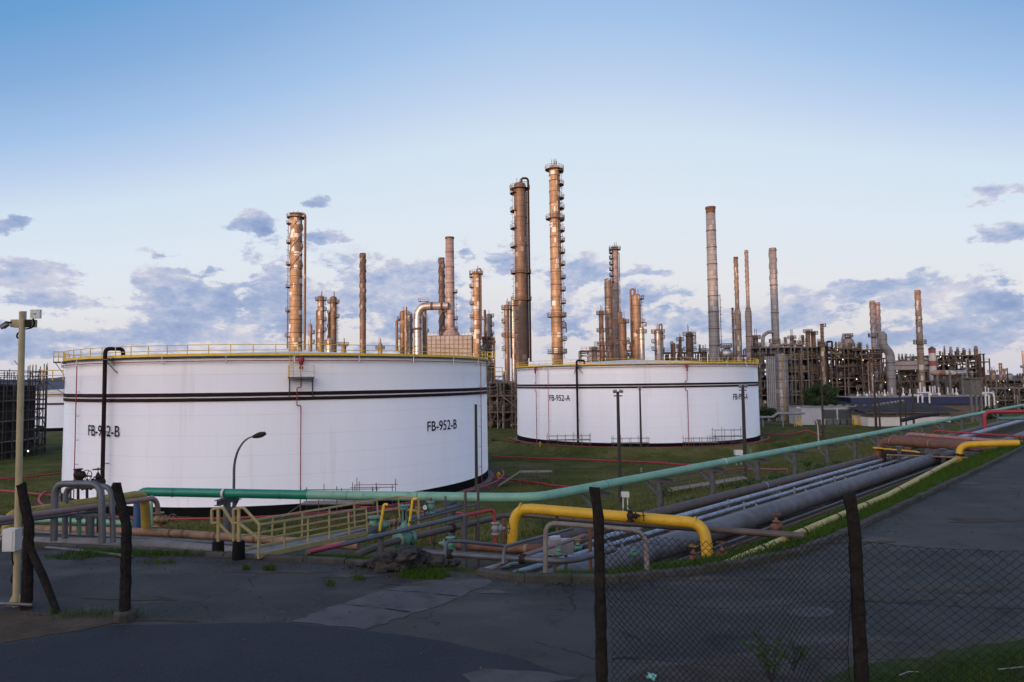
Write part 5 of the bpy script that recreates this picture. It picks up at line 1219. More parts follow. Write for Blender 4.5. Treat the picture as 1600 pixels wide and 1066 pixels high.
for k in range(7):
    s_ = (2.2, 7.6, 12.8, 18.6, 24.4, 30.6, 36.5)[k]; p = C(s_, random.uniform(-.6, .9)); p.z = T(p.x, p.y); weed(p, random.uniform(.5, .9), 150, 'low weed clump among the T supports, %s after the bend of the mint pipeline' % ORD[k], .7, .14)
# loose stones along the kerb and on the worn asphalt
def stones():
    mb = MB(); m = m_sand
    for i in range(2600):
        if i < 1500:
            k = rng.integers(2, 13); a, b_ = KPa[k], KPa[k + 1]; f = rng.random(); u = -abs(rng.normal(0, .45)) - .02; d = (b_ - a) / np.linalg.norm(b_ - a); x, y = a + (b_ - a) * f + np.array([-d[1], d[0]]) * u
        else: x, y = rng.uniform(-12, 14), rng.uniform(8, 26)
        if kerb_u([x], [y])[0] > -.01 or y > 60: continue
        s_ = rng.uniform(.006, .03) * (1.5 if rng.random() < .06 else 1); a0 = rng.uniform(0, 6.3)
        v = [(x + s_ * math.cos(a0 + q), y + s_ * math.sin(a0 + q) * .8, ZR) for q in (0, 1.6, 3.1, 4.7)] + [(x + s_ * .2, y, ZR + s_ * .9)]
        mb.add(v, [(0, 1, 4), (1, 2, 4), (2, 3, 4), (3, 0, 4)])
    struct(mb.build('gravel', m, loc=(0, 0, 0)), 'stuff')
stones()
# litter
p = PZ(1018, 1062, ZR); o = MB().add(*rock(p + Vector((0, 0, .04)), .07, .5, 5)).build('plastic_scrap', mat('mint plastic', (.20, .5, .42), rough=.4)); tag(o, 'crumpled mint plastic scrap at the foot of the fence', 'litter')
for i, (x0, y0, x1, y1, lab) in enumerate(((1405, 1055, 1435, 1050, 'thin pale scrap of cord on the verge grass'), (1560, 1046, 1600, 1042, 'straight pale stick on the verge grass'))):
    o = MB().tube([PZ(x0, y0, ZR + .07), PZ((x0 + x1) / 2, (y0 + y1) / 2 - (3 if i == 0 else 0), ZR + .09), PZ(x1, y1, ZR + .07)], .008, 5).build(('cord_scrap', 'stick')[i], m_lampgrey); tag(o, lab, 'litter')
# ================================================================== THE PLANT BEHIND
def clad(name, c1, c2, c3, metal=.15, rough=.58, s=.5, patch=.12, dirt=(.10, .065, .045)):
    """weathered sheet cladding: courses that differ a little, seams, odd replaced sheets, rust runs"""
    m = mat(name, c1, c2, rough=rough, metal=metal, scale=s * 2.2, stretch=(1, 1, .3), lo=.36, hi=.64, c3=dirt, s3=.7, t3=(.56, .74), stretch3=(1.3, 1.3, .16), bump=.1, bscale=1.2)
    nt = m.node_tree; N = nt.nodes; L = nt.links; p = N['Principled BSDF']; src = p.inputs['Base Color'].links[0].from_socket
    tc = N.new('ShaderNodeTexCoord'); sp = N.new('ShaderNodeSeparateXYZ'); L.new(tc.outputs['Object'], sp.inputs[0])
    def m_(op, a, b=0.0):
        n = N.new('ShaderNodeMath'); n.operation = op
        for i, v in enumerate((a, b)):
            if isinstance(v, (int, float)): n.inputs[i].default_value = v
            else: L.new(v, n.inputs[i])
        return n.outputs[0]
    def mixc(f, a, b, mode='MIX'):
        x = N.new('ShaderNodeMix'); x.data_type = 'RGBA'; x.blend_type = mode; L.new(f, x.inputs[0]) if not isinstance(f, float) else setattr(x.inputs[0], 'default_value', f); L.new(a, x.inputs[6])
        if isinstance(b, tuple): x.inputs[7].default_value = (*b, 1)
        else: L.new(b, x.inputs[7])
        return x.outputs[2]
    row = m_('DIVIDE', sp.outputs[2], 1.55); fl = m_('FLOOR', row); sec = m_('FLOOR', m_('MULTIPLY', m_('ADD', m_('ARCTAN2', sp.outputs[0], sp.outputs[1]), m_('MULTIPLY', fl, .9)), 1.3))
    cv = N.new('ShaderNodeCombineXYZ'); L.new(fl, cv.inputs[0]); L.new(sec, cv.inputs[1])
    oi = N.new('ShaderNodeObjectInfo'); L.new(m_('MULTIPLY', oi.outputs['Random'], 97.0), cv.inputs[2])
    wn = N.new('ShaderNodeTexWhiteNoise'); wn.noise_dimensions = '3D'; L.new(cv.outputs[0], wn.inputs['Vector'])
    wr = N.new('ShaderNodeTexWhiteNoise'); wr.noise_dimensions = '1D'; L.new(m_('ADD', fl, m_('MULTIPLY', oi.outputs['Random'], 31.0)), wr.inputs['W'])
    c = mixc(m_('MULTIPLY', wr.outputs['Value'], .45), src, (c2[0] * .8, c2[1] * .8, c2[2] * .8))
    c = mixc(m_('GREATER_THAN', wn.outputs['Value'], 1 - patch), c, c3)
    c = mixc(m_('MULTIPLY', m_('LESS_THAN', m_('FRACT', row), .09), .55), c, (.05, .032, .022))
    L.new(c, p.inputs['Base Color'])
    return m
m_col_gold = clad('golden weathered cladding', (.37, .255, .155), (.22, .135, .075), (.55, .52, .50), patch=.16)
m_col_tan = clad('tan weathered cladding', (.28, .20, .145), (.18, .12, .085), (.42, .39, .36))
m_col_brown = clad('brown rusted shell', (.175, .115, .08), (.115, .073, .053), (.26, .20, .16), metal=.2, patch=.08)
m_col_silver = clad('bright aluminium cladding', (.46, .44, .43), (.34, .31, .29), (.26, .18, .12), metal=.6, rough=.38)
m_col_grey = clad('dull grey stack steel', (.27, .26, .265), (.21, .20, .20), (.31, .30, .30), metal=.2, dirt=(.15, .10, .075))
m_col_pink = clad('rosy painted stack', (.32, .25, .235), (.25, .185, .17), (.36, .30, .28), metal=.15, patch=.06, dirt=(.17, .11, .09))
m_col_orange = clad('orange rusted shell', (.25, .125, .075), (.17, .085, .05), (.32, .21, .15), metal=.1)
m_rustcap = mat('burnt rust', (.06, .028, .02), (.10, .05, .035), rough=.8, scale=1)
m_struct = mat('rusted structural steel', (.15, .105, .075), (.085, .058, .042), rough=.7, scale=.4)
m_structy = mat('dull yellow structural paint', (.34, .235, .06), (.20, .14, .05), rough=.6, scale=.5)
m_structg = mat('grey structural steel', (.16, .145, .135), (.10, .088, .08), rough=.7, scale=.4)
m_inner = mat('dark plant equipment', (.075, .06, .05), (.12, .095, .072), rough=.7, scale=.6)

def zat(px, py, d): return PD(px, py, d).z
def plat(t, x, y, r, z, a0, a1, w=1.1, rail=True, m=None, rm=None):
    n = max(4, int((a1 - a0) / .32)); mb = MB().lathe((x, y, z), [(r, 0), (r + w, 0), (r + w, .16), (r, .16), (r, 0)], n, a0, a1, smooth=False)
    if rail:
        for i in range(n + 1):
            a = a0 + (a1 - a0) * i / n; p = Vector((x + (r + w) * math.sin(a), y + (r + w) * math.cos(a), z + .1)); mb.beam(p, p + Vector((0, 0, 1.15)), .09)
        for h in (.65, 1.2): mb.tube([(x + (r + w) * math.sin(a0 + (a1 - a0) * i / n), y + (r + w) * math.cos(a0 + (a1 - a0) * i / n), z + h) for i in range(n + 1)], .055, 4)
        for i in (0, n):
            a = a0 + (a1 - a0) * i / n; mb.beam((x + r * math.sin(a), y + r * math.cos(a), z), (x + (r + w) * math.sin(a), y + (r + w) * math.cos(a), z), .12)
    mb.build('platform', m or m_struct, t)
SIDES = {'L': (R_(215), R_(325)), 'R': (R_(35), R_(145)), 'F': (0, 2 * math.pi), 'N': (R_(110), R_(250))}
def column(px, w, top, d, label, cat='column', m=None, head='dome', plats=(), rings=(), strake=0, ladder=None, down=None, goose=None, base_w=None, flare=None, cap=None, name='distillation_column', stub=0, skirt=None, pipes=(), bandm=None):
    """a vertical vessel or stack measured in photo pixels at depth d"""
    m = m or m_col_tan
    tp = PD(px, top, d); x, y = tp.x, d; r = w / 2 * d / FP; H = tp.z; k = d / FP
    t = thing(name, label, cat, (x, y, 0)); rb = (base_w or w) / 2 * k
    prof = [(rb, -.5)]
    if flare:                                   # (py of shoulder top, py of shoulder bottom, lower width)
        za, zb, rl = zat(px, flare[0], d), zat(px, flare[1], d), flare[2] / 2 * k; prof = [(rl, -.5), (rl, zb), (r, za)]
    else: prof += [(rb + (r - rb) * .5, H * .5)] if base_w else []
    hd = {'dome': .55 * r, 'flat': 0, 'open': 0, 'cone': .9 * r}[head]; zt = H - hd
    prof.append((r, zt)); n = 20
    if head == 'open': prof += [(r * .86, zt), (r * .84, zt - 2)]
    MB().lathe((x, y, 0), prof, n).build('shell', m, t)
    if head == 'dome': MB().lathe((x, y, 0), [(r, zt)] + [(r * math.cos(a), zt + hd * math.sin(a)) for a in (.35, .75, 1.15)] + [(.02, H)], n).build('head', m, t)
    if head == 'cone': MB().lathe((x, y, 0), [(r, zt), (r * .35, H), (.02, H)], n).build('head', m, t)
    if head == 'flat': MB().lathe((x, y, 0), [(r, zt), (r * 1.12, zt + .05), (r * 1.12, zt + .4), (.02, zt + .45)], n, smooth=False).build('head', m_rustcap, t)
    def rat(z): 
        rr = [p[0] for p in prof[:len(prof)]]; zz = [p[1] for p in prof]
        for i in range(len(zz) - 1):
            if zz[i] <= z <= zz[i + 1]: return rr[i] + (rr[i + 1] - rr[i]) * (z - zz[i]) / max(zz[i + 1] - zz[i], 1e-6)
        return r
    if cap:
        zc = zat(px, cap, d); MB().lathe((x, y, 0), [(r + .03, zc), (r + .03, H - .6), (r * 1.12, H - .5), (r * 1.12, H + .05), (r * .9, H + .05)], n, smooth=False).build('cap', m_rustcap, t)
    for py in rings:
        z = zat(px, py, d); rr = rat(z); MB().lathe((x, y, 0), [(rr, z - .1), (rr + .12, z - .1), (rr + .12, z + .1), (rr, z + .1)], n, smooth=False).build('stiffener_ring', bandm or m_struct, t)
    if strake:                                  # helical fins
        z1, z0 = H - .5, zat(px, strake, d)
        for s in range(3):
            mb = MB(); N_ = 46; vs = []; pitch = 5 * 2 * r
            for i in range(N_ + 1):
                z = z1 + (z0 - z1) * i / N_; a = 2 * math.pi * (s / 3) + 2 * math.pi * (z1 - z) / pitch
                for rr, dz in ((r * .98, .09), (r + .085 * 2 * r, .09), (r + .085 * 2 * r, -.09), (r * .98, -.09)): vs.append((x + rr * math.sin(a), y + rr * math.cos(a), z + dz))
            fs = [(i * 4 + j, i * 4 + (j + 1) % 4, i * 4 + 4 + (j + 1) % 4, i * 4 + 4 + j) for i in range(N_) for j in range(4)]
            mb.add(vs, fs).build('strake', m, t)
    for py, s in plats:
        z = zat(px, py, d)
        a0, a1 = SIDES[s]; plat(t, x, y, rat(z) - .02, z, a0, a1, w=min(1.25, max(.8, r * .75)))
    if ladder:
        s = -1 if ladder[0] == 'L' else 1; mb = MB(); z0, z1 = zat(px, ladder[2], d), zat(px, ladder[1], d); xx = x + s * (max(r, rb) + .35)
        mb.beam((xx, y - .25, z0), (xx, y - .25, z1), .09); mb.beam((xx, y + .25, z0), (xx, y + .25, z1), .09)
        for z in np.arange(z0, z1, 1.0): mb.beam((xx, y - .25, z), (xx, y + .25, z), .07)
        for z in np.arange(z0, z1, 2.2): mb.tube([(xx - s * .1, y - .4, z), (xx + s * .5, y - .4, z), (xx + s * .5, y + .4, z), (xx - s * .1, y + .4, z)], .04, 4)
        for z in np.arange(z0 + 1, z1, 4.5): mb.beam((xx, y, z), (x + s * r * .9, y, z), .1)
        mb.build('ladder', m_struct, t)
    if down:                                    # overhead line: leaves the head, bends over and runs down one side
        dx, w2, pytop, pyb, dm = down; xx = x + dx * k; rr = w2 / 2 * k; zt2 = zat(px, pytop, d); zb = zat(px, pyb, d)
        MB().tube([(x + math.copysign(r * .3, dx), y - .2, H - .3), (x + math.copysign(r * .3, dx), y - .2, zt2), (xx, y - .2, zt2), (xx, y - .2, zb)], rr, 10, br=abs(dx) * k * .42).build('overhead_pipe', dm or m, t)
        mb = MB()
        for z in np.arange(zb + 3, zt2 - 1, 6.5): mb.beam((x, y, z), (xx + math.copysign(rr, dx), y - .2, z), .14)
        mb.build('pipe_clamp', m_struct, t)
    for dx, w2, py0, py1, dm in pipes:          # lines that hug the shell
        xx = x + dx * k; yy = y - math.sqrt(max(r * r - (dx * k) ** 2, 0)) - w2 / 2 * k - .06
        MB().tube([(xx, yy, zat(px, py1, d)), (xx, yy, zat(px, py0, d)), (xx * .7 + x * .3, yy + r * .5, zat(px, py0, d) + .5)], w2 / 2 * k, 8, br=.4).build('side_pipe', dm or m_col_tan, t)
    if stub:
        for i in range(stub): a = i * 2.2; MB().tube([(x + r * .5 * math.sin(a), y + r * .5 * math.cos(a), H - hd * .6), (x + r * .5 * math.sin(a), y + r * .5 * math.cos(a), H + random.uniform(1.0, 2.4))], .09, 5).build('nozzle', m_struct, t)
    return t
PL = lambda side, *ys: tuple((y, side) for y in ys)
# left group
column(463, 18, 336, 232, 'tall golden column with a spiral strake, leftmost of the tall towers', m=m_col_gold, head='flat', base_w=22, plats=PL('L', 351, 381, 415, 450, 488, 527) + ((341, 'F'),), rings=(378, 398, 420, 432, 446, 462, 480, 500, 520, 535), strake=425, ladder=('L', 345, 540), down=(14.5, 3.6, 334, 548, m_col_brown), pipes=((-12.2, 2.2, 486, 545, m_col_brown),), stub=3)
column(485, 6, 506, 226, 'small slim column with a cone top beside the golden spiral tower', m=m_col_tan, head='cone', plats=PL('R', 522, 537), stub=1)
column(501.5, 10, 462, 236, 'mid height column, left one of the close pair behind the nearest tank', m=m_col_tan, plats=((470, 'F'),) + PL('R', 486, 502, 518, 538), ladder=('R', 470, 545), pipes=((-6.2, 2.4, 486, 548, m_col_brown),), rings=(480, 500, 520), stub=2)
column(521, 10.5, 463, 238, 'mid height dark column, right one of the close pair behind the nearest tank', m=m_col_brown, plats=((474, 'F'), (490, 'L'), (497, 'R')) + PL('L', 512, 530), pipes=((-6.5, 3.4, 490, 546, m_col_brown),), ladder=('R', 468, 540), stub=2)
column(515, 12, 528, 222, 'squat silver vessel at the foot of the close pair of columns', m=m_col_silver, name='process_vessel', cat='vessel', plats=((538, 'F'),))
column(537, 8, 538, 224, 'low domed vessel with a thin aerial before the lone dark stack', m=m_col_tan, name='process_vessel', cat='vessel', plats=((541, 'F'),), stub=2)
column(594, 7, 536, 228, 'low domed vessel right of the lone dark stack', m=m_col_tan, name='process_vessel', cat='vessel', plats=((546, 'F'),), stub=3)
column(567, 9.4, 396, 245, 'lone dark stack with spiral strakes behind the nearest tank', cat='stack', m=m_col_brown, head='open', strake=500, rings=(400, 440, 466), name='smoke_stack', base_w=10)
column(629.5, 10, 486, 240, 'brown vessel with a curved overhead pipe, left of the grey elbow duct', m=m_col_brown, plats=PL('L', 500, 518, 530), down=(-9.5, 4, 500, 548, m_col_brown), rings=(500, 520), name='process_vessel', cat='vessel', stub=2)
column(634, 4.6, 479, 236, 'slender pipe column rising between two rounded vessels', m=m_col_tan, plats=PL('R', 492, 510), name='pipe_column')
column(640, 9, 488, 246, 'grey rounded vessel tucked behind the slender pipe column', m=m_col_grey, strake=545, name='process_vessel', cat='vessel', plats=PL('R', 520))
column(663, 7, 480, 250, 'plain dark column behind the grey elbow duct', m=m_col_brown, plats=PL('R', 519), rings=(500, 522), ladder=('R', 490, 545))
column(690, 9.6, 403, 250, 'dark straked stack close behind the rosy pale stack', cat='stack', m=m_col_brown, head='open', strake=530, rings=(430, 470), name='smoke_stack')
column(702.5, 13, 371, 238, 'rosy pale stack joined by the grey elbow duct', cat='stack', m=m_col_pink, head='open', base_w=16, rings=(394, 418, 442, 466, 490, 510), cap=374, plats=((458, 'R'),) + PL('L', 488, 515) + PL('R', 500, 516), ladder=('R', 455, 525), name='smoke_stack', skirt=1)
def elbow_duct():
    d = 236; k = d / FP; t = thing('flue_duct', 'big grey elbow duct with dark bands leading into the rosy stack', 'duct', (PD(653, 560, d).x, d, 0)); r = 6.3 * k
    P = [PD(653, 600, d), PD(653, 490, d), PD(660, 479, d), PD(672, 478.5, d), PD(700, 478, d)]; P[0].z = 0; P[1].x = P[0].x
    MB().tube(P, r, 18, br=1.6).build('duct', m_col_silver, t)
    for a, b, f in ((1, 0, .28), (3, 4, .10), (3, 4, .66)):
        p = P[a].lerp(P[b], f if a != 1 else .15); dd = (P[b] - P[a]).normalized(); MB().lathe(p, [(r, -.4), (r + .06, -.4), (r + .06, .4), (r, .4)], 18, smooth=False, axis=dd).build('band', m_rustcap, t)
    plat(t, P[1].x + 2.2, d, r * .7, PD(663, 472, d).z, R_(110), R_(250), w=1)
elbow_duct()
def furnace():
    d0 = 230; a, b = PD(667, 525, d0), PD(737, 525, d0); zt = a.z; t = thing('furnace_house', 'pale panelled furnace house below the rosy stack', 'building', ((a.x + b.x) / 2, d0 + 5, 0)); cx = (a.x + b.x) / 2; w = b.x - a.x
    mp = mat('furnace panels', (.27, .27, .285), (.20, .195, .20), rough=.6, metal=.2, scale=.5); MB().box((cx, d0 + 5, zt / 2), (w, 10, zt)).build('wall', mp, t)
    mb = MB()
    for i in range(11): x = a.x + w * i / 10; mb.beam((x, d0 - .08, 0), (x, d0 - .08, zt), .14)
    for i in range(6): z = zt - 6.6 * i / 5 * 1.1; mb.beam((a.x, d0 - .09, z), (b.x, d0 - .09, z), .13)
    mb.build('stiffener_grid', m_struct, t); r = MB()
    for i in range(14): x = a.x + w * i / 13; r.beam((x, d0 + .2, zt), (x, d0 + .2, zt + 1.1), .1)
    r.beam((a.x, d0 + .2, zt + 1.1), (b.x, d0 + .2, zt + 1.1), .1); r.build('roof_rail', m_structg, t)
    MB().lathe((PD(702, 525, d0).x, 238, 0), [(1.5, zt + 3.4), (3.6, zt)], 14).build('stack_cone', m_col_pink, t)
furnace()
column(744, 12.5, 424, 226, 'golden tan column with left side platforms right of the rosy stack', m=m_col_gold, plats=PL('L', 434, 450, 476, 497, 518) + ((429, 'F'),), down=(7.4, 2.2, 420, 530, m_col_brown), ladder=('L', 428, 540), rings=(440, 462, 484, 500), stub=2)
column(764, 9, 490, 236, 'grey bulged vessel right of the golden tan column', m=m_col_grey, strake=545, plats=PL('R', 496, 510, 524), name='process_vessel', cat='vessel', stub=1)
column(757.5, 4, 484, 233, 'thin vertical pipe column beside the grey bulged vessel', m=m_col_tan, plats=PL('L', 500), name='pipe_column')
column(791.5, 8, 476, 196, 'slim brown column left of the tall domed tower', m=m_col_brown, plats=((484, 'F'),) + PL('L', 505, 527, 548) + ((527, 'F'),), ladder=('L', 480, 560), rings=(495, 515, 540), stub=2)
column(801.5, 7, 468, 198, 'slim silver column pressed against the tall domed tower', m=m_col_silver, plats=((478, 'F'),) + PL('R', 500, 520), pipes=((-4, 2.2, 480, 560, m_col_brown),), stub=1)
column(812, 19, 285, 205, 'tall brown tower with a silver domed head and dark overhead line', m=m_col_brown, base_w=20, head='dome', plats=((296, 'L'), (303, 'L'), (331, 'L'), (358, 'L'), (387, 'L'), (428, 'L'), (296, 'F'), (428, 'F'), (470, 'F')), rings=(340, 384, 424, 432, 455), ladder=('L', 290, 470), down=(13.4, 3.4, 279, 566, m_brownpaint), pipes=((10.6, 1.8, 300, 560, m_brownpaint), (-8, 2, 325, 346, m_col_tan)), stub=4)
column(866, 17, 258, 200, 'tallest slender golden tower with many platforms on its right', m=m_col_gold, head='dome', base_w=18, plats=((266, 'F'), (269, 'R'), (290, 'R'), (311, 'R'), (327, 'R'), (345, 'R'), (362, 'R'), (378, 'R'), (396, 'R'), (415, 'R'), (436, 'R'), (455, 'R'), (475, 'R'), (495, 'R'), (513, 'R'), (533, 'R'), (552, 'R'), (343, 'F'), (496, 'F'), (553, 'F')), rings=(275, 283, 300, 318, 335, 352, 370, 387, 405, 425, 445, 465, 485, 505, 523, 543), ladder=('R', 262, 560), down=(14.5, 1.6, 503, 520, m_brownpaint), pipes=((-5, 1.4, 330, 360, m_col_silver), (3, 1.6, 275, 420, m_col_tan)), stub=5)
# centre group
column(960.5, 10.5, 388, 236, 'tall rosy brown column with an open ladder tower on its left', m=m_col_pink, head='flat', plats=((391, 'F'),) + PL('L', 396, 405, 414, 423, 432, 441), ladder=('L', 388, 470), rings=(455, 500, 540), pipes=((6.5, 1.6, 396, 560, m_col_tan),), stub=2)
column(949.5, 11, 435, 230, 'silver tan column with a domed head left of the rosy column', m=m_col_tan, rings=(450, 466, 482, 498, 514, 530, 545), pipes=((6, 1.6, 440, 560, m_col_brown),))
column(939, 7.5, 485, 225, 'slim orange rust column left of the silver tan one', m=m_col_orange, plats=((492, 'F'), (519, 'F'), (540, 'F')), stub=2, rings=(500, 530))
column(929, 9, 542, 222, 'cluster vessel low at the left foot of the centre columns', m=m_col_tan, plats=((548, 'F'),), name='process_vessel', cat='vessel', stub=2)
column(972.5, 12, 497, 222, 'squat brown vessel with an arched pipe right of the rosy column', m=m_col_brown, plats=((505, 'F'), (534, 'R'), (538, 'F')), down=(-6, 3.2, 488, 506, m_col_brown), rings=(520, 538), name='process_vessel', cat='vessel', stub=2)
column(993.5, 14.5, 459, 226, 'tan column with a silver head and gooseneck pipe on its left', m=m_col_tan, plats=((468, 'R'), (505, 'R')), down=(-8.5, 3, 452, 560, m_col_brown), rings=(478, 520), ladder=('R', 462, 545), stub=3)
column(1002, 9, 511, 218, 'pale silver column in front of the gooseneck column', m=m_col_silver, plats=((521, 'F'), (510, 'R')), stub=1, rings=(530,))
column(1028, 12, 514, 220, 'silver vessel ringed by platforms with a small gooseneck', m=m_col_silver, plats=((521, 'F'), (536, 'L'), (548, 'L'), (530, 'R')), down=(6, 2.6, 507, 522, m_col_brown), pipes=((7, 2, 520, 558, m_col_brown),), stub=3)
column(1052, 6, 536, 228, 'small orange column, left of a low pair behind the farther tank', m=m_col_orange, plats=((544, 'R'),), down=(-4, 1.6, 534, 556, m_col_orange))
column(1062.5, 4.6, 526, 230, 'thin orange column, right of a low pair behind the farther tank', m=m_col_orange, plats=((533, 'F'),), stub=1)
column(1077, 11.5, 519, 222, 'brown column with staggered side platforms left of the tall grey stack', m=m_col_brown, plats=((525, 'F'), (531, 'R'), (538, 'R'), (548, 'F')), stub=3, rings=(535,))
column(1100, 9, 548, 224, 'low rusty vessel cluster at the foot of the tall grey stack', m=m_col_brown, plats=((551, 'F'),), name='process_vessel', cat='vessel', stub=3)
column(1110, 14.4, 324, 206, 'tall grey banded stack with a burnt rust top', cat='stack', m=m_col_grey, head='open', base_w=18, cap=334, rings=(361, 387, 413, 437, 463, 488, 514, 540), ladder=('R', 460, 560), name='smoke_stack', bandm=m_rustcap)
column(1149.5, 6.4, 402, 200, 'dark rusted straked stack on a wider grey foot', cat='stack', m=m_col_tan, head='open', strake=462, flare=(481, 490, 10.4), name='smoke_stack', cap=405, rings=(515,))
column(1166, 5.4, 391, 208, 'thin rosy straked stack on a wider grey foot', cat='stack', m=m_col_pink, head='open', strake=450, flare=(479, 488, 10), name='smoke_stack', rings=(395, 482, 526))
column(1144.5, 3.4, 483, 222, 'thin orange lattice like column behind the dark rusted stack', m=m_col_orange, head='flat', rings=(490, 500, 510, 520), name='pipe_column')
column(1207, 11, 388, 204, 'grey stack with a straked top standing on a domed drum', cat='stack', m=m_col_grey, head='open', strake=440, base_w=12, rings=(392, 446, 489), name='smoke_stack')
column(1180, 8, 524, 214, 'rusty small column left of the domed drum stack', m=m_col_orange, plats=((530, 'F'), (540, 'L')), stub=2)
column(1186, 7, 535, 206, 'slim grey column in front of the rusty small column', m=m_col_grey, plats=((545, 'F'),), rings=(560,))
def sphere(px, py, rp, d, label, m, name='domed_drum', arch=None):
    p = PD(px, py, d); r = rp * d / FP; t = thing(name, label, 'vessel', (p.x, d, 0))
    MB().lathe(p, [(r * math.sin(a), -r * math.cos(a)) for a in np.linspace(.01, math.pi - .01, 14)], 22).build('shell', m, t)
    mb = MB()
    for k in range(6): a = k * math.pi / 3; mb.tube([(p.x + r * .96 * math.sin(a), d + r * .96 * math.cos(a), 0), (p.x + r * .96 * math.sin(a), d + r * .96 * math.cos(a), p.z)], .22, 6).build('leg', m_structg, t); mb = MB()
    plat(t, p.x, d, .6, p.z + r * .98, 0, 2 * math.pi, w=1)
    if arch:
        w2, P = arch; MB().tube([PD(x, y, d - .5) for x, y in P], w2 / 2 * d / FP, 10, br=1.3).build('arch_pipe', m_col_pink if m is m_col_pink else m_col_grey, t)
    return t
sphere(1135, 553, 9.5, 198, 'silver sphere with a thin arched pipe behind the farther tank', m_col_silver, arch=(2.4, ((1123, 566), (1123, 541), (1140, 541), (1140, 548))))
sphere(1211, 548, 12, 204, 'grey domed drum under the straked grey stack', m_col_grey, arch=(5.5, ((1192, 590), (1192, 525), (1200, 519), (1208, 519))))
sphere(1325, 536, 9, 226, 'rosy dome with a tall arched pipe on top of the main plant block', m_col_pink, arch=(3, ((1316, 540), (1316, 524), (1329, 523), (1329, 532))))
column(1237, 6, 524, 250, 'pink steaming vessel far behind the main plant block, left of a rust one', m=m_col_pink, plats=((530, 'F'), (540, 'R')), name='process_vessel', cat='vessel', stub=3)
column(1249, 5, 532, 248, 'small grey vessel right of the pink steaming one', m=m_col_grey, name='process_vessel', cat='vessel', stub=2)
column(1262, 7, 518, 246, 'orange rust vessel, left half of the twin on the plant roofline', m=m_col_orange, head='flat', plats=((520, 'F'), (534, 'L')), name='process_vessel', cat='vessel')
column(1270.5, 7, 520, 247, 'orange rust vessel, right half of the twin on the plant roofline', m=m_col_orange, head='flat', plats=((523, 'F'),), name='process_vessel', cat='vessel')
column(1284, 5, 508, 244, 'thin orange column banded with white above the plant roofline', m=m_col_orange, head='flat', rings=(514, 520, 526, 532), plats=((511, 'R'),), name='pipe_column')
column(1362.5, 7.6, 470, 222, 'straked brown grey stack, left of the twin on the plant roofline', cat='stack', m=m_col_pink, head='open', strake=515, plats=((527, 'F'),), name='smoke_stack', rings=(474,))
column(1371, 7, 472.5, 226, 'straked brown grey stack, right of the twin on the plant roofline', cat='stack', m=m_col_pink, head='open', strake=515, plats=((524, 'R'),), name='smoke_stack', rings=(476,))
column(1433.5, 8.4, 453.5, 196, 'lone straked stack rising from the ground at the right', cat='stack', m=m_col_tan, head='open', strake=560, base_w=10.5, name='smoke_stack', rings=(458, 500, 545, 582, 596), plats=((538, 'F'),))
def big_duct():
    d = 205; r = 6.3 * d / FP; t = thing('flue_duct', 'big grey flue duct stepping down at the right end of the plant block', 'duct', (PD(1390, 640, d).x, d, 0))
    P = [PD(1379, 524, d), PD(1379, 540, d), PD(1391, 552, d), PD(1392, 645, d)]; P[3].z = 0; P[3].x = P[2].x
    MB().tube(P, r, 18, br=1.5).build('duct', m_col_grey, t); MB().lathe(P[0], [(r, 0), (r * .8, r * .5), (r * .4, r * .85), (.02, r * .95)], 18).build('domed_top', m_col_grey, t)
    for f in (.15, .4): p = P[2].lerp(P[3], f); MB().lathe(p, [(r, -.12), (r + .1, -.12), (r + .1, .12), (r, .12)], 18, smooth=False).build('flange', m_rustcap, t)
big_duct()

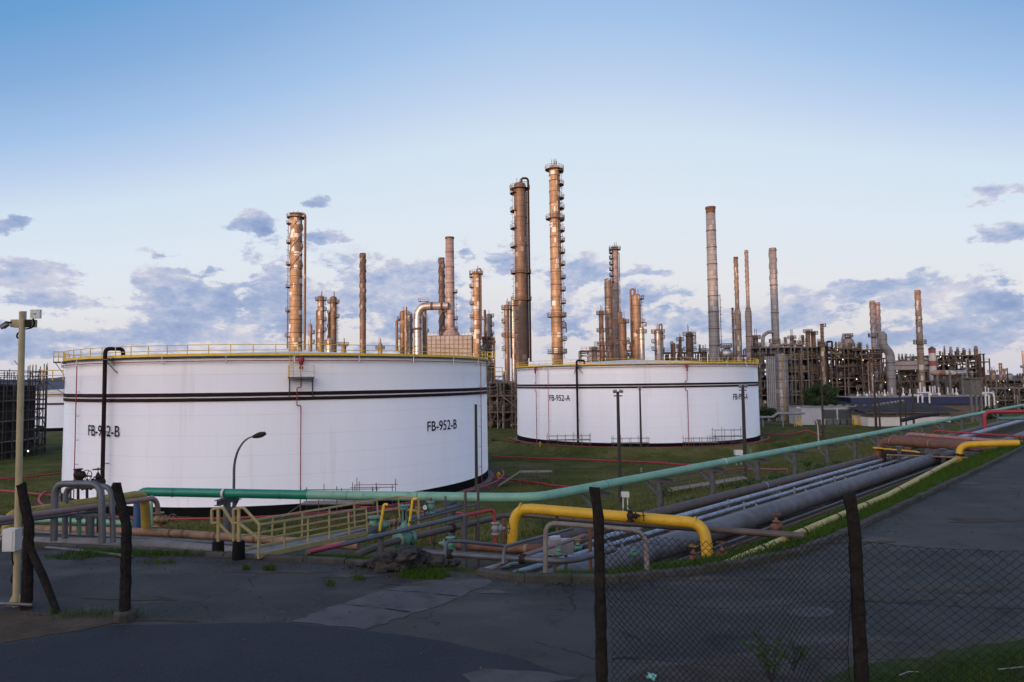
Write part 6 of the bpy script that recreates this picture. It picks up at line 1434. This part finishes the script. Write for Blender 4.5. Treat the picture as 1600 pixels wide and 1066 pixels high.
# ---- steel process structures
def block(name, label, x0, x1, top, d, depth, levels, bays, seed, roof=None, base=0.0, yellow=(), m=None, kit=1.0, lamps=0, rtop=None, brace=True):
    rr = random.Random(seed); a, b = PD(x0, top, d), PD(x1, top, d); zt = (a.z + b.z) / 2; t = thing(name, label, 'process plant', ((a.x + b.x) / 2, d + depth / 2, base)); m = m or m_struct
    X0, X1 = a.x, b.x; W = X1 - X0; zl = [base + (zt - base) * (i + 1 + (rr.uniform(-.28, .28) if i < levels - 1 else 0)) / levels for i in range(levels)]; jx = [0] + [rr.uniform(-.3, .3) for _ in range(bays - 1)] + [0]
    f = MB()
    for i in range(bays + 1):
        x = X0 + W * (i + jx[i]) / bays
        for y in (d, d + depth * .5, d + depth): f.beam((x, y, base), (x, y, zt + rr.choice((0, 0, 0, 0, 1.2))), .30)
        for z in zl: f.beam((x, d, z), (x, d + depth, z), .26, .3)
        if brace and rr.random() < .5 and i < bays:
            k = rr.randrange(levels); z0 = base if k == 0 else zl[k - 1]; f.beam((x, d - .02, z0), (X0 + W * (i + 1) / bays, d - .02, zl[k]), .16)
    for z in zl:
        for y in (d, d + depth): f.beam((X0, y, z), (X1, y, z), .26, .34)
    f.build('steel_frame', m, t)
    for k, z in enumerate(zl):
        u0, u1 = (0, 1) if rr.random() < .6 else (rr.uniform(0, .2), rr.uniform(.8, 1))
        MB().box((X0 + W * (u0 + u1) / 2, d + depth / 2, z + .22), (W * (u1 - u0), depth * .96, .1)).build('deck', m_inner, t)
        r = MB(); n = int(W * (u1 - u0) / 1.7); rm = m_structy if k in yellow else m_struct
        for i in range(n + 1): x = X0 + W * (u0 + (u1 - u0) * i / n); r.beam((x, d - .05, z + .27), (x, d - .05, z + 1.4), .09)
        for h in (.85, 1.38): r.beam((X0 + W * u0, d - .05, z + h), (X0 + W * u1, d - .05, z + h), .09)
        r.build('deck_rail', rm, t)
    # vessels, exchangers and lines that fill the bays
    mats = [m_col_tan, m_col_grey, m_col_brown, m_inner, m_inner, m_struct, m_col_silver, m_col_orange]
    for k in range(levels):
        z0 = base if k == 0 else zl[k - 1] + .3; h = zl[k] - z0 - .3
        for i in range(int(bays * 3.2 * kit)):
            x = X0 + W * rr.random(); y = d + depth * rr.uniform(.05, .9); mm = rr.choice(mats); c = rr.random()
            if c < .22:
                r = rr.uniform(.25, .95); hh = h * rr.uniform(.5, .95); MB().lathe((x, y, z0), [(r * .8, 0), (r, .2), (r, hh - .3), (r * .6, hh), (.02, hh + .05)], 10).build('vessel', mm, t)
            elif c < .42:
                r = rr.uniform(.3, .7); L_ = rr.uniform(2.5, 6); z = z0 + h * rr.uniform(.25, .8); MB().lathe((x - L_ / 2, y, z), [(.02, 0), (r * .7, .15), (r, .5), (r, L_ - .5), (r * .7, L_ - .15), (.02, L_)], 10, axis=(1, 0, 0)).build('exchanger', mm, t)
            else:
                r = rr.uniform(.09, .26); z = z0 + h * rr.uniform(.1, .9); L_ = rr.uniform(3, W * .35); z2 = z0 + h * rr.random() ; xx = max(X0, x - L_ / 2); x2 = min(X1, x + L_ / 2)
                MB().tube([(xx, y, z2), (xx, y, z), (x2, y, z), (x2, y, zl[min(levels - 1, k + rr.randrange(2))])], r, 6, br=.5).build('process_pipe', mm, t)
    for i in range(int(bays * .8 * kit)):
        x = X0 + W * rr.random(); y = d - rr.uniform(.2, .8); r = rr.uniform(.1, .3); z1 = zt * rr.uniform(.5, 1.0); MB().tube([(x, y, base), (x, y, z1), (x + rr.uniform(-2, 2), y + 1.5, z1)], r, 7, br=.5).build('standpipe', rr.choice([m_col_tan, m_col_grey, m_struct, m_structg, m_col_brown]), t)
    for i in range(int(bays * 1.4 * kit) if roof is None else roof):
        x = X0 + W * rr.uniform(.02, .98); y = d + depth * rr.uniform(.1, .9); hh = rr.uniform(1.0, 3.2); r = rr.uniform(.2, .55); MB().lathe((x, y, zt + .27), [(r, 0), (r, hh * .7), (r * 1.2, hh * .72), (r * 1.2, hh * .8), (r * .9, hh), (.02, hh)], 9).build('roof_vent', rr.choice([m_col_grey, m_inner, m_col_tan, m_col_brown]), t)
    for i in range(lamps):
        x = X0 + W * rr.random(); y = d - .5; z = rr.choice(zl) - .35; MB().lathe((x, y, z), [(.02, -.12), (.12, -.04), (.12, .04), (.02, .1)], 8).build('work_lamp', rr.choice([m_litwarm, m_lit, m_litwarm]), t)
    for k in range(1, levels):
        if rr.random() < .45:
            x = X0 + W * rr.uniform(.1, .8); q0, q1 = Vector((x, d - .5, zl[k - 1] + .3)), Vector((x + (zl[k] - zl[k - 1]) * rr.choice((-1.2, 1.2)), d - .5, zl[k] + .3)); st = MB(); st.beam(q0, q1, .12, .3); st.beam(q0 + Vector((0, 0, 1)), q1 + Vector((0, 0, 1)), .1); st.beam(q0, q0 + Vector((0, 0, 1)), .08); st.beam(q1, q1 + Vector((0, 0, 1)), .08); st.build('stair_flight', rr.choice((m_structy, m_struct, m_structg)), t)
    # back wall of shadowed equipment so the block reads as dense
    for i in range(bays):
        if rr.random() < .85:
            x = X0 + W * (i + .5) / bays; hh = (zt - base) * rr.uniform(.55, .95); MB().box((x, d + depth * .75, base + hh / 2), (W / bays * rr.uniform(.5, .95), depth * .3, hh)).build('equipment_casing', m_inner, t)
    return t
block('process_structure', 'rusty pipe structure seen in the gap between the two lettered tanks', 752, 830, 598, 178, 12, 3, 7, 5, roof=4, lamps=1)
block('process_structure', 'grey and yellow railed structure around the big ribbed silo', 1187, 1262, 543, 200, 14, 6, 8, 11, yellow=(2, 3, 4, 5), roof=3, m=m_structg, lamps=3, kit=.9)
block('process_structure', 'left third of the main rusty plant block, behind the round tree', 1261, 1298, 543, 209, 14, 6, 5, 23, yellow=(2, 3, 4, 5), lamps=4, kit=1.3, roof=2)
block('process_structure', 'middle third of the main rusty plant block, tallest decks with many lights', 1298, 1346, 545, 213, 14, 5, 5, 24, yellow=(4,), lamps=5, kit=1.6, roof=3)
block('process_structure', 'right third of the main rusty plant block next to the stepping flue duct', 1346, 1384, 547, 208, 15, 6, 4, 25, yellow=(5,), lamps=4, kit=1.6, roof=2)
block('process_structure', 'low plant block with a pale clad storey behind the lone straked stack', 1396, 1452, 566, 236, 14, 4, 6, 31, lamps=3, roof=0, kit=.8)
block('process_structure', 'taller rusty plant block with roof exhausts at the right', 1452, 1532, 556, 232, 14, 5, 8, 41, lamps=9, roof=3)
block('pipe_rack', 'low pipe rack with struts at the far right edge', 1532, 1640, 607, 214, 8, 2, 9, 53, roof=0, kit=1.2, m=m_structg, lamps=3)
block('pipe_rack', 'long low pipe rack under the lone straked stack', 1396, 1535, 596, 212, 8, 2, 12, 61, roof=0, kit=1.1, lamps=3)
block('process_structure', 'open steel frame with thin posts right of the exhaust block', 1532, 1546, 566, 232, 6, 3, 2, 71, roof=0, kit=.3)
def silo():
    d = 197; x = PD(1219, 600, d).x; r = 12.5 * d / FP; zt = zat(1219, 556, d); t = thing('ribbed_silo', 'big grey ribbed silo at the left end of the main plant', 'silo', (x, d, 0))
    MB().lathe((x, d, 0), [(r, 0), (r, zt), (.02, zt + .6)], 28).build('shell', m_col_grey, t)
    for i in range(7): z = zt * (i + .6) / 7.2; MB().lathe((x, d, 0), [(r, z - .12), (r + .14, z - .12), (r + .14, z + .12), (r, z + .12)], 28, smooth=False).build('hoop', m_structg, t)
    for dx in (-.55, 0, .5): MB().beam((x + dx * r, d - r * math.cos(math.asin(dx)) - .12, 0), (x + dx * r, d - r * math.cos(math.asin(dx)) - .12, zt), .3, .2).build('stiffener', m_structy if dx == 0 else m_structg, t)
    for i in range(5): xx = PD(1195 + i * 3, 600, d).x; t2 = thing('riser_pipe', 'pale vertical riser pipe left of the ribbed silo, %s from the left' % ORD[i], 'pipe', (xx, d - 2, 0), 'risers beside the silo'); MB().tube([(xx, d - 2, 0), (xx, d - 2, zat(1200, 557, d))], .24, 8).build('pipe_run', m_lampgrey, t2); MB().lathe((xx, d - 2, zat(1200, 557, d)), [(.3, 0), (.3, .5), (.1, .7)], 8).build('cap', m_dark, t2)
silo()
def clad_storey():
    d = 234; a, b = PD(1397, 564, d), PD(1450, 564, d); z0 = zat(1420, 578, d); t = thing('clad_storey', 'pale corrugated wall panel on the low plant block', 'wall', ((a.x + b.x) / 2, d, z0)); mm = mat('pale corrugated sheet', (.42, .36, .33), (.30, .24, .21), rough=.6, scale=.3, stretch=(2, 1, .4))
    mb = MB(); n = 44
    for i in range(n): x = a.x + (b.x - a.x) * (i + .5) / n; mb.box((x, d, (z0 + a.z) / 2), ((b.x - a.x) / n * .98, .2 + (.08 if i % 2 else 0), a.z - z0))
    mb.build('panel', mm, t); r = MB()
    for z in (z0, (z0 + a.z) / 2, a.z): r.beam((a.x, d - .2, z), (b.x, d - .2, z), .2)
    r.build('girt', m_struct, t)
clad_storey()
for i, (x, w, y0, y1) in enumerate(((1404.5, 3, 555, 563), (1409.5, 3, 555, 563), (1415.5, 4, 555, 563), (1422.5, 3, 556, 563), (1427, 3, 556, 563), (1475.5, 2.6, 543, 556), (1485.5, 4.4, 544, 556), (1496, 4.4, 545, 558), (1505.5, 4, 546, 558), (1515, 3, 547, 558), (1524.5, 5.6, 543, 556))):
    d = 238; p = PD(x, y0, d); r = w / 2 * d / FP; zb = zat(x, y1 + 6, d); t = thing('exhaust_stack', 'short roof exhaust on the right plant blocks, %s from the left' % ORD[i], 'exhaust', (p.x, d, zb), 'roof exhausts'); mm = (m_col_grey, m_inner, m_col_brown)[i % 3] if i < 10 else m_col_orange
    MB().lathe((p.x, d, 0), [(r, zb), (r, p.z - 1.2), (r * 1.15, p.z - 1.1), (r * 1.15, p.z - .7), (r * .9, p.z - .6), (r * .9, p.z)], 12, smooth=False).build('stack', mm, t)
    MB().lathe((p.x, d, 0), [(r * 1.2, p.z + .15), (.02, p.z + .6)], 12).build('rain_cap', m_inner, t)
for i, (x, yt, dd) in enumerate(((1531, 553, 229), (1536.5, 553, 229))):
    p = PD(x, yt, dd); t = thing('steel_column', 'dark tall thin pipe post right of the exhaust block, %s of two' % ORD[i], 'post', (p.x, dd, 0)); MB().tube([(p.x, dd, 0), p], .28, 8).build('post', m_rustcap, t); MB().lathe(p, [(.5, -.3), (.5, 0), (.02, .1)], 8, smooth=False).build('cap', m_rustcap, t)
def striped_chimney():
    d = 222; x = PD(1456, 544, d).x; r = 5 * d / FP; t = thing('striped_chimney', 'short red and white striped chimney with a dark capped top', 'chimney', (x, d, 0)); mr_ = mat('faded red chimney paint', (.34, .08, .07), (.26, .06, .06), rough=.7, scale=.4); mw = mat('off white chimney paint', (.55, .50, .47), (.45, .41, .39), rough=.7, scale=.4)
    ys = [(546.5, 552, mr_), (552, 564, mw), (564, 572, mr_), (572, 584, mw)]
    for ya, yb, mm in ys: MB().lathe((x, d, 0), [(r, zat(1456, yb, d)), (r * .985, zat(1456, ya, d))], 18).build('stripe', mm, t)
    MB().lathe((x, d, 0), [(r * 1.04, 0), (r, zat(1456, 584, d))], 18).build('shaft', mw, t)
    MB().lathe((x, d, 0), [(r * 1.1, zat(1456, 546.5, d)), (r * 1.1, zat(1456, 545, d)), (r * .2, zat(1456, 541.5, d)), (.02, zat(1456, 541.3, d))], 18, smooth=False).build('cap', m_inner, t)
striped_chimney()
def hdrum():
    d = 208; a, b = PD(1454, 583.5, d), PD(1510, 583, d); r = 4.6 * d / FP; t = thing('horizontal_drum', 'long rusty and silver horizontal drum in front of the exhaust block', 'vessel', ((a.x + b.x) / 2, d, 0)); L_ = (b - a).length
    for x0, x1, mm in ((0, .38, m_col_orange), (.38, .70, m_col_tan), (.70, 1, m_col_silver)): MB().lathe((a.x + L_ * x0, d, a.z), [(r, 0), (r, L_ * (x1 - x0))] if x0 and x1 < 1 else ([(.02, 0), (r * .6, .25), (r, 1.1), (r, L_ * (x1 - x0))] if x0 == 0 else [(r, 0), (r, L_ * (x1 - x0) - 1.1), (r * .6, L_ * (x1 - x0) - .25), (.02, L_ * (x1 - x0))]), 18, axis=(1, 0, 0)).build('shell_section', mm, t)
    for f in (.15, .5, .85): MB().box((a.x + L_ * f, d, (a.z - r) / 2 + .3), (.7, r * 1.5, a.z - r + .9)).build('saddle', m_structg, t)
hdrum()
# ---- buildings in front of the plant
def shed():
    d = 170; a, b = PD(1357, 668, d), PD(1494, 662, d - 2); zw = zat(1357, 645.5, d); w = b.x - a.x; dp = 17; t = thing('white_shed', 'white walled shed with a dark corrugated roof', 'building', ((a.x + b.x) / 2, d + dp / 2, 0)); cx = (a.x + b.x) / 2
    MB().box((cx, d + dp / 2, zw * .34 - .3), (w, dp, zw * .68 + .6)).build('wall', mat('white shed wall', (.62, .60, .58), (.52, .50, .48), rough=.7, scale=.3), t)
    MB().box((cx, d + dp / 2, zw * .84), (w - .1, dp - .1, zw * .32)).build('louvre_band', mat('shed louvre band', (.12, .11, .10), (.085, .08, .075), rough=.7, scale=1.2, stretch=(3, 1, .3)), t)
    mb = MB()
    for i in range(16): x = a.x + w * (i + .5) / 16; mb.beam((x, d - .06, zw * .68), (x, d - .06, zw), .12)
    mb.beam((a.x, d - .07, zw * .69), (b.x, d - .07, zw * .69), .14); mb.build('mullion', m_structg, t)
    z1 = zw + 2.2; n = 44; r = MB(); x0, x1 = a.x - 1, b.x + 2.5
    for i in range(n):
        xa = x0 + (x1 - x0) * i / n; xb = x0 + (x1 - x0) * (i + .5) / n; xc = x0 + (x1 - x0) * (i + 1) / n; h = .22
        for p, q_, e, f in ((xa, xb, 0, h), (xb, xc, h, 0)): r.add([(p, d - .9, zw + .1 + e), (q_, d - .9, zw + .1 + f), (q_, d + dp + .5, z1 + f), (p, d + dp + .5, z1 + e)], [(0, 1, 2, 3)])
    r.build('roof', mat('dark corrugated roof', (.055, .058, .066), (.035, .037, .042), rough=.9, scale=.3, spec=.15), t)
    MB().beam((x0, d - .95, zw + .02), (x1, d - .95, zw + .02), .14, .3).build('fascia', m_inner, t)
    return d, x0, x1, dp, zw, z1
sd_, sx0, sx1, sdp, szw, sz1 = shed()
def fan(x, y, z, label, group, s=1.0):
    t = thing('roof_ventilator', label, 'ventilator', (x, y, z), group)
    MB().lathe((x, y, z), [(.5 * s, -.2), (.5 * s, .35 * s), (.8 * s, .4 * s), (.85 * s, .75 * s), (.55 * s, 1.0 * s), (.02, 1.05 * s)], 12).build('cowl', m_lampgrey, t); MB().box((x, y, z - .05), (1.3 * s, 1.3 * s, .3)).build('curb', m_structg, t)
for i in range(9):
    f = (i + .5) / 9; y = sd_ + sdp * (.45 + .45 * f); fan(sx0 + (sx1 - sx0) * (.28 + .55 * f), y, szw + .1 + (sz1 - szw) * (y - sd_ + .9) / (sdp + 1.4) + .25, 'grey roof ventilator in the row on the dark corrugated roof, %s from the left' % ORD[i], 'ventilators on the shed roof', .5)
def equip_house():
    d = 178; a, b = PD(1253, 666, d), PD(1336, 664, d); zt = zat(1253, 637, d); w = b.x - a.x; cx = (a.x + b.x) / 2; t = thing('equipment_house', 'long pale grey equipment house with two louvre panels', 'building', (cx, d + 4, 0)); mm = mat('pale grey cabin panels', (.40, .41, .45), (.33, .34, .37), rough=.6, scale=.4)
    MB().box((cx, d + 4, zt / 2), (w, 8, zt)).build('wall', mm, t); MB().box((cx, d + 4, zt + .1), (w + .5, 8.5, .22)).build('roof', m_lampgrey, t)
    ml = mat('dark louvre slats', (.10, .12, .12), (.075, .09, .09), rough=.6)
    for x0, x1 in ((.43, .645), (.70, .93)):
        l = MB(); X0, X1 = a.x + w * x0, a.x + w * x1
        for k in range(14): z = zt * (.36 + .5 * k / 14); l.box(((X0 + X1) / 2, d - .12, z), (X1 - X0, .22, zt * .022), Matrix.Rotation(R_(30), 3, 'X'))
        lv = l.build('louvre', ml, t); MB().box(((X0 + X1) / 2, d - .03, zt * .61), (X1 - X0 + .3, .05, zt * .54)).build('frame', m_inner, lv)
    for x0, x1 in ((.25, .33), (.44, .55), (.56, .66), (.70, .80), (.82, .92)): MB().box((a.x + w * (x0 + x1) / 2, d - .6, zt * .16), (w * (x1 - x0) * .9, 1.1, zt * .3)).build('cooling_unit', m_inner if x0 < .3 else ml, t)
    for s in (0, .5, 1): MB().beam((a.x + w * s, d - .04, 0), (a.x + w * s, d - .04, zt), .16, .1).build('corner_trim', mm, t)
    MB().box((PD(1341, 643, d).x, d - 1, zat(1341, 643, d)), (1.1, .3, 1.1)).build('sign_board', m_whitebox, t)
equip_house()
def tank_white(px, py0, py1, w, d, label):
    p = PD(px, py0, d); r = w / 2 * d / FP; t = thing('small_tank', label, 'storage tank', (p.x, d, 0)); MB().lathe((p.x, d, 0), [(r, 0), (r, p.z), (r * .5, p.z + .5), (.02, p.z + .6)], 18).build('shell', m_lampgrey, t)
    MB().lathe((p.x, d, 0), [(r, p.z - .12), (r + .1, p.z - .12), (r + .1, p.z + .05), (r, p.z + .05)], 18, smooth=False).build('rim', m_structg, t)
tank_white(1347, 646, 668, 15, 186, 'grey round tank between the equipment house and the white shed')
for i, (px, lab) in enumerate(((1247, 'bright yellow stile at the left end of the equipment house'), (1338, 'bright yellow stile between the equipment house and the white shed'))):
    d = 174; x = PD(px, 660, d).x; zt = zat(px, 649, d); t = thing('yellow_stile', lab, 'stair', (x, d, 0)); mb = MB()
    for s in (-.7, .7):
        for y in (-.5, .5): mb.beam((x + s, d + y, 0), (x + s, d + y, zt), .12)
        mb.beam((x + s, d - .5, zt), (x + s, d + .5, zt), .1)
    mb.beam((x - .7, d - .5, zt), (x + .7, d - .5, zt), .1); mb.beam((x - .7, d - .5, zt * .6), (x + .7, d - .5, zt * .6), .1); mb.build('rail', m_yellow, t); s_ = MB()
    for k in range(4): s_.box((x, d - .3, .3 + k * .3), (1.3, .5, .1))
    s_.build('tread', m_yellow, t)
pf = [PD(1185, 652, 172), PD(1208, 652, 172), PD(1214, 646, 172), PD(1258, 646, 172)]
pipe('grey_pipe', 'pale grey raised pipe with a step left of the equipment house', pf, .32, m_lampgrey, br=.8, n=10, sup=[(0, .3), (2, .2), (2, .6)], supmat=m_lampgrey)
def blue_hall():
    d = 184; a, b = PD(1330, 640, d), PD(1546, 640, d); zt = zat(1330, 622, d); z0 = zat(1330, 634, d); w = b.x - a.x; cx = (a.x + b.x) / 2; t = thing('cooling_hall', 'long low hall with a deep blue fascia behind the white shed', 'building', (cx, d + 6, 0))
    MB().box((cx, d + 6, z0 / 2), (w - 1, 11, z0)).build('wall', m_inner, t); MB().box((cx, d + 6, (z0 + zt) / 2), (w, 12, zt - z0)).build('fascia', mat('deep blue sheet', (.010, .016, .065), (.014, .020, .08), rough=.5, scale=.3), t)
    MB().box((cx, d + 6, zt + .12), (w + .4, 12.4, .2)).build('roof', mat('pale tan roof edge', (.26, .22, .18), rough=.8), t)
    return d, zt
bd, bz = blue_hall()
for i, (px, yt, w) in enumerate(((1340, 612, 1.5), (1344, 616, 1.6), (1350, 613, 1.6), (1354, 615, 1.6), (1358.5, 611, 1.8), (1363, 616, 1.6), (1368, 614, 1.8), (1373.5, 611, 1.6), (1378, 613, 1.6), (1382, 609, 1.8), (1387, 612, 1.8), (1393.5, 606, 2.4), (1411, 606, 1.8), (1421.5, 608, 1.8), (1434.5, 608, 2), (1437.5, 598, 2), (1443, 604, 2), (1445, 604, 2), (1452.5, 603, 2), (1457, 604, 2), (1460.5, 603, 2), (1466.5, 605, 2), (1480.5, 605, 2), (1488.5, 607, 2), (1494, 606, 2), (1506, 605, 2), (1533, 605, 2), (1539.5, 604, 2), (1544, 606, 2), (1550.5, 612, 2.2))):
    p = PD(px, yt, bd + 2.5); r = w / 2 * bd / FP; t = thing('white_vent_pipe', 'white upright vent pipe on the blue hall, %s from the left' % (ORD[i] if i < 24 else ('twenty-fifth', 'twenty-sixth', 'twenty-seventh', 'twenty-eighth', 'twenty-ninth', 'thirtieth')[i - 24]), 'vent pipe', (p.x, p.y, bz), 'white vent pipes on the blue hall')
    MB().tube([(p.x, p.y, bz - .1), p], r, 8).build('pipe_run', m_whitebox, t); MB().lathe((p.x, p.y, bz + .2), [(r, 0), (r * 2.6, .05), (r * 2.8, .6), (r, .9)], 8).build('base_housing', m_lampgrey if i % 3 else m_whitebox, t)
for i, (x0, y0, x1, y1) in enumerate(((1436, 618, 1435, 640), (1443, 618, 1442, 640), (1453, 614, 1453, 640), (1543, 616, 1541, 644), (1547, 618, 1546, 644), (1552, 614, 1554, 634))):
    d = bd - .8; a, b = PD(x0, y0, d), PD(x1, y1, d); t = thing('white_drop_pipe', 'white pipe dropping over the blue fascia, %s from the left' % ORD[i], 'vent pipe', (b.x, d, b.z), 'white pipes over the blue fascia'); MB().tube([a + Vector((-.9, 3.2, 0)), a + Vector((-.1, .2, 0)), (b.x, d, a.z - .6), b], .22, 8, br=.5).build('pipe_run', m_whitebox, t); MB().lathe(b, [(.22, 0), (.3, 0), (.3, .2), (.22, .2)], 8, smooth=False).build('flange', m_lampgrey, t)
for i in range(12):
    x = 1296 + i * 6.8; p = PD(x, 634, 180); fan(p.x, 180 + (i % 2), p.z - .2, 'grey cowl in the row under the blue fascia, %s from the left' % ORD[i], 'cowls below the blue hall', .42)
o = MB().box((PD(1335, 640, 182).x, 182, (zat(1335, 637, 182)) / 2), (16, 5, zat(1335, 637, 182))).build('fan_deck', m_inner); tag(o, 'dark low deck carrying the row of grey cowls', 'deck')
def headframe():
    d = 150; x = PD(1519, 600, d).x; zt, zb = zat(1519, 592, d), zat(1519, 617, d); t = thing('concrete_tower', 'grey concrete box tower on legs at the right', 'tower', (x, d, 0)); w = 17 * d / FP
    MB().box((x, d, (zt + zb) / 2), (w, 2.4, zt - zb)).build('box', m_conc, t); MB().box((x, d, zt + .12), (w * 1.35, 3.2, .24)).build('slab', m_conc, t)
    for s in (-.45, 0, .45):
        MB().beam((x + s * w, d - 1.0, 0), (x + s * w, d - 1.0, zb), .4).build('leg', m_conc, t)
        MB().beam((x + s * w, d - 1.25, zb), (x + s * w, d - 1.25, zt), .2, .12).build('rib', m_conc, t)
headframe()
# far right background
column(1563, 4.6, 569, 330, 'dark brown flat topped stack far off at the right', cat='stack', m=m_col_orange, head='flat', name='smoke_stack', rings=(574, 580))
column(1597.5, 2.4, 548, 330, 'needle thin rosy stack at the right edge', cat='stack', m=m_col_pink, head='cone', name='smoke_stack', plats=((575, 'F'),))
column(1569, 3.4, 576, 340, 'thin far column right of the dark brown stack', m=m_col_pink, plats=((580, 'F'),))
column(1551, 8, 579, 340, 'far rusty vessel cluster left of the dark brown stack', m=m_col_tan, plats=((582, 'F'), (588, 'R')), name='process_vessel', cat='vessel', stub=4)
tank_white(1577, 585, 600, 9, 335, 'white far tank right of the dark brown stack')
tank_white(1596, 588, 600, 7, 338, 'white far tank at the foot of the needle stack')
block('process_structure', 'far hazy plant silhouettes along the right horizon', 1540, 1660, 594, 320, 14, 2, 10, 83, kit=1.2, lamps=3)
block('process_structure', 'far rusty plant glimpsed over the main block at left of the orange twin', 1222, 1262, 538, 240, 8, 3, 4, 91, kit=.8, m=m_col_pink)
block('process_structure', 'scaffold like steel frame crowding the right end of the pale furnace house', 735, 772, 527, 231, 8, 5, 4, 101, yellow=(0, 2), roof=2, kit=.9)
block('process_structure', 'low cluttered steel frame at the foot of the centre columns', 908, 1006, 548, 238, 8, 4, 8, 103, roof=7, kit=.8, lamps=1)
block('process_structure', 'low cluttered steel frame left of the tall grey stack', 1036, 1104, 551, 240, 8, 4, 6, 107, roof=6, kit=.8, lamps=1)
block('process_structure', 'steel frame with platforms between the tall grey stack and the farther tank edge', 1118, 1192, 556, 226, 8, 4, 6, 109, yellow=(3,), roof=5, kit=.8)
# roofline clutter on the main block
for i, (px, w, yt) in enumerate(((1306, 3.4, 534), (1311, 3.4, 534), (1318, 2.4, 536), (1323, 2.6, 536), (1328, 2.6, 536), (1340, 3.2, 537), (1345, 2.4, 535), (1355, 3, 537))):
    d = 216; p = PD(px, yt, d); r = w / 2 * d / FP; t = thing('roof_vessel', 'small capped roof vessel on the main plant block, %s from the left' % ORD[i], 'vessel', (p.x, d, p.z - 4), 'small vessels on the plant roof'); MB().lathe((p.x, d, 0), [(r, p.z - 4), (r, p.z - .4), (r * .6, p.z), (.02, p.z + .05)], 10).build('shell', m_col_grey if i % 2 else m_inner, t); MB().lathe((p.x, d, 0), [(r, p.z - 1.2), (r + .12, p.z - 1.2), (r + .12, p.z - 1.0), (r, p.z - 1.0)], 10, smooth=False).build('flange', m_struct, t)
# gold capped vessel and black gantry on the roofline
column(1285, 6, 538, 207, 'short golden vessel at the corner of the main plant block', m=m_col_gold, head='flat', name='process_vessel', cat='vessel', plats=((541, 'F'),))
g0 = PD(1292, 534, 208); o = MB().tube([(g0.x, 208, 0), (g0.x, 208, g0.z), (PD(1300, 534, 208).x, 208, g0.z), (PD(1300, 534, 208).x, 208, g0.z - 2.2)], .3, 8, br=.3).build('black_standpipe', m_dark); tag(o, 'black hooked standpipe on the roofline of the main plant block', 'pipe')
# tree and bushes
def leafy(name, label, base, H, rx, rz, nleaf, ls, trunk=True):
    b = Vector(base); t = thing(name, label, 'tree' if trunk else 'bush', b); c = b + Vector((0, 0, H - rz))
    if trunk:
        tr = MB().tube([b - Vector((0, 0, .3)), b + Vector((.1, 0, H * .25)), c - Vector((0, 0, rz * .4))], [.38, .3, .2], 8)
        for k in range(7): a = k * .9; e = c + Vector((math.cos(a) * rx * .6, math.sin(a) * rx * .6, random.uniform(-.4, .5) * rz)); tr.tube([c - Vector((0, 0, rz * .7)), c.lerp(e, .5) - Vector((0, 0, .4)), e], [.16, .1, .04], 6)
        tr.build('trunk', m_pole, t)
    cl = []
    for k in range(46):
        u = Vector((random.gauss(0, 1), random.gauss(0, 1), random.gauss(0, 1))).normalized(); f = random.uniform(.45, .95); cl.append((c + Vector((u.x * rx * f, u.y * rx * f, u.z * rz * f)), random.uniform(.16, .34) * rx))
    lf = MB()
    for k in range(nleaf):
        q_, s = cl[k % len(cl)]; u = Vector((random.gauss(0, 1), random.gauss(0, 1), random.gauss(0, 1))).normalized(); p = q_ + u * s * random.uniform(.55, 1.0)
        d1 = Vector((random.gauss(0, 1), random.gauss(0, 1), random.gauss(0, .6))).normalized(); d2 = d1.orthogonal().normalized(); l = ls * random.uniform(.6, 1.3)
        lf.add([p, p + d1 * l * .5 + d2 * l * .32, p + d1 * l, p + d1 * l * .5 - d2 * l * .32], [(0, 1, 2, 3)])
    lf.build('crown', mat('tree leaves', (.022, .042, .016), (.04, .062, .022), rough=.8, scale=.25, spec=.1), t)
x = PD(1284, 640, 186).x; leafy('round_tree', 'dense round green tree before the main plant block', (x, 186, 0), zat(1284, 596, 186), 4.6, 4.1, 9000, .5)
x = PD(1201, 640, 178).x; leafy('bush', 'low dark bush at the right side of the farther tank', (x, 178, 0), zat(1201, 635, 178), 2.5, 2.0, 2600, .4, False)
x = PD(1547, 640, 150).x; leafy('bush', 'dark bush behind the mint pipeline beside the concrete tower', (x, 150, 0), zat(1547, 634, 150), 2.2, 1.9, 1500, .4, False)
o = MB().tube([PD(1409, 657, 100), PD(1440, 650, 104), PD(1466, 647, 108)], .3, 8).build('black_duct', m_dark); tag(o, 'short black duct lying over the mint pipeline supports', 'duct')
